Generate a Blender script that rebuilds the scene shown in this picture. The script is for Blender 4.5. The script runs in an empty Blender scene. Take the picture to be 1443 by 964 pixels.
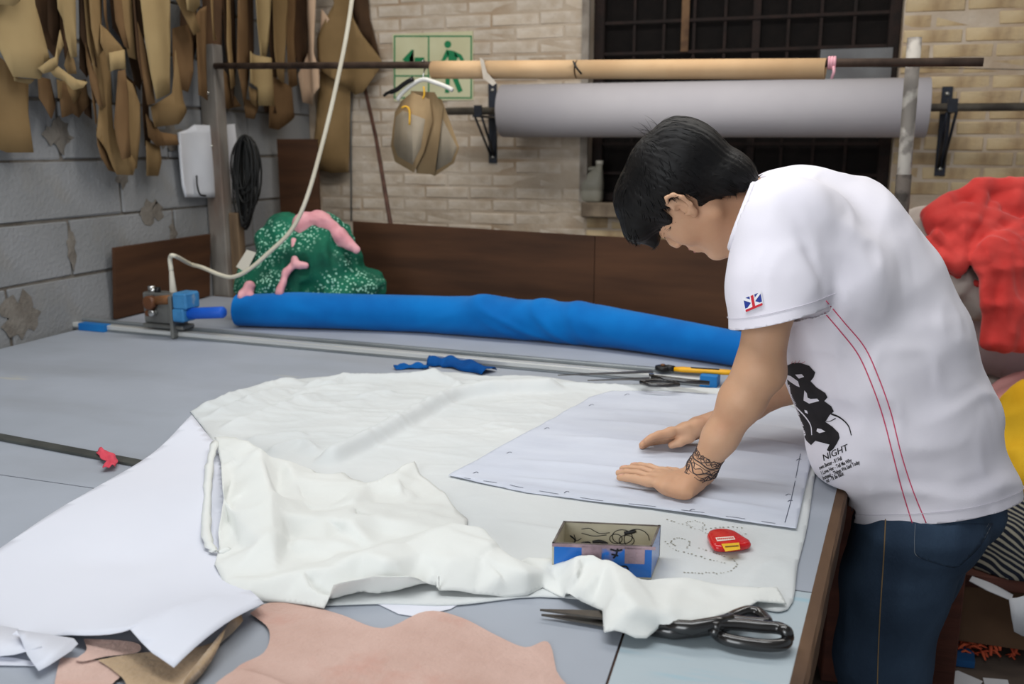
import bpy, bmesh, math, random
import numpy as np
from math import sin, cos, pi, radians, atan2, sqrt
from mathutils import Vector, Matrix, Euler
from mathutils.bvhtree import BVHTree

SC = bpy.context.scene
COL = SC.collection
rnd = random.Random(7)

# ------------------------------------------------------------------ camera
F_PX, PITCH, YAW, CAM_Z = 1300.0, radians(12.0), radians(17.9), 1.45
cam_data = bpy.data.cameras.new('camera')
cam = bpy.data.objects.new('camera', cam_data)
COL.objects.link(cam)
cam.location = (0, 0, CAM_Z)
cam.rotation_euler = (pi / 2 - PITCH, 0, YAW)
cam_data.sensor_width = 36.0
cam_data.lens = F_PX / 1443.0 * 36.0
cam_data.clip_start = 0.05
cam_data.dof.use_dof = True
cam_data.dof.focus_distance = 1.72
cam_data.dof.aperture_fstop = 4.5
SC.camera = cam

# ------------------------------------------------------------------ light
world = bpy.data.worlds.new('world')
SC.world = world
world.use_nodes = True
bg = world.node_tree.nodes['Background']
bg.inputs[0].default_value = (0.86, 0.93, 1.0, 1)
bg.inputs[1].default_value = 0.33


def area(name, loc, target, size, power, color, size_y=None):
    d = bpy.data.lights.new(name, 'AREA')
    d.energy = power
    d.color = color
    d.size = size
    if size_y:
        d.shape = 'RECTANGLE'
        d.size_y = size_y
    o = bpy.data.objects.new(name, d)
    COL.objects.link(o)
    o.location = loc
    v = Vector(target) - Vector(loc)
    o.rotation_euler = v.to_track_quat('-Z', 'Y').to_euler()
    return o


area('daylight_doorway', (-1.6, -2.6, 1.9), (-0.4, 1.8, 0.9), 2.4, 92, (0.93, 0.97, 1.0), 2.2)
area('tube_light_over_table', (-0.7, 1.25, 2.75), (-0.7, 1.5, 0), 2.2, 26, (0.97, 0.99, 1.0), 0.5)
area('tube_light_back', (-0.6, 2.9, 2.95), (-0.6, 3.3, 0), 3.4, 34, (1.0, 0.97, 0.92), 0.4)

SC.view_settings.view_transform = 'Standard'
SC.view_settings.look = 'None'
SC.view_settings.gamma = 1.0
SC.view_settings.use_curve_mapping = False
SC.view_settings.exposure = 0.1


# ------------------------------------------------------------------ helpers
_R = np.array([cos(YAW), sin(YAW), 0.0])
_H = np.array([-sin(YAW), cos(YAW), 0.0])
_FW = _H * cos(PITCH) + np.array([0, 0, -sin(PITCH)])
_UP = np.cross(_R, _FW)
_C = np.array([0, 0, CAM_Z])
TZ = 0.80        # table top height


def ray(x, y):
    return _FW + _R * ((x - 721.5) / F_PX) - _UP * ((y - 482.0) / F_PX)


def pz(x, y, z=TZ):
    d = ray(x, y)
    return _C + d * ((z - CAM_Z) / d[2])


def pX(x, y, X):
    d = ray(x, y)
    return _C + d * (X / d[0])


def pY(x, y, Y):
    d = ray(x, y)
    return _C + d * (Y / d[1])


def pd(x, y, D):
    return _C + ray(x, y) * D


def lin(c):
    c = c / 255.0
    return c / 12.92 if c <= 0.04045 else ((c + 0.055) / 1.055) ** 2.4


def rgb(r, g, b):
    return (lin(r), lin(g), lin(b), 1.0)


def tag(o, label=None, cat=None, group=None, kind=None):
    if label: o['label'] = label
    if cat: o['category'] = cat
    if group: o['group'] = group
    if kind: o['kind'] = kind
    return o


def empty(name, loc=(0, 0, 0), label=None, cat=None, group=None):
    o = bpy.data.objects.new(name, None)
    o.empty_display_size = 0.05
    COL.objects.link(o)
    o.location = Vector([float(v) for v in loc])
    return tag(o, label, cat, group)


def link(name, me, mat=None, parent=None, smooth=False):
    o = bpy.data.objects.new(name, me)
    COL.objects.link(o)
    if mat is not None and not me.materials:
        me.materials.append(mat)
    if smooth:
        me.polygons.foreach_set('use_smooth', [True] * len(me.polygons))
    if parent is not None:
        o.parent = parent
        # vertices are authored in world space: undo the parent's placement
        o.matrix_parent_inverse = parent_matrix(parent).inverted()
    return o


def parent_matrix(p):
    m = p.matrix_basis.copy()
    if p.parent is not None:
        m = parent_matrix(p.parent) @ p.matrix_parent_inverse @ m
    return m


def mesh(name, verts, faces, mat=None, parent=None, smooth=False):
    me = bpy.data.meshes.new(name)
    me.from_pydata([tuple(map(float, v)) for v in verts], [], faces)
    me.update()
    return link(name, me, mat, parent, smooth)


def from_bm(name, bm, mat=None, parent=None, smooth=False, normals=True):
    if normals:
        bmesh.ops.recalc_face_normals(bm, faces=bm.faces)
    me = bpy.data.meshes.new(name)
    bm.to_mesh(me)
    bm.free()
    return link(name, me, mat, parent, smooth)


def fast_mesh(name, V, Q, mat=None, parent=None, smooth=True):
    V = np.asarray(V, np.float32)
    Q = np.asarray(Q, np.int32)
    n = Q.shape[1]
    me = bpy.data.meshes.new(name)
    me.vertices.add(len(V))
    me.vertices.foreach_set('co', V.ravel())
    me.loops.add(Q.size)
    me.loops.foreach_set('vertex_index', Q.ravel())
    me.polygons.add(len(Q))
    me.polygons.foreach_set('loop_start', np.arange(0, Q.size, n, dtype=np.int32))
    me.polygons.foreach_set('loop_total', np.full(len(Q), n, np.int32))
    me.update(calc_edges=True)
    me.validate()
    return link(name, me, mat, parent, smooth)


def bm_box(bm, c, size, rot=None, bevel=0.0):
    """box centred on c; rot = Matrix 3x3 or z angle"""
    if rot is None: M3 = Matrix.Identity(3)
    elif isinstance(rot, (int, float)): M3 = Matrix.Rotation(rot, 3, 'Z')
    else: M3 = rot
    r = bmesh.ops.create_cube(bm, size=1.0)
    vs = r['verts']
    for v in vs:
        v.co = Vector((v.co.x * size[0], v.co.y * size[1], v.co.z * size[2]))
    if bevel > 0:
        es = list({e for v in vs for e in v.link_edges})
        rb = bmesh.ops.bevel(bm, geom=es, offset=bevel, segments=1, affect='EDGES')
        vs = list({v for f in rb['faces'] for v in f.verts} | {v for v in vs if v.is_valid})
    cc = Vector([float(t) for t in c])
    for v in vs:
        v.co = M3 @ v.co + cc
    return vs


def frame_along(d):
    d = Vector(d).normalized()
    a = Vector((0, 0, 1)) if abs(d.z) < 0.9 else Vector((1, 0, 0))
    x = a.cross(d).normalized()
    return x, d.cross(x).normalized(), d


def bm_tube(bm, pts, rad, seg=8, caps=True, flat=1.0):
    """tube along pts; rad a number or list"""
    pts = [Vector([float(t) for t in p]) for p in pts]
    n = len(pts)
    rads = rad if isinstance(rad, (list, tuple, np.ndarray)) else [rad] * n
    rings = []
    prev = None
    for i, p in enumerate(pts):
        d = pts[min(i + 1, n - 1)] - pts[max(i - 1, 0)]
        if d.length < 1e-9: d = Vector((0, 0, 1))
        if prev is None:
            x, y, _ = frame_along(d)
        else:
            dn = d.normalized()
            x = prev - dn * prev.dot(dn)
            if x.length < 1e-6: x = frame_along(d)[0]
            x.normalize()
            y = dn.cross(x)
        prev = x
        rings.append([bm.verts.new(p + (x * cos(2 * pi * k / seg) + y * sin(2 * pi * k / seg) * flat) * float(rads[i])) for k in range(seg)])
    for a, b in zip(rings, rings[1:]):
        for k in range(seg):
            bm.faces.new((a[k], a[(k + 1) % seg], b[(k + 1) % seg], b[k]))
    if caps:
        bm.faces.new(rings[0][::-1])
        bm.faces.new(rings[-1])
    return rings


def tube(name, pts, rad, mat, parent=None, seg=8, smooth=True, flat=1.0):
    bm = bmesh.new()
    bm_tube(bm, pts, rad, seg, flat=flat)
    return from_bm(name, bm, mat, parent, smooth)


def box(name, c, size, mat, parent=None, rot=None, bevel=0.0):
    bm = bmesh.new()
    bm_box(bm, c, size, rot, bevel)
    return from_bm(name, bm, mat, parent)


def spline(pts, n=8):
    """Catmull-Rom through pts (any dimension)"""
    P = [np.array(p, float) for p in pts]
    P = [2 * P[0] - P[1]] + P + [2 * P[-1] - P[-2]]
    out = []
    for i in range(1, len(P) - 2):
        for k in range(n):
            t = k / n
            out.append(0.5 * ((2 * P[i]) + (-P[i - 1] + P[i + 1]) * t + (2 * P[i - 1] - 5 * P[i] + 4 * P[i + 1] - P[i + 2]) * t * t
                              + (-P[i - 1] + 3 * P[i] - 3 * P[i + 1] + P[i + 2]) * t ** 3))
    out.append(P[-2])
    return out


def sheet(name, pts3, mat, parent=None, bend=None, cuts=(), thick=0.0012, smooth=True):
    """thin sheet from a planar outline; cuts = [(dir, spacing), ...] adds rows so that bend(p) -> p can curve it"""
    bm = bmesh.new()
    vs = [bm.verts.new([float(t) for t in p]) for p in pts3]
    bm.faces.new(vs)
    for d, sp in cuts:
        d = Vector([float(t) for t in d]).normalized()
        co = [v.co.dot(d) for v in bm.verts]
        a, b = min(co), max(co)
        k = 1
        while a + k * sp < b - 1e-4:
            bmesh.ops.bisect_plane(bm, geom=bm.verts[:] + bm.edges[:] + bm.faces[:], dist=1e-5, plane_co=d * (a + k * sp), plane_no=d)
            k += 1
    if bend:
        for v in bm.verts:
            v.co = Vector([float(t) for t in bend(v.co.copy())])
    if not cuts:
        bmesh.ops.triangulate(bm, faces=bm.faces[:])
    bmesh.ops.recalc_face_normals(bm, faces=bm.faces)
    if thick > 0:
        bmesh.ops.solidify(bm, geom=bm.faces[:], thickness=thick)
    return from_bm(name, bm, mat, parent, smooth and bend is not None)


def copy_tree(o, parent=None):
    c = o.copy()
    COL.objects.link(c)
    if parent is not None: c.parent = parent
    for ch in [x for x in o.children]:
        copy_tree(ch, c)
    return c


# ------------------------------------------------------------------ materials
def mat(name, c1, c2=None, rough=0.8, scale=8.0, detail=4.0, bump=0.0, bscale=None, metal=0.0, spec=0.35,
        contrast=(0.35, 0.65), sheen=0.0, trans=0.0, per_object=0.0, stretch=None, coat=0.0):
    m = bpy.data.materials.new(name)
    m.use_nodes = True
    nt = m.node_tree
    N, L = nt.nodes, nt.links
    b = N['Principled BSDF']
    b.inputs['Roughness'].default_value = rough
    b.inputs['Metallic'].default_value = metal
    b.inputs['Specular IOR Level'].default_value = spec
    if sheen: b.inputs['Sheen Weight'].default_value = sheen
    if coat: b.inputs['Coat Weight'].default_value = coat
    tc = N.new('ShaderNodeTexCoord')
    src = tc.outputs['Object']
    if stretch:
        mp = N.new('ShaderNodeMapping')
        mp.inputs['Scale'].default_value = stretch
        L.new(src, mp.inputs['Vector'])
        src = mp.outputs['Vector']
    col = None
    if c2 is not None:
        n = N.new('ShaderNodeTexNoise')
        n.inputs['Scale'].default_value = scale
        n.inputs['Detail'].default_value = detail
        L.new(src, n.inputs['Vector'])
        r = N.new('ShaderNodeValToRGB')
        r.color_ramp.elements[0].position = contrast[0]
        r.color_ramp.elements[1].position = contrast[1]
        r.color_ramp.elements[0].color = c1
        r.color_ramp.elements[1].color = c2
        L.new(n.outputs['Fac'], r.inputs['Fac'])
        col = r.outputs['Color']
    else:
        b.inputs['Base Color'].default_value = c1
    if per_object > 0:
        oi = N.new('ShaderNodeObjectInfo')
        h = N.new('ShaderNodeHueSaturation')
        mr = N.new('ShaderNodeMapRange')
        mr.inputs['To Min'].default_value = 1 - per_object
        mr.inputs['To Max'].default_value = 1 + per_object
        L.new(oi.outputs['Random'], mr.inputs['Value'])
        L.new(mr.outputs['Result'], h.inputs['Value'])
        if col is not None: L.new(col, h.inputs['Color'])
        else: h.inputs['Color'].default_value = c1
        col = h.outputs['Color']
    if col is not None:
        L.new(col, b.inputs['Base Color'])
    if bump > 0:
        n2 = N.new('ShaderNodeTexNoise')
        n2.inputs['Scale'].default_value = bscale or scale * 4
        n2.inputs['Detail'].default_value = 5
        L.new(src, n2.inputs['Vector'])
        bp = N.new('ShaderNodeBump')
        bp.inputs['Strength'].default_value = bump
        bp.inputs['Distance'].default_value = 0.01
        L.new(n2.outputs['Fac'], bp.inputs['Height'])
        L.new(bp.outputs['Normal'], b.inputs['Normal'])
    if trans > 0:
        t = N.new('ShaderNodeBsdfTranslucent')
        t.inputs['Color'].default_value = c1
        mx = N.new('ShaderNodeMixShader')
        mx.inputs['Fac'].default_value = trans
        L.new(b.outputs['BSDF'], mx.inputs[1])
        L.new(t.outputs['BSDF'], mx.inputs[2])
        L.new(mx.outputs['Shader'], N['Material Output'].inputs['Surface'])
    return m


def mix_in(m, color, scale, lo, hi, fac=1.0, stretch=None, detail=6.0, seed=0.0):
    """second layer of stain / wear over a mat() material's colour"""
    nt = m.node_tree
    N, L = nt.nodes, nt.links
    b = N['Principled BSDF']
    old = b.inputs['Base Color'].links[0].from_socket if b.inputs['Base Color'].links else None
    tc = N.new('ShaderNodeTexCoord')
    mp = N.new('ShaderNodeMapping')
    mp.inputs['Scale'].default_value = stretch or (1, 1, 1)
    mp.inputs['Location'].default_value = (seed, seed * 1.7, seed * 0.6)
    L.new(tc.outputs['Object'], mp.inputs['Vector'])
    n = N.new('ShaderNodeTexNoise')
    n.inputs['Scale'].default_value = scale
    n.inputs['Detail'].default_value = detail
    L.new(mp.outputs['Vector'], n.inputs['Vector'])
    mr = N.new('ShaderNodeMapRange')
    mr.inputs['From Min'].default_value = lo
    mr.inputs['From Max'].default_value = hi
    mr.inputs['To Max'].default_value = fac
    L.new(n.outputs['Fac'], mr.inputs['Value'])
    mx = N.new('ShaderNodeMix')
    mx.data_type = 'RGBA'
    L.new(mr.outputs['Result'], mx.inputs['Factor'])
    if old is not None: L.new(old, mx.inputs['A'])
    else: mx.inputs['A'].default_value = b.inputs['Base Color'].default_value
    mx.inputs['B'].default_value = color
    L.new(mx.outputs['Result'], b.inputs['Base Color'])
    return m


# ------------------------------------------------------------------ signed-distance modelling (surface nets)
def smin(a, b, k):
    h = np.clip(0.5 + 0.5 * (b - a) / k, 0, 1)
    return b * (1 - h) + a * h - k * h * (1 - h)


def V3(p):
    return np.array([float(t) for t in p], np.float32)


def p_cone(a, b, ra, rb, side=None, m=1.0, k=0.02):
    """rounded cone a-b; lateral axis 'side' widened by m"""
    a, b = V3(a), V3(b)
    ab = b - a
    L2 = max(float(ab @ ab), 1e-9)
    s = None if side is None else V3(side) / np.linalg.norm(side)

    def f(P):
        q = P - a
        t = np.clip((q @ ab) / L2, 0, 1)
        q = q - t[:, None] * ab
        if s is not None:
            l = q @ s
            q = q + (l / m - l)[:, None] * s
        return np.sqrt((q * q).sum(1)) - (ra + (rb - ra) * t)
    R = max(ra, rb) * max(m, 1.0)
    return (f, (a + b) / 2, np.linalg.norm(ab) / 2 + R, k)


def p_ell(c, axes, radii, k=0.02):
    """ellipsoid: axes = 3 orthonormal rows"""
    c = V3(c)
    A = np.array([V3(x) / np.linalg.norm(V3(x)) for x in axes], np.float32)
    r = np.array(radii, np.float32)

    def f(P):
        q = (P - c) @ A.T
        k0 = np.sqrt(((q / r) ** 2).sum(1))
        k1 = np.sqrt(((q / (r * r)) ** 2).sum(1)) + 1e-9
        return np.where(k0 < 0.05, -r.min(), k0 * (k0 - 1) / k1)
    return (f, c, float(r.max()), k)


def union_field(prims, post=None):
    """prims: list of (f, centre, radius, k[, 'sub'])"""
    def field(P):
        c = P.mean(0)
        R = np.sqrt(((P - c) ** 2).sum(1)).max()
        d = np.full(len(P), 1.0, np.float32)
        for pr in prims:
            if np.linalg.norm(pr[1] - c) > R + pr[2] + 0.05: continue
            v = pr[0](P)
            if len(pr) > 4:
                d = -smin(-d, v, pr[3])
            else:
                d = smin(d, v, pr[3])
        if post: d = post(P, d)
        return d
    return field


def surface_net(field, lo, hi, h, B=8, extra=0.01):
    lo = np.array(lo, float)
    hi = np.array(hi, float)
    nb = np.ceil((hi - lo) / (h * B)).astype(int)
    bi = np.stack(np.meshgrid(*[np.arange(n) for n in nb], indexing='ij'), -1).reshape(-1, 3)
    cen = (lo + (bi + 0.5) * h * B).astype(np.float32)
    half = h * B * 0.5 * sqrt(3)
    # coarse pass, in slabs so that far primitives are skipped
    keep = []
    step = 512
    for s in range(0, len(cen), step):
        keep.append(np.abs(field(cen[s:s + step])) < half * 1.35 + extra)
    bi = bi[np.concatenate(keep)]
    g = np.arange(B + 1)
    off = np.stack(np.meshgrid(g, g, g, indexing='ij'), -1).reshape(-1, 3)
    NX, NY = int(nb[1] * B + 3), int(nb[2] * B + 3)

    def key(ijk):
        return (ijk[..., 0].astype(np.int64) * NX + ijk[..., 1]) * NY + ijk[..., 2]
    vkeys, vpos, equads = [], [], []
    for s in range(0, len(bi), 48):
        bb = bi[s:s + 48]
        idx = (bb[:, None, :] * B + off[None])
        P = (lo + idx * h).astype(np.float32).reshape(-1, 3)
        D = field(P).reshape(len(bb), B + 1, B + 1, B + 1)
        S = D < 0
        corners = [(i, j, k) for i in (0, 1) for j in (0, 1) for k in (0, 1)]
        sub = lambda A, c: A[:, c[0]:B + c[0], c[1]:B + c[1], c[2]:B + c[2]]
        cnt = sum(sub(S, c).astype(np.int8) for c in corners)
        act = (cnt > 0) & (cnt < 8)
        if act.any():
            w = np.argwhere(act)
            acc = np.zeros((len(w), 3))
            num = np.zeros(len(w))
            val = {c: sub(D, c)[act] for c in corners}
            for c in corners:
                for ax in range(3):
                    if c[ax] == 0:
                        c2 = list(c); c2[ax] = 1; c2 = tuple(c2)
                        a, b = val[c], val[c2]
                        cr = (a < 0) != (b < 0)
                        t = np.where(cr, a / np.where(cr, a - b, 1), 0)
                        p = np.tile(np.array(c, float), (len(w), 1))
                        p[:, ax] = t
                        acc += p * cr[:, None]
                        num += cr
            ijk = bb[w[:, 0]] * B + w[:, 1:]
            vkeys.append(key(ijk))
            vpos.append(lo + (ijk + acc / num[:, None]) * h)
        for ax in range(3):
            c2 = [0, 0, 0]; c2[ax] = 1
            A0, A1 = sub(S, (0, 0, 0)), sub(S, tuple(c2))
            cr = A0 != A1
            if cr.any():
                w = np.argwhere(cr)
                ijk = bb[w[:, 0]] * B + w[:, 1:]
                u, v = [(1, 2), (2, 0), (0, 1)][ax]
                q = []
                for du, dv in ((-1, -1), (0, -1), (0, 0), (-1, 0)):
                    t = ijk.copy()
                    t[:, u] += du
                    t[:, v] += dv
                    q.append(key(t))
                q = np.stack(q, 1)
                flip = A0[cr]
                q[~flip] = q[~flip][:, ::-1]
                equads.append(q)
    vk = np.concatenate(vkeys)
    vp = np.concatenate(vpos)
    vk, ui = np.unique(vk, return_index=True)
    vp = vp[ui]
    q = np.concatenate(equads)
    pos = np.searchsorted(vk, q)
    pos = np.minimum(pos, len(vk) - 1)
    ok = (vk[pos] == q).all(1)
    return vp, pos[ok]


def smooth_mesh(V, Q, it=1, lam=0.5):
    for _ in range(it):
        acc = np.zeros_like(V)
        n = np.zeros(len(V))
        for a in range(4):
            for b in ((a + 1) % 4, (a + 3) % 4):
                np.add.at(acc, Q[:, a], V[Q[:, b]])
                np.add.at(n, Q[:, a], 1)
        V = V + lam * (acc / np.maximum(n, 1)[:, None] - V)
    return V


def blob(name, prims, h, material, parent=None, post=None, it=1, pad=0.03, smooth=True):
    lo = np.min([p[1] - p[2] for p in prims], 0) - pad
    hi = np.max([p[1] + p[2] for p in prims], 0) + pad
    V, Q = surface_net(union_field(prims, post), lo, hi, h)
    V = smooth_mesh(V, Q, it)
    return fast_mesh(name, V, Q, material, parent, smooth)


def bvh_of(o):
    me = o.data
    return BVHTree.FromPolygons([v.co.copy() for v in me.vertices], [p.vertices[:] for p in me.polygons])


def hash_noise(P, freq, seed=0):
    """smooth value noise, P (N,3) -> (N,)"""
    q = P * freq + seed * 17.31
    i = np.floor(q).astype(np.int64)
    f = q - i
    f = f * f * (3 - 2 * f)
    out = 0
    for dx in (0, 1):
        for dy in (0, 1):
            for dz in (0, 1):
                n = (i[:, 0] + dx) * 374761393 + (i[:, 1] + dy) * 668265263 + (i[:, 2] + dz) * 2147483647 + seed * 1274126177
                n = (n ^ (n >> 13)) * 1274126177
                r = ((n ^ (n >> 16)) & 0xffff) / 65535.0
                w = (f[:, 0] if dx else 1 - f[:, 0]) * (f[:, 1] if dy else 1 - f[:, 1]) * (f[:, 2] if dz else 1 - f[:, 2])
                out = out + r * w
    return (out * 2 - 1).astype(np.float32)


def ridged(P, freq, seed=0):
    return 1 - 2 * np.abs(hash_noise(P, freq, seed))


def text_mesh(body, size, font_shear=0.0, extrude=0.0, bold=0.0, space=1.0):
    """flat lettering as (verts, faces) in its own xy plane"""
    cu = bpy.data.curves.new('lettering', 'FONT')
    cu.body = body
    cu.size = size
    cu.shear = font_shear
    cu.offset = bold
    cu.extrude = extrude
    cu.space_character = space
    cu.resolution_u = 3
    o = bpy.data.objects.new('lettering', cu)
    COL.objects.link(o)
    dg = bpy.context.evaluated_depsgraph_get()
    me = bpy.data.meshes.new_from_object(o.evaluated_get(dg))
    vs = [v.co.copy() for v in me.vertices]
    fs = [tuple(p.vertices) for p in me.polygons]
    bpy.data.objects.remove(o)
    bpy.data.curves.remove(cu)
    bpy.data.meshes.remove(me)
    return vs, fs
# ================================================================== the room
XL, YB, ZC = -2.53, 4.40, 3.25
M_floor = mat('dirty_concrete', rgb(92, 80, 72), rgb(60, 50, 45), 0.9, 3, bump=0.3)
M_mortar = mat('grey_mortar', rgb(128, 122, 114), rgb(105, 98, 90), 0.95, 12, bump=0.5, bscale=60)
M_block = mat('grey_block', rgb(148, 149, 151), rgb(134, 135, 136), 0.92, 3.0, bump=0.35, bscale=70, per_object=0.05)
mix_in(M_block, rgb(140, 134, 124), 2.3, 0.56, 0.7, 0.7, seed=3.0)
M_brickpaint = mat('whitewashed_brick', rgb(203, 190, 174), rgb(184, 168, 148), 0.9, 5, bump=0.5, bscale=40, per_object=0.07)
mix_in(M_brickpaint, rgb(160, 134, 106), 3.1, 0.48, 0.68, 0.8, seed=1.0)
mix_in(M_brickpaint, rgb(216, 206, 194), 5.5, 0.55, 0.66, 0.7, seed=8.0)
mix_in(M_brickpaint, rgb(150, 110, 92), 9, 0.62, 0.72, 0.6, seed=5.0)
M_brickdirty = mat('stained_whitewash_brick', rgb(205, 186, 152), rgb(178, 152, 112), 0.9, 5, bump=0.5, bscale=40, per_object=0.08)
mix_in(M_brickdirty, rgb(110, 82, 66), 3.4, 0.50, 0.68, 0.75, stretch=(1.6, 1, 0.55), seed=2.0)
M_joint = mat('whitewashed_joint', rgb(194, 180, 163), rgb(174, 157, 137), 0.95, 5, bump=0.5, bscale=40)
mix_in(M_joint, rgb(160, 134, 106), 3.1, 0.48, 0.68, 0.8, seed=1.0)
M_ceiling = mat('grey_ceiling', rgb(190, 188, 182), None, 0.9)
M_reveal = mat('window_reveal_plaster', rgb(150, 135, 115), rgb(105, 92, 78), 0.95, 9, bump=0.4)

f = box('floor', (0.2, 1.2, -0.05), (7.0, 8.0, 0.1), M_floor); tag(f, kind='structure')
c = box('ceiling', (0.2, 1.2, ZC + 0.05), (7.0, 8.0, 0.1), M_ceiling); tag(c, kind='structure')

# left wall: aerated blocks laid in running bond, each its own piece
wl = box('wall_left', (XL - 0.108, 1.2, ZC / 2), (0.2, 8.0, ZC), M_mortar); tag(wl, kind='structure')
CH, BL = 0.2067, 0.577


def irregular_box(name, L, D, H, jitter, bev, seed):
    r = random.Random(seed)
    bm = bmesh.new()
    bm_box(bm, (0, 0, 0), (L, D, H), None, bev)
    for v in bm.verts:
        v.co += Vector([r.uniform(-jitter, jitter) for _ in range(3)])
    bmesh.ops.recalc_face_normals(bm, faces=bm.faces)
    me = bpy.data.meshes.new(name)
    bm.to_mesh(me); bm.free()
    return me


def piece(name, me, loc, parent, scale=(1, 1, 1), rot=(0, 0, 0)):
    o = bpy.data.objects.new(name, me)
    COL.objects.link(o)
    o.parent = parent
    o.location = loc
    o.scale = scale
    o.rotation_euler = rot
    o.matrix_parent_inverse = parent_matrix(parent).inverted()
    return o


block_me = [irregular_box('block', 0.05, BL - 0.012, CH - 0.010, 0.0025, 0.004, s) for s in range(4)]
for m_ in block_me: m_.materials.append(M_block)
k = 0
for row in range(-2, 7):
    z0 = 0.987 + row * CH
    y0 = 2.669 if row % 2 == 0 else 2.947
    for j in range(-2, 3):
        ya = y0 + j * BL
        if ya > YB - 0.05 or ya + BL < 1.75: continue
        L = min(BL, YB - ya)
        piece('block', block_me[k % 4], (XL - 0.025 + rnd.uniform(-0.002, 0.002), ya + L / 2, z0 + CH / 2), wl, (1, L / BL, 1))
        k += 1
# dabs of mortar smeared over the joints
for (x, y, w, h_) in ((212, 297, 0.17, 0.11), (243, 330, 0.06, 0.14), (100, 350, 0.05, 0.17), (30, 445, 0.2, 0.16), (172, 250, 0.08, 0.1), (236, 192, 0.22, 0.12), (178, 400, 0.05, 0.15), (85, 190, 0.16, 0.13)):
    p = pX(x, y, XL)
    bm = bmesh.new()
    r = random.Random(int(x))
    n = 22
    ring = [bm.verts.new((XL + 0.002, p[1] + cos(2 * pi * i / n) * w / 2 * r.uniform(0.5, 1.15), p[2] + sin(2 * pi * i / n) * h_ / 2 * r.uniform(0.5, 1.15))) for i in range(n)]
    ctr = bm.verts.new((XL + 0.008, p[1], p[2]))
    for i in range(n): bm.faces.new((ctr, ring[i], ring[(i + 1) % n]))
    from_bm('mortar_dab', bm, M_mortar, wl, True)

# back wall with the dark window opening
WX0, WX1, WZ0, WZ1 = -1.045, 0.315, 1.185, 2.45
bm = bmesh.new()
yb, th = YB + 0.0022, 0.24
for x0, x1, z0, z1 in ((XL - 0.2, WX0, 0, ZC), (WX1, 3.6, 0, ZC), (WX0, WX1, 0, WZ0), (WX0, WX1, WZ1, ZC)):
    bm_box(bm, ((x0 + x1) / 2, yb + th / 2, (z0 + z1) / 2), (x1 - x0, th, z1 - z0))
wb = from_bm('wall_back', bm, M_joint); tag(wb, kind='structure')
brick_me = [irregular_box('brick', 0.232, 0.03, 0.054, 0.0022, 0.005, 20 + s) for s in range(5)]
brick_half = [irregular_box('brick', 0.110, 0.03, 0.054, 0.0022, 0.005, 40 + s) for s in range(3)]
brick_stain = [m_.copy() for m_ in brick_me + brick_half]
for m_ in brick_me + brick_half: m_.materials.append(M_brickpaint)
for m_ in brick_stain: m_.materials.append(M_brickdirty)


def lay(x0, x1, z0, z1, stained=False):
    row = 0
    z = z0
    while z < z1:
        x = x0
        if row % 2: 
            piece('brick', (brick_stain[5:] if stained else brick_half)[row % 3], (x + 0.057, YB + 0.015 + rnd.uniform(-0.002, 0.002), z + 0.03), wb)
            x += 0.12
        while x < x1 - 0.05:
            L = 0.24 if x + 0.24 <= x1 + 0.01 else 0.12
            if L == 0.24:
                me = (brick_stain[:5] if stained else brick_me)[rnd.randrange(5)]
            else:
                me = (brick_stain[5:] if stained else brick_half)[rnd.randrange(3)]
            piece('brick', me, (x + L / 2, YB + 0.015 + rnd.uniform(-0.0025, 0.0025), z + 0.03), wb, (1, 1, rnd.uniform(0.97, 1.04)), (0, rnd.uniform(-0.006, 0.006), 0))
            x += L
        z += 0.063
        row += 1


lay(-2.485, WX0, 1.0, 2.22)
lay(WX1, 1.04, 1.24, 2.22, True)
lay(WX0 + 0.0, WX1, 0.993, WZ0 - 0.06, True)
# corner strip between block wall and brick wall
tr = box('trim_1', (XL + 0.02, YB - 0.004, 1.6), (0.04, 0.012, 1.3), M_joint); tag(tr, kind='structure')

# window: rusty frame, bars and dark mesh in front of a panel painted near-black for the unlit interior
M_rust = mat('rusty_iron', rgb(42, 29, 25), rgb(29, 22, 20), 0.85, 18, bump=0.3)
M_darkmesh = mat('dark_wire_mesh', rgb(30, 24, 22), rgb(22, 18, 17), 0.9, 20)  # mesh strips in a near-black tone
M_dark = mat('painted_interior_shade', rgb(26, 22, 20), rgb(18, 15, 14), 0.95, 6)  # shade of the unlit interior put into the panel colour
win = empty('window_1', ((WX0 + WX1) / 2, YB + 0.1, WZ0)); tag(win, kind='structure')
bm = bmesh.new()
yy = YB + 0.13
cx, cz = (WX0 + WX1) / 2, (WZ0 + WZ1) / 2
for x in (WX0 + 0.025, WX1 - 0.025): bm_box(bm, (x, yy, cz), (0.05, 0.05, WZ1 - WZ0), None, 0.004)
for z in (WZ0 + 0.02, WZ1 - 0.02): bm_box(bm, (cx, yy, z), (WX1 - WX0 - 0.1, 0.05, 0.04), None, 0.004)
from_bm('frame', bm, M_rust, win)
for i in range(1, 9):
    x = WX0 + 0.05 + (WX1 - WX0 - 0.1) * i / 9
    box('vertical_bar', (x, yy + 0.005, cz), (0.034 if i == 5 else 0.013, 0.012, WZ1 - WZ0 - 0.08), M_rust, win)
for z in (1.32, 1.46, 1.60, 1.74, 1.88, 2.02, 2.16, 2.30):
    box('cross_bar', (cx, yy - 0.006, z), (WX1 - WX0 - 0.1, 0.010, 0.014), M_rust, win)
bm = bmesh.new()
n = 150
for i in range(n):
    x = WX0 + 0.05 + (WX1 - WX0 - 0.1) * (i + 0.5) / n
    bm_box(bm, (x, yy + 0.03, cz), (0.0045, 0.003, WZ1 - WZ0 - 0.08))
g = from_bm('wire_mesh', bm, M_darkmesh, win); tag(g, kind='stuff')
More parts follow.
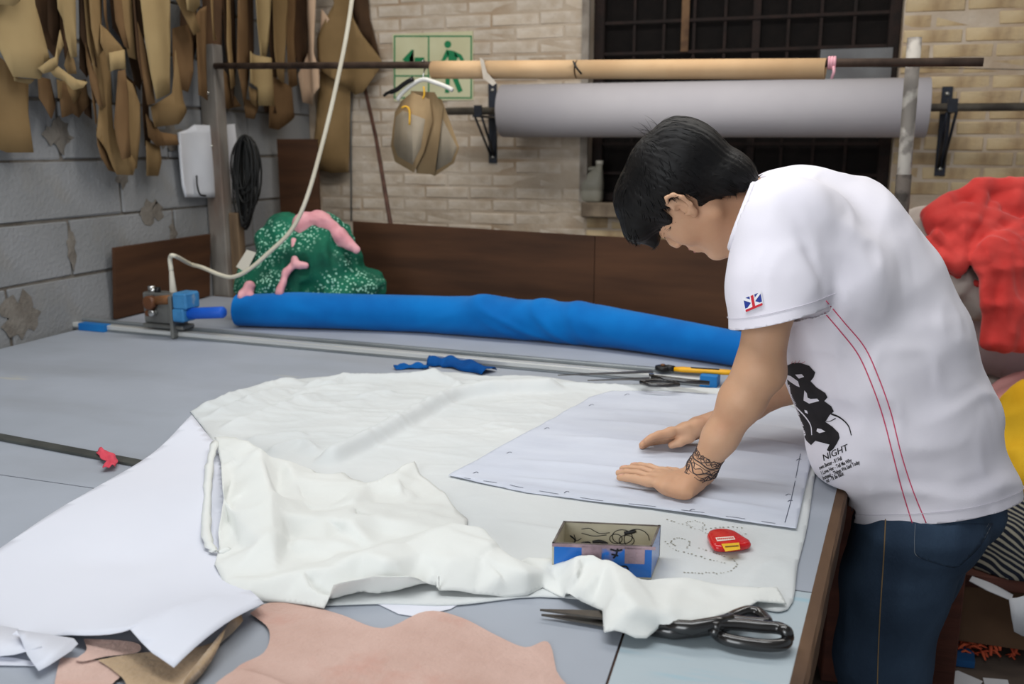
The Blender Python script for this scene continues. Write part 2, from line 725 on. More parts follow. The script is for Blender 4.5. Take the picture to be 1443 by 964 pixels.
box('dark_backing', (cx, yy + 0.36, cz), (WX1 - WX0, 0.02, WZ1 - WZ0), M_dark, win)
box('pale_strip', (-0.615, yy - 0.016, 2.01), (0.035, 0.006, 0.26), mat('bleached_tape', rgb(120, 92, 66), rgb(84, 62, 46), 0.9, 14), win, None)
box('grey_panel', (0.14, yy - 0.02, 1.79), (0.3, 0.012, 0.16), mat('grey_sheet', rgb(120, 122, 124), rgb(100, 100, 102), 0.7, 6), win)
for x in (WX0 - 0.01, WX1 + 0.01): box('side_backing', (x, yy + 0.25, cz), (0.02, 0.26, WZ1 - WZ0), M_dark, win)  # added dark boxes that keep stray light out behind the opening
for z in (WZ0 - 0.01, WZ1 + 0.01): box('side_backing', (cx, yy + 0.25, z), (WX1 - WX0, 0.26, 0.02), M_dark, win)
# brick sill of the window
sill = box('trim_2', (cx, YB + 0.03, WZ0 - 0.035), (WX1 - WX0 + 0.02, 0.18, 0.07), M_reveal, None, None, 0.006); tag(sill, kind='structure')
rv = box('trim_3', (WX0 - 0.012, YB - 0.008, cz), (0.035, 0.02, WZ1 - WZ0), mat('grey_render_edge', rgb(150, 142, 132), rgb(118, 108, 98), 0.9, 12, bump=0.3)); tag(rv, kind='structure')
# ================================================================== cutting table
M_top = mat('grey_blue_table_sheet', rgb(164, 170, 181), rgb(154, 160, 170), 0.55, 2.2, bump=0.06, bscale=30, spec=0.3)
mix_in(M_top, rgb(138, 141, 147), 1.6, 0.5, 0.75, 0.6, stretch=(1, 2.5, 1), seed=4)
mix_in(M_top, rgb(196, 190, 160), 5.0, 0.68, 0.74, 0.35, stretch=(0.6, 3, 1), seed=9)
M_top2 = mat('pale_bluish_table_sheet', rgb(176, 187, 194), rgb(166, 179, 186), 0.5, 3, bump=0.06, bscale=30, spec=0.3)
mix_in(M_top2, rgb(128, 178, 196), 5.5, 0.57, 0.72, 0.75, stretch=(0.45, 4, 1), seed=2)
M_edge = mat('worn_wood_edge', rgb(104, 78, 56), rgb(62, 44, 34), 0.8, 10, bump=0.3, stretch=(1, 0.2, 1))
M_wood_dark = mat('dark_plywood', rgb(96, 62, 42), rgb(72, 46, 32), 0.7, 5, bump=0.1, stretch=(0.4, 0.4, 3))
M_leg = mat('dark_timber', rgb(70, 52, 40), rgb(48, 36, 28), 0.85, 8, bump=0.2)

E0 = np.array([0.025, 1.087]); ED = np.array([0.069, 0.714]); ED = ED / np.linalg.norm(ED)


def edge_at(y):           # x of the right table edge at depth y
    return E0[0] + ED[0] / ED[1] * (y - E0[1])


YF, YR = 0.42, 3.19
A = (edge_at(YF), YF); B = (edge_at(YR), YR); Cc = (-2.5, YR + 0.095 * (edge_at(YR) + 2.5)); D = (-2.5, YF + 0.03)
table = empty('cutting_table', (-1.1, 1.8, 0), 'big grey-blue cutting table with a worn wooden edge and sheet seams', 'table')
bm = bmesh.new()
lo = [bm.verts.new((p[0], p[1], 0.752)) for p in (A, B, Cc, D)]
hi = [bm.verts.new((p[0], p[1], 0.7965)) for p in (A, B, Cc, D)]
bm.faces.new(lo[::-1]); bm.faces.new(hi)
for i in range(4): bm.faces.new((lo[i], lo[(i + 1) % 4], hi[(i + 1) % 4], hi[i]))
from_bm('table_board', bm, M_wood_dark, table)
s0 = pz(878, 895); s1 = pz(1100, 829); s2 = pz(855, 964)
sx = s0[0]
dirs = (s2 - s0)[:2]; dirs = dirs / dirs[1]
yS = float(s1[1])                       # horizontal seam of the right-hand front sheet
xS = float(s0[0] + dirs[0] * (yS - s0[1]))
xF = float(s0[0] + dirs[0] * (YF - s0[1]))
yL = float(pz(60, 680)[1])
g = 0.0018


def flat(name, pts, m, z0, z1, parent):
    bm = bmesh.new()
    lo = [bm.verts.new((p[0], p[1], z0)) for p in pts]
    hi = [bm.verts.new((p[0], p[1], z1)) for p in pts]
    bm.faces.new(lo[::-1]); bm.faces.new(hi)
    n = len(pts)
    for i in range(n): bm.faces.new((lo[i], lo[(i + 1) % n], hi[(i + 1) % n], hi[i]))
    return from_bm(name, bm, m, parent)


EG = 0.014
flat('top_sheet', [(xF + g, YF), (A[0] - EG, YF), (edge_at(yS) - EG, yS - g), (xS + g, yS - g)], M_top2, 0.7965, 0.80, table)
flat('top_sheet', [(-2.5, YF + .03), (xF - g, YF), (xS - g, yS - g), (-1.0, yL - 0.0), (-2.5, yL + .02)], M_top, 0.7965, 0.80, table)
flat('top_sheet', [(-2.5, yL + .02 + 2 * g), (-1.0, yL + 2 * g), (xS - g, yS + g), (edge_at(yS) - EG, yS + g), (B[0] - EG, B[1] - EG), (-2.5, Cc[1] - EG)], M_top, 0.7965, 0.80, table)
# wooden edge strip on the right side and at the back
bm = bmesh.new()
n = 40
prev = None
r = random.Random(3)
for i in range(n + 1):
    y = YF + (YR - YF) * i / n
    x = edge_at(y)
    j = r.uniform(-0.0015, 0.0015)
    q = [bm.verts.new(v) for v in ((x - EG, y, 0.745), (x + 0.006 + j, y, 0.745 + j), (x + 0.006 + j, y, 0.796 + j), (x + 0.002, y, 0.8012), (x - EG, y, 0.8012))]
    if prev:
        for k in range(5): bm.faces.new((prev[k], prev[(k + 1) % 5], q[(k + 1) % 5], q[k]))
    else: bm.faces.new(q)
    prev = q
bm.faces.new(prev)
from_bm('edge_strip', bm, M_edge, table)
flat('edge_strip', [(B[0] - EG, B[1] - EG), (B[0], B[1]), Cc, (Cc[0], Cc[1] - EG)], M_edge, 0.745, 0.8012, table)
for x, y in ((edge_at(0.55) - 0.09, 0.55), (edge_at(1.9) - 0.09, 1.9), (edge_at(3.2) - 0.09, 3.15), (-2.4, 0.55), (-2.4, 3.35), (-1.2, 0.55), (-1.2, 3.25)):
    box('leg', (x, y, 0.376), (0.08, 0.08, 0.752), M_leg, table, None, 0.004)
box('side_rail', ((edge_at(0.55) + edge_at(3.2)) / 2 - 0.09, 1.87, 0.70), (0.03, 2.65, 0.10), M_leg, table, -atan2(ED[0], ED[1]))

# ------------------------------------------------------------------ cutter track across the table
M_alu = mat('brushed_aluminium', rgb(222, 222, 218), rgb(204, 205, 204), 0.3, 4, metal=0.45, stretch=(0.2, 8, 8))
M_alu_dull = mat('dull_aluminium', rgb(150, 155, 158), rgb(128, 134, 138), 0.5, 4, metal=0.6)
M_cream = mat('cream_plastic_strip', rgb(206, 200, 186), rgb(190, 184, 170), 0.5, 5)
M_blue_tape = mat('blue_tape', rgb(20, 120, 190), rgb(14, 100, 170), 0.5, 8)
t0, t1 = pz(100, 463), pz(1004, 546.5)
td = (t1 - t0) / np.linalg.norm(t1 - t0)
tn = np.array([-td[1], td[0], 0])          # to the back
track = empty('cutter_track', (t0 + t1) / 2 * [1, 1, 1], 'long aluminium guide track lying in front of the blue roll', 'track')
tl = np.linalg.norm(t1 - t0)
ang = atan2(td[1], td[0])


def tr_box(name, a, b, n0, n1, z0, z1, m, bevel=0.001):
    c = t0 + td * (a + b) / 2 + tn * (n0 + n1) / 2
    return box(name, (c[0], c[1], (z0 + z1) / 2), (b - a, n1 - n0, z1 - z0), m, track, ang, bevel)


tr_box('track_base', 0, tl, 0, 0.064, 0.8005, 0.806, M_alu_dull)
tr_box('front_rail', 0, tl, 0.001, 0.030, 0.806, 0.823, M_alu, 0.003)
tr_box('back_rail', 0, tl, 0.046, 0.064, 0.806, 0.830, M_alu_dull, 0.003)
tr_box('tape_wrap', 0.05, 0.17, -0.014, 0.020, 0.8004, 0.826, M_blue_tape)
tr_box('tape_wrap', tl - 0.035, tl + 0.012, -0.004, 0.056, 0.8004, 0.833, M_blue_tape)

# ------------------------------------------------------------------ cloth cutting machine on the track
M_steel = mat('scuffed_steel', rgb(128, 128, 124), rgb(100, 100, 98), 0.45, 9, metal=0.55)
M_chrome = mat('chrome', rgb(210, 210, 208), None, 0.15, metal=1.0)
M_bluepaint = mat('blue_machine_paint', rgb(62, 128, 178), rgb(40, 100, 150), 0.45, 12)
mix_in(M_bluepaint, rgb(150, 160, 166), 20, 0.6, 0.68, 0.6)
M_bluegrip = mat('blue_rubber_grip', rgb(24, 92, 200), rgb(18, 80, 180), 0.5, 8)
M_brown = mat('brown_bakelite', rgb(104, 66, 40), rgb(86, 52, 32), 0.4, 9)
M_orange = mat('rusty_orange_paint', rgb(130, 86, 48), rgb(104, 68, 40), 0.6, 12)
M_black = mat('black_plastic', rgb(20, 20, 21), None, 0.4)
base = t0 + td * 0.345 + tn * 0.026
ct = empty('cutting_machine', (base[0], base[1], 0.83), 'small steel and blue cloth cutting machine with blue handle on the track', 'machine')


def mb(name, a0, a1, n0, n1, z0, z1, m, bevel=0.004):
    c = base + td * (a0 + a1) / 2 + tn * (n0 + n1) / 2
    return box(name, (c[0], c[1], (z0 + z1) / 2), (a1 - a0, n1 - n0, z1 - z0), m, ct, ang, bevel)


def mc(name, a0, n0, z0, a1, n1, z1, rad, m, seg=16):
    p, q = base + td * a0 + tn * n0, base + td * a1 + tn * n1
    p[2], q[2] = z0, z1
    return tube(name, [p, p + (q - p) * 0.04, p + (q - p) * 0.96, q], [rad * 0.8, rad, rad, rad * 0.8] if not isinstance(rad, list) else rad, m, ct, seg)


mb('carriage', -0.005, 0.17, -0.035, 0.03, 0.831, 0.846, M_steel)
mb('steel_body', 0.0, 0.135, -0.03, 0.025, 0.846, 0.955, M_steel, 0.006)
mb('end_plate', 0.128, 0.142, -0.05, 0.03, 0.802, 0.95, M_steel, 0.003)
mb('motor_block', 0.142, 0.20, -0.045, 0.03, 0.905, 0.962, M_bluepaint, 0.006)
mb('gear_box', 0.142, 0.19, -0.05, 0.02, 0.862, 0.907, M_bluepaint, 0.005)
mc('handle', 0.185, -0.015, 0.888, 0.325, -0.005, 0.900, [0.014, 0.020, 0.020, 0.017], M_bluegrip)
mc('handle_collar', 0.175, -0.015, 0.888, 0.20, -0.012, 0.890, 0.017, M_black)
mc('wheel', 0.045, -0.055, 0.922, 0.047, -0.030, 0.922, 0.024, M_brown, 24)
mc('orange_shaft', 0.06, -0.028, 0.928, 0.125, -0.034, 0.936, 0.016, M_orange)
mc('small_knob', 0.035, -0.05, 0.885, 0.036, -0.03, 0.885, 0.011, M_brown)
mc('knob', 0.052, -0.052, 0.887, 0.053, -0.03, 0.887, 0.012, M_chrome)
mc('top_screw', 0.018, 0.0, 0.955, 0.018, 0.0, 0.974, 0.012, M_chrome)
mc('top_screw', 0.036, -0.012, 0.953, 0.036, -0.012, 0.968, 0.012, M_chrome)
mc('black_cap', 0.056, -0.012, 0.953, 0.056, -0.012, 0.972, 0.010, M_black)
mc('plug', 0.112, 0.0, 0.955, 0.110, 0.0, 1.035, [0.011, 0.012, 0.007, 0.005], M_cream)
# power cable
M_cable = mat('cream_cable', rgb(214, 208, 190), rgb(200, 192, 172), 0.5, 6)
pt_ = base + td * 0.110; pt_[2] = 1.03
cp = [pt_, pt_ + [0, 0, .045], pt_ + [.02, 0, .052]] + [pd(x, y, d) for x, y, d in ((268, 372, 3.39), (285, 377, 3.36), (312, 388, 3.33), (330, 390, 3.30), (352, 379, 3.28), (380, 355, 3.26), (410, 325, 3.24), (432, 280, 3.22), (455, 200, 3.2), (474, 120, 3.18), (490, 40, 3.16), (500, -40, 3.14), (508, -160, 3.12))]
cab = tube('power_cable', spline(cp, 6), 0.0075, M_cable, None, 8)
tag(cab, 'cream power cable swinging down to the cutting machine', 'cable')

# ------------------------------------------------------------------ roll of bright blue cloth along the back
M_blue = mat('bright_blue_cloth', rgb(0, 112, 190), rgb(0, 98, 174), 0.85, 7, sheen=0.1, spec=0.15, bump=0.04, bscale=300)
sp = [(332, 420, 466), (420, 418, 469), (500, 419, 471), (600, 421, 475), (680, 424, 481), (760, 428, 487), (830, 434, 494), (900, 446, 503), (970, 459, 513), (1035, 471, 523), (1110, 484, 536)]
cen = []
for x, yt, ybm in sp:
    b = pz(x, ybm - 5)
    d = (b - _C) @ _FW
    rr = (ybm - yt) / 2 / F_PX * d
    cen.append((b[0], b[1] + 0.35 * rr, TZ + rr * 0.98, rr))
cs = np.array(spline(cen, 22))
nu, nv = len(cs), 64
V = []
for i, (x, y, z, rr) in enumerate(cs):
    t = cs[min(i + 1, nu - 1)][:3] - cs[max(i - 1, 0)][:3]
    t = t / np.linalg.norm(t)
    side = np.array([-t[1], t[0], 0]); side /= np.linalg.norm(side)
    u = i / (nu - 1)
    for j in range(nv):
        a = 2 * pi * j / nv
        fold = 0
        for (uc, tw, amp, w) in ((0.44, 0.05, 0.009, 0.016), (0.49, 0.09, 0.010, 0.014), (0.545, 0.05, 0.012, 0.013), (0.36, -0.04, 0.005, 0.022), (0.60, 0.03, 0.009, 0.016), (0.17, 0.10, 0.004, 0.03), (0.30, -0.08, 0.004, 0.02), (0.7, 0.12, 0.003, 0.03)):
            q = (u - uc - tw * sin(a + 2.6))
            fold += amp * math.exp(-(q / w) ** 2) * (0.4 + 0.6 * max(0, cos(a - 2.3)))
        r2 = rr * (1 + 0.02 * sin(9 * u + a)) + fold * 0.9 - 0.002
        # nearly flat where it rests on the table
        zz = z + sin(a) * r2
        dx = cos(a) * r2
        if zz < TZ + 0.002: zz = TZ + 0.002
        V.append(np.array([x, y, 0]) + side * dx + np.array([0, 0, zz]))
Fq = [(i * nv + j, i * nv + (j + 1) % nv, (i + 1) * nv + (j + 1) % nv, (i + 1) * nv + j) for i in range(nu - 1) for j in range(nv)]
Fq += [tuple(range(nv)), tuple((nu - 1) * nv + j for j in range(nv))[::-1]]
ro = mesh('cloth_roll', V, Fq, M_blue, None, True)
tag(ro, 'long roll of bright blue cloth lying across the back of the table', 'cloth roll')
# scraps of the same blue on the table
def ribbon(name, pts, widths, m, parent=None, wave=0.004, n=8, thick=0.0016, seed=0, z=TZ, curl=0.0):
    """crumpled strip of cloth lying on the table; pts are pixels on the table"""
    P = spline([list(pz(x, y, z)[:2]) + [w] for (x, y), w in zip(pts, widths)], n)
    r = random.Random(seed)
    ph = [r.uniform(0, 6) for _ in range(6)]
    V, Fq = [], []
    K = 9
    for i, q in enumerate(P):
        a, b = P[max(i - 1, 0)][:2], P[min(i + 1, len(P) - 1)][:2]
        t = (b - a) / (np.linalg.norm(b - a) + 1e-9)
        nrm = np.array([-t[1], t[0]])
        for k in range(K):
            v = k / (K - 1) * 2 - 1
            hgt = wave * (1.2 + sin(i * 0.7 + v * 3 + ph[0]) + 0.6 * sin(i * 0.31 - v * 5 + ph[1])) * (1 - 0.75 * abs(v) ** 2) + curl * (1 - v * v)
            e = 1 + 0.12 * sin(i * 0.9 + ph[2] + (0 if v < 0 else 2))
            p = q[:2] + nrm * v * q[2] * e
            V.append((p[0], p[1], z + 0.0018 + max(0, hgt)))
        if i:
            for k in range(K - 1): Fq.append(((i - 1) * K + k, i * K + k, i * K + k + 1, (i - 1) * K + k + 1))
    o = mesh(name, V, Fq, m, parent, True)
    s = o.modifiers.new('thickness', 'SOLIDIFY'); s.thickness = thick; s.offset = 1
    return o


M_blue2 = mat('deep_blue_cloth', rgb(10, 86, 156), rgb(6, 66, 130), 0.85, 9, spec=0.15)
o = ribbon('cloth_scrap', [(604, 513), (630, 514), (655, 519), (690, 527)], [0.035, 0.04, 0.035, 0.03], M_blue2, None, 0.006, seed=1, curl=0.012)
tag(o, 'folded blue cloth scrap behind the white cloth, the larger one', 'cloth scrap')
o = ribbon('cloth_scrap', [(556, 521), (580, 519), (604, 520)], [0.012, 0.018, 0.012], M_blue2, None, 0.006, seed=2)
tag(o, 'small thin blue cloth scrap left of the folded one', 'cloth scrap')

# ------------------------------------------------------------------ yellow-handled rotary cutter, shears behind
M_yellow = mat('yellow_plastic', rgb(236, 176, 24), rgb(226, 164, 16), 0.35, 6)
M_blade = mat('shear_steel', rgb(120, 118, 114), rgb(88, 86, 84), 0.35, 10, metal=0.7)
M_blackmetal = mat('black_enamel', rgb(24, 23, 24), rgb(32, 30, 30), 0.2, 12, coat=0.4, spec=0.6)
rc = empty('rotary_cutter', pz(945, 522, 0.83), 'yellow-handled cloth cutter resting across the aluminium track', 'cutter')
h0, h1 = pz(950, 520, 0.838), pz(1030, 525, 0.838)
hd = (h1 - h0)
tube('handle', [h0, h0 + hd * .15, h0 + hd * .5, h0 + hd * .9, h0 + hd * 1.15], [0.010, 0.013, 0.012, 0.013, 0.009], M_yellow, rc, 10, flat=0.6)
tube('handle_groove', [h0 + hd * .3 + [0, -.004, .0075], h0 + hd * .8 + [0, -.004, .0075]], 0.0022, M_black, rc, 6)
c0 = pz(934, 519, 0.836)
tube('blade_guard', [c0 + [0, 0, -.006], c0 + [0, 0, -.004], c0 + [0, 0, .006], c0 + [0, 0, .008]], [0.018, 0.022, 0.022, 0.015], M_black, rc, 20)
tube('screw', [c0 + [0, 0, .007], c0 + [0, 0, .012]], 0.006, M_orange, rc, 12)
tube('neck', [c0, (c0 + h0) / 2 + [0, 0, .003], h0], [0.008, 0.009, 0.009], M_black, rc, 8)


def blade(name, tip, heel, w, z0, z1, m, parent, up=False, tz=None):
    tip, heel = V3(tip), V3(heel)
    d = heel - tip
    d[2] = 0
    nrm = np.array([-d[1], d[0], 0]); nrm = nrm / np.linalg.norm(nrm)
    V = []
    for t, ww in ((0, 0.0008), (0.3, w * 0.45), (0.7, w * 0.85), (1.0, w)):
        c = tip + (heel - tip) * t
        for s, zz in ((-1, z0), (1, z0), (1, z1), (-1, z1)):
            V.append(c + nrm * s * ww / 2 + np.array([0, 0, zz]))
    F_ = [(0, 1, 2, 3), (12, 15, 14, 13)]
    for i in range(3):
        for k in range(4): F_.append((4 * i + k, 4 * i + 4 + k, 4 * i + 4 + (k + 1) % 4, 4 * i + (k + 1) % 4))
    bm = bmesh.new()
    vs = [bm.verts.new([float(t) for t in v]) for v in V]
    for f_ in F_: bm.faces.new([vs[i] for i in f_])
    return from_bm(name, bm, m, parent)


sh = empty('tailor_shears', pz(850, 528, 0.84), 'dark tailor shears lying on the far edge of the white cloth', 'scissors')
blade('blade', pz(786, 529.5, 0.832), pz(920, 524.5, 0.842), 0.020, 0, 0.003, M_blade, sh)
blade('blade', pz(828, 537, 0.82), pz(915, 534, 0.838), 0.020, 0, 0.003, M_blade, sh)
o = pz(918, 530, 0.842)
tube('pivot', [o, o + [0, 0, 0.006]], 0.007, M_blackmetal, sh, 12)
lp = [pz(x, y, 0.836) for x, y in ((903, 539), (915, 536.5), (935, 536), (952, 539), (956, 542), (940, 543), (915, 542), (903, 539))]
tube('handle', lp, 0.006, M_blackmetal, sh, 8)
tube('handle', [pz(918, 531, 0.842), pz(935, 533, 0.842), pz(965, 537, 0.84), pz(1000, 540, 0.838)], [0.006, 0.007, 0.007, 0.006], M_blackmetal, sh, 8)

# ------------------------------------------------------------------ dark ruler bar at the left with a pink rag
M_ruler = mat('dark_steel_bar', rgb(84, 86, 82), rgb(66, 68, 66), 0.5, 14, metal=0.3)
a, b = pz(-60, 606.5), pz(200, 656)
d = (b - a) / np.linalg.norm(b - a)
c = (a + b) / 2
rb = box('ruler_bar', (c[0], c[1], 0.8035), (np.linalg.norm(b - a), 0.028, 0.006), M_ruler, None, atan2(d[1], d[0]), 0.001)
tag(rb, 'dark flat metal ruler bar on the bare left of the table', 'ruler')
M_pinkrag = mat('pink_rag', rgb(222, 84, 100), rgb(200, 66, 84), 0.85, 20)
o = ribbon('rag', [(143, 638), (152, 646), (158, 652), (154, 661)], [0.010, 0.014, 0.010, 0.012], M_pinkrag, None, 0.004, seed=4, z=0.8065, n=5)
tag(o, 'tiny pink rag caught on the dark ruler bar', 'rag')
# ================================================================== white cloth and papers on the table
M_white = mat('white_cotton', rgb(224, 227, 227), rgb(216, 220, 221), 0.9, 3, spec=0.15, bump=0.05, bscale=160, trans=0.12)
M_cream_cloth = mat('cream_white_cotton', rgb(232, 234, 231), rgb(226, 228, 225), 0.9, 3, spec=0.15, bump=0.05, bscale=120, trans=0.10)
M_paper = mat('white_pattern_paper', rgb(220, 222, 232), rgb(214, 217, 228), 0.8, 2, spec=0.25, bump=0.03, bscale=30)
M_tracing = mat('bluish_tracing_cloth', rgb(212, 217, 229), rgb(204, 209, 222), 0.8, 5, spec=0.2, bump=0.04, bscale=60, stretch=(1, 3, 1), trans=0.08)
M_ink = mat('dark_pencil', rgb(70, 76, 96), None, 0.8)
M_blackink = mat('black_marker', rgb(16, 16, 18), None, 0.6)


def seg_dist(P, line):
    """distance, parameter (0..1) and side of points P (N,2) to a polyline"""
    line = np.asarray(line, float)
    L = np.linalg.norm(np.diff(line, axis=0), axis=1)
    cum = np.concatenate([[0], np.cumsum(L)])
    best = np.full(len(P), 1e9)
    t_ = np.zeros(len(P)); s_ = np.zeros(len(P))
    for i in range(len(L)):
        a, b = line[i], line[i + 1]
        ab = b - a
        t = np.clip(((P - a) @ ab) / (L[i] ** 2 + 1e-12), 0, 1)
        q = P - a - t[:, None] * ab
        d = np.sqrt((q * q).sum(1))
        m = d < best
        best[m] = d[m]
        t_[m] = (cum[i] + t[m] * L[i]) / cum[-1]
        s_[m] = (ab[0] * q[m, 1] - ab[1] * q[m, 0])
    return best, t_, np.sign(s_)


def inside(P, poly):
    poly = np.asarray(poly)
    c = np.zeros(len(P), bool)
    j = len(poly) - 1
    for i in range(len(poly)):
        a, b = poly[i], poly[j]
        k = ((a[1] > P[:, 1]) != (b[1] > P[:, 1])) & (P[:, 0] < (b[0] - a[0]) * (P[:, 1] - a[1]) / (b[1] - a[1] + 1e-12) + a[0])
        c ^= k
        j = i
    return c


def px_line(pts, z=0.81, n=5):
    return np.array(spline([pz(x, y, z)[:2] for x, y in pts], n))


def ridge(P, line, h, w1, w2, taper=0.15, sharp=1.6):
    d, t, s = seg_dist(P, line)
    w = np.where(s > 0, w1, w2)
    e = np.clip(np.minimum(t, 1 - t) / taper, 0, 1) if taper > 0 else 1
    return h * np.exp(-(d / w) ** sharp) * (e * e * (3 - 2 * e) if taper > 0 else 1)


def field_cloth(name, outline, hfun, step, m, parent=None, thick=0.0012, z0=0.8012, round_n=4):
    """cloth spread on the table: hfun(P, edge_distance) gives its height; its outline is exact"""
    poly = np.array(spline([pz(x, y, 0.806)[:2] for x, y in outline + [outline[0]]], round_n))[:-1]
    lo, hi = poly.min(0) - step, poly.max(0) + step
    nx, ny = int((hi[0] - lo[0]) / step) + 1, int((hi[1] - lo[1]) / step) + 1
    X, Y = np.meshgrid(lo[0] + np.arange(nx) * step, lo[1] + np.arange(ny) * step, indexing='ij')
    P = np.stack([X.ravel(), Y.ravel()], 1)
    ins = inside(P, poly)
    closed = np.vstack([poly, poly[:1]])
    d, _, _ = seg_dist(P, closed)
    ok = (ins | (d < step * 0.5)).reshape(nx, ny)
    cell = ok[:-1, :-1] & ok[1:, :-1] & ok[1:, 1:] & ok[:-1, 1:]
    idx = np.arange(nx * ny).reshape(nx, ny)
    Q = np.stack([idx[:-1, :-1][cell], idx[1:, :-1][cell], idx[1:, 1:][cell], idx[:-1, 1:][cell]], 1)
    # boundary vertices go onto the outline
    e = np.concatenate([Q[:, [0, 1]], Q[:, [1, 2]], Q[:, [2, 3]], Q[:, [3, 0]]])
    es = np.sort(e, 1)
    u, cnt = np.unique(es[:, 0].astype(np.int64) * nx * ny + es[:, 1], return_counts=True)
    bd = u[cnt == 1]
    bv = np.unique(np.concatenate([bd // (nx * ny), bd % (nx * ny)]))
    for v in bv:
        p = P[v]
        a, b = closed[:-1], closed[1:]
        ab = b - a
        t = np.clip(((p - a) * ab).sum(1) / ((ab * ab).sum(1) + 1e-12), 0, 1)
        q = a + t[:, None] * ab
        P[v] = q[np.argmin(((q - p) ** 2).sum(1))]
    used = np.unique(Q)
    mp = np.full(nx * ny, -1); mp[used] = np.arange(len(used))
    P2 = P[used]
    dd, _, _ = seg_dist(P2, closed)
    z = z0 + hfun(P2, dd)
    o = fast_mesh(name, np.column_stack([P2, z]), mp[Q], m, parent, True)
    s = o.modifiers.new('thickness', 'SOLIDIFY'); s.thickness = thick; s.offset = 1
    return o


def to3(P, z=0.0):
    return np.column_stack([P, np.full(len(P), z)])


def wrinkle(P, freq, ang, stretch, seed):
    """fine directional wrinkles"""
    c, s = cos(ang), sin(ang)
    q = np.column_stack([(P[:, 0] * c + P[:, 1] * s) / stretch, -P[:, 0] * s + P[:, 1] * c, np.zeros(len(P))])
    return ridged(q, freq, seed)


# ---- big cotton sheet spread flat
base_out = [(268, 578), (318, 556), (385, 537), (480, 528), (560, 526), (622, 523), (690, 530), (760, 529), (850, 541), (1000, 546), (1100, 552), (1160, 580), (1166, 610), (1150, 660), (1138, 738), (1124, 795), (1110, 856), (1040, 850), (900, 850), (760, 838), (640, 850), (540, 848), (440, 850), (340, 842), (308, 790), (300, 700), (296, 620)]
R_base = [
    ([(448, 655), (500, 630), (560, 600), (610, 572), (650, 556), (720, 549), (800, 546)], 0.030, 0.024, 0.022, 0.06, 2.6),
    ([(660, 553), (760, 543), (860, 546), (1000, 551)], 0.016, 0.016, 0.022, 0.15, 1.4),
    ([(272, 578), (320, 562), (385, 543), (440, 536)], 0.016, 0.016, 0.03, 0.15, 1.2),
    ([(285, 590), (330, 574), (390, 552), (420, 548)], 0.020, 0.018, 0.035, 0.2, 1.1),
    ([(300, 606), (350, 590), (430, 562), (455, 552)], 0.018, 0.016, 0.035, 0.2, 1.1),
    ([(420, 548), (480, 536), (560, 533), (640, 528)], 0.020, 0.015, 0.03, 0.15, 1.1),
    ([(478, 528), (486, 534), (470, 543), (440, 545)], 0.016, 0.012, 0.014, 0.2, 1.2),
    ([(600, 526), (632, 536), (655, 545)], 0.016, 0.014, 0.016, 0.2, 1.2),
    ([(400, 560), (420, 556), (470, 548), (540, 545)], 0.015, 0.014, 0.03, 0.2, 1.1),
    ([(500, 560), (530, 555), (560, 553)], 0.010, 0.012, 0.02, 0.2, 1.2),
    ([(440, 566), (480, 568), (520, 562)], 0.010, 0.012, 0.03, 0.2, 1.1),
    ([(700, 548), (720, 540), (760, 536), (800, 538)], 0.012, 0.012, 0.018, 0.2, 1.2),
    ([(340, 622), (400, 612), (440, 612)], 0.012, 0.014, 0.03, 0.2, 1.2),
    ([(370, 640), (410, 626), (430, 624), (450, 640)], 0.016, 0.014, 0.02, 0.2, 1.2),
    ([(700, 730), (780, 745), (860, 750)], 0.005, 0.010, 0.03, 0.2, 1.2),
    ([(1040, 845), (1070, 800), (1110, 780)], 0.005, 0.012, 0.03, 0.2, 1.2),
]
R_base = [(px_line(a), *b) for a, *b in R_base]
CEN = pz(470, 690, 0.81)[:2]
FLAT = [np.array([pz(x, y, .806)[:2] for x, y in pl_]) for pl_ in ([(632, 672), (690, 640), (760, 602), (830, 562), (862, 553), (940, 553), (1010, 557), (1100, 566), (1150, 592), (1146, 640), (1134, 690), (1122, 748), (1050, 738), (960, 724), (870, 712), (740, 695)],
                                                                   [(306, 640), (345, 640), (420, 655), (540, 680), (590, 665), (640, 690), (670, 740), (720, 785), (800, 800), (900, 820), (1100, 840), (1100, 852), (900, 846), (760, 834), (440, 846), (320, 830)])]


def base_h(P, d):
    z = np.zeros(len(P))
    for ln, h, w1, w2, tp, sh_ in R_base:
        z = np.maximum(z, ridge(P, ln, h, w1, w2, tp, sh_)) + 0.35 * np.minimum(z, ridge(P, ln, h, w1, w2, tp, sh_))
    r = np.sqrt((((P - CEN) / [0.42, 0.40]) ** 2).sum(1))
    amp = 0.12 * np.clip(1.15 - r, 0, 1)
    p3 = to3(P)
    z += amp * (0.010 * np.maximum(0, ridged(p3 + 0.02 * hash_noise(p3, 9, 3)[:, None], 8, 1)) + 0.006 * np.maximum(0, ridged(p3, 17, 2)))
    # shallow creases in the flat part
    far = np.clip((P[:, 1] - 1.45) / .5, .25, 1)
    z += far * (0.0042 * np.maximum(0, wrinkle(P, 14, -0.10, 4.5, 4)) ** 2 + 0.0030 * np.maximum(0, wrinkle(P, 24, 0.30, 3.5, 7)) ** 2 + 0.0018 * np.maximum(0, wrinkle(P, 48, -0.5, 2.0, 6)) ** 2) + 0.0012
    flat_ = np.zeros(len(P))
    for pg in FLAT:
        dd, _, _ = seg_dist(P, np.vstack([pg, pg[:1]]))
        flat_ = np.maximum(flat_, np.where(inside(P, pg), 1.0, np.clip(1 - dd / .025, 0, 1)))
    z = z * (1 - flat_) + np.minimum(z, .0025) * flat_
    e = np.clip(d / 0.012, 0, 1)
    return 0.0004 + z * (0.25 + 0.75 * e)


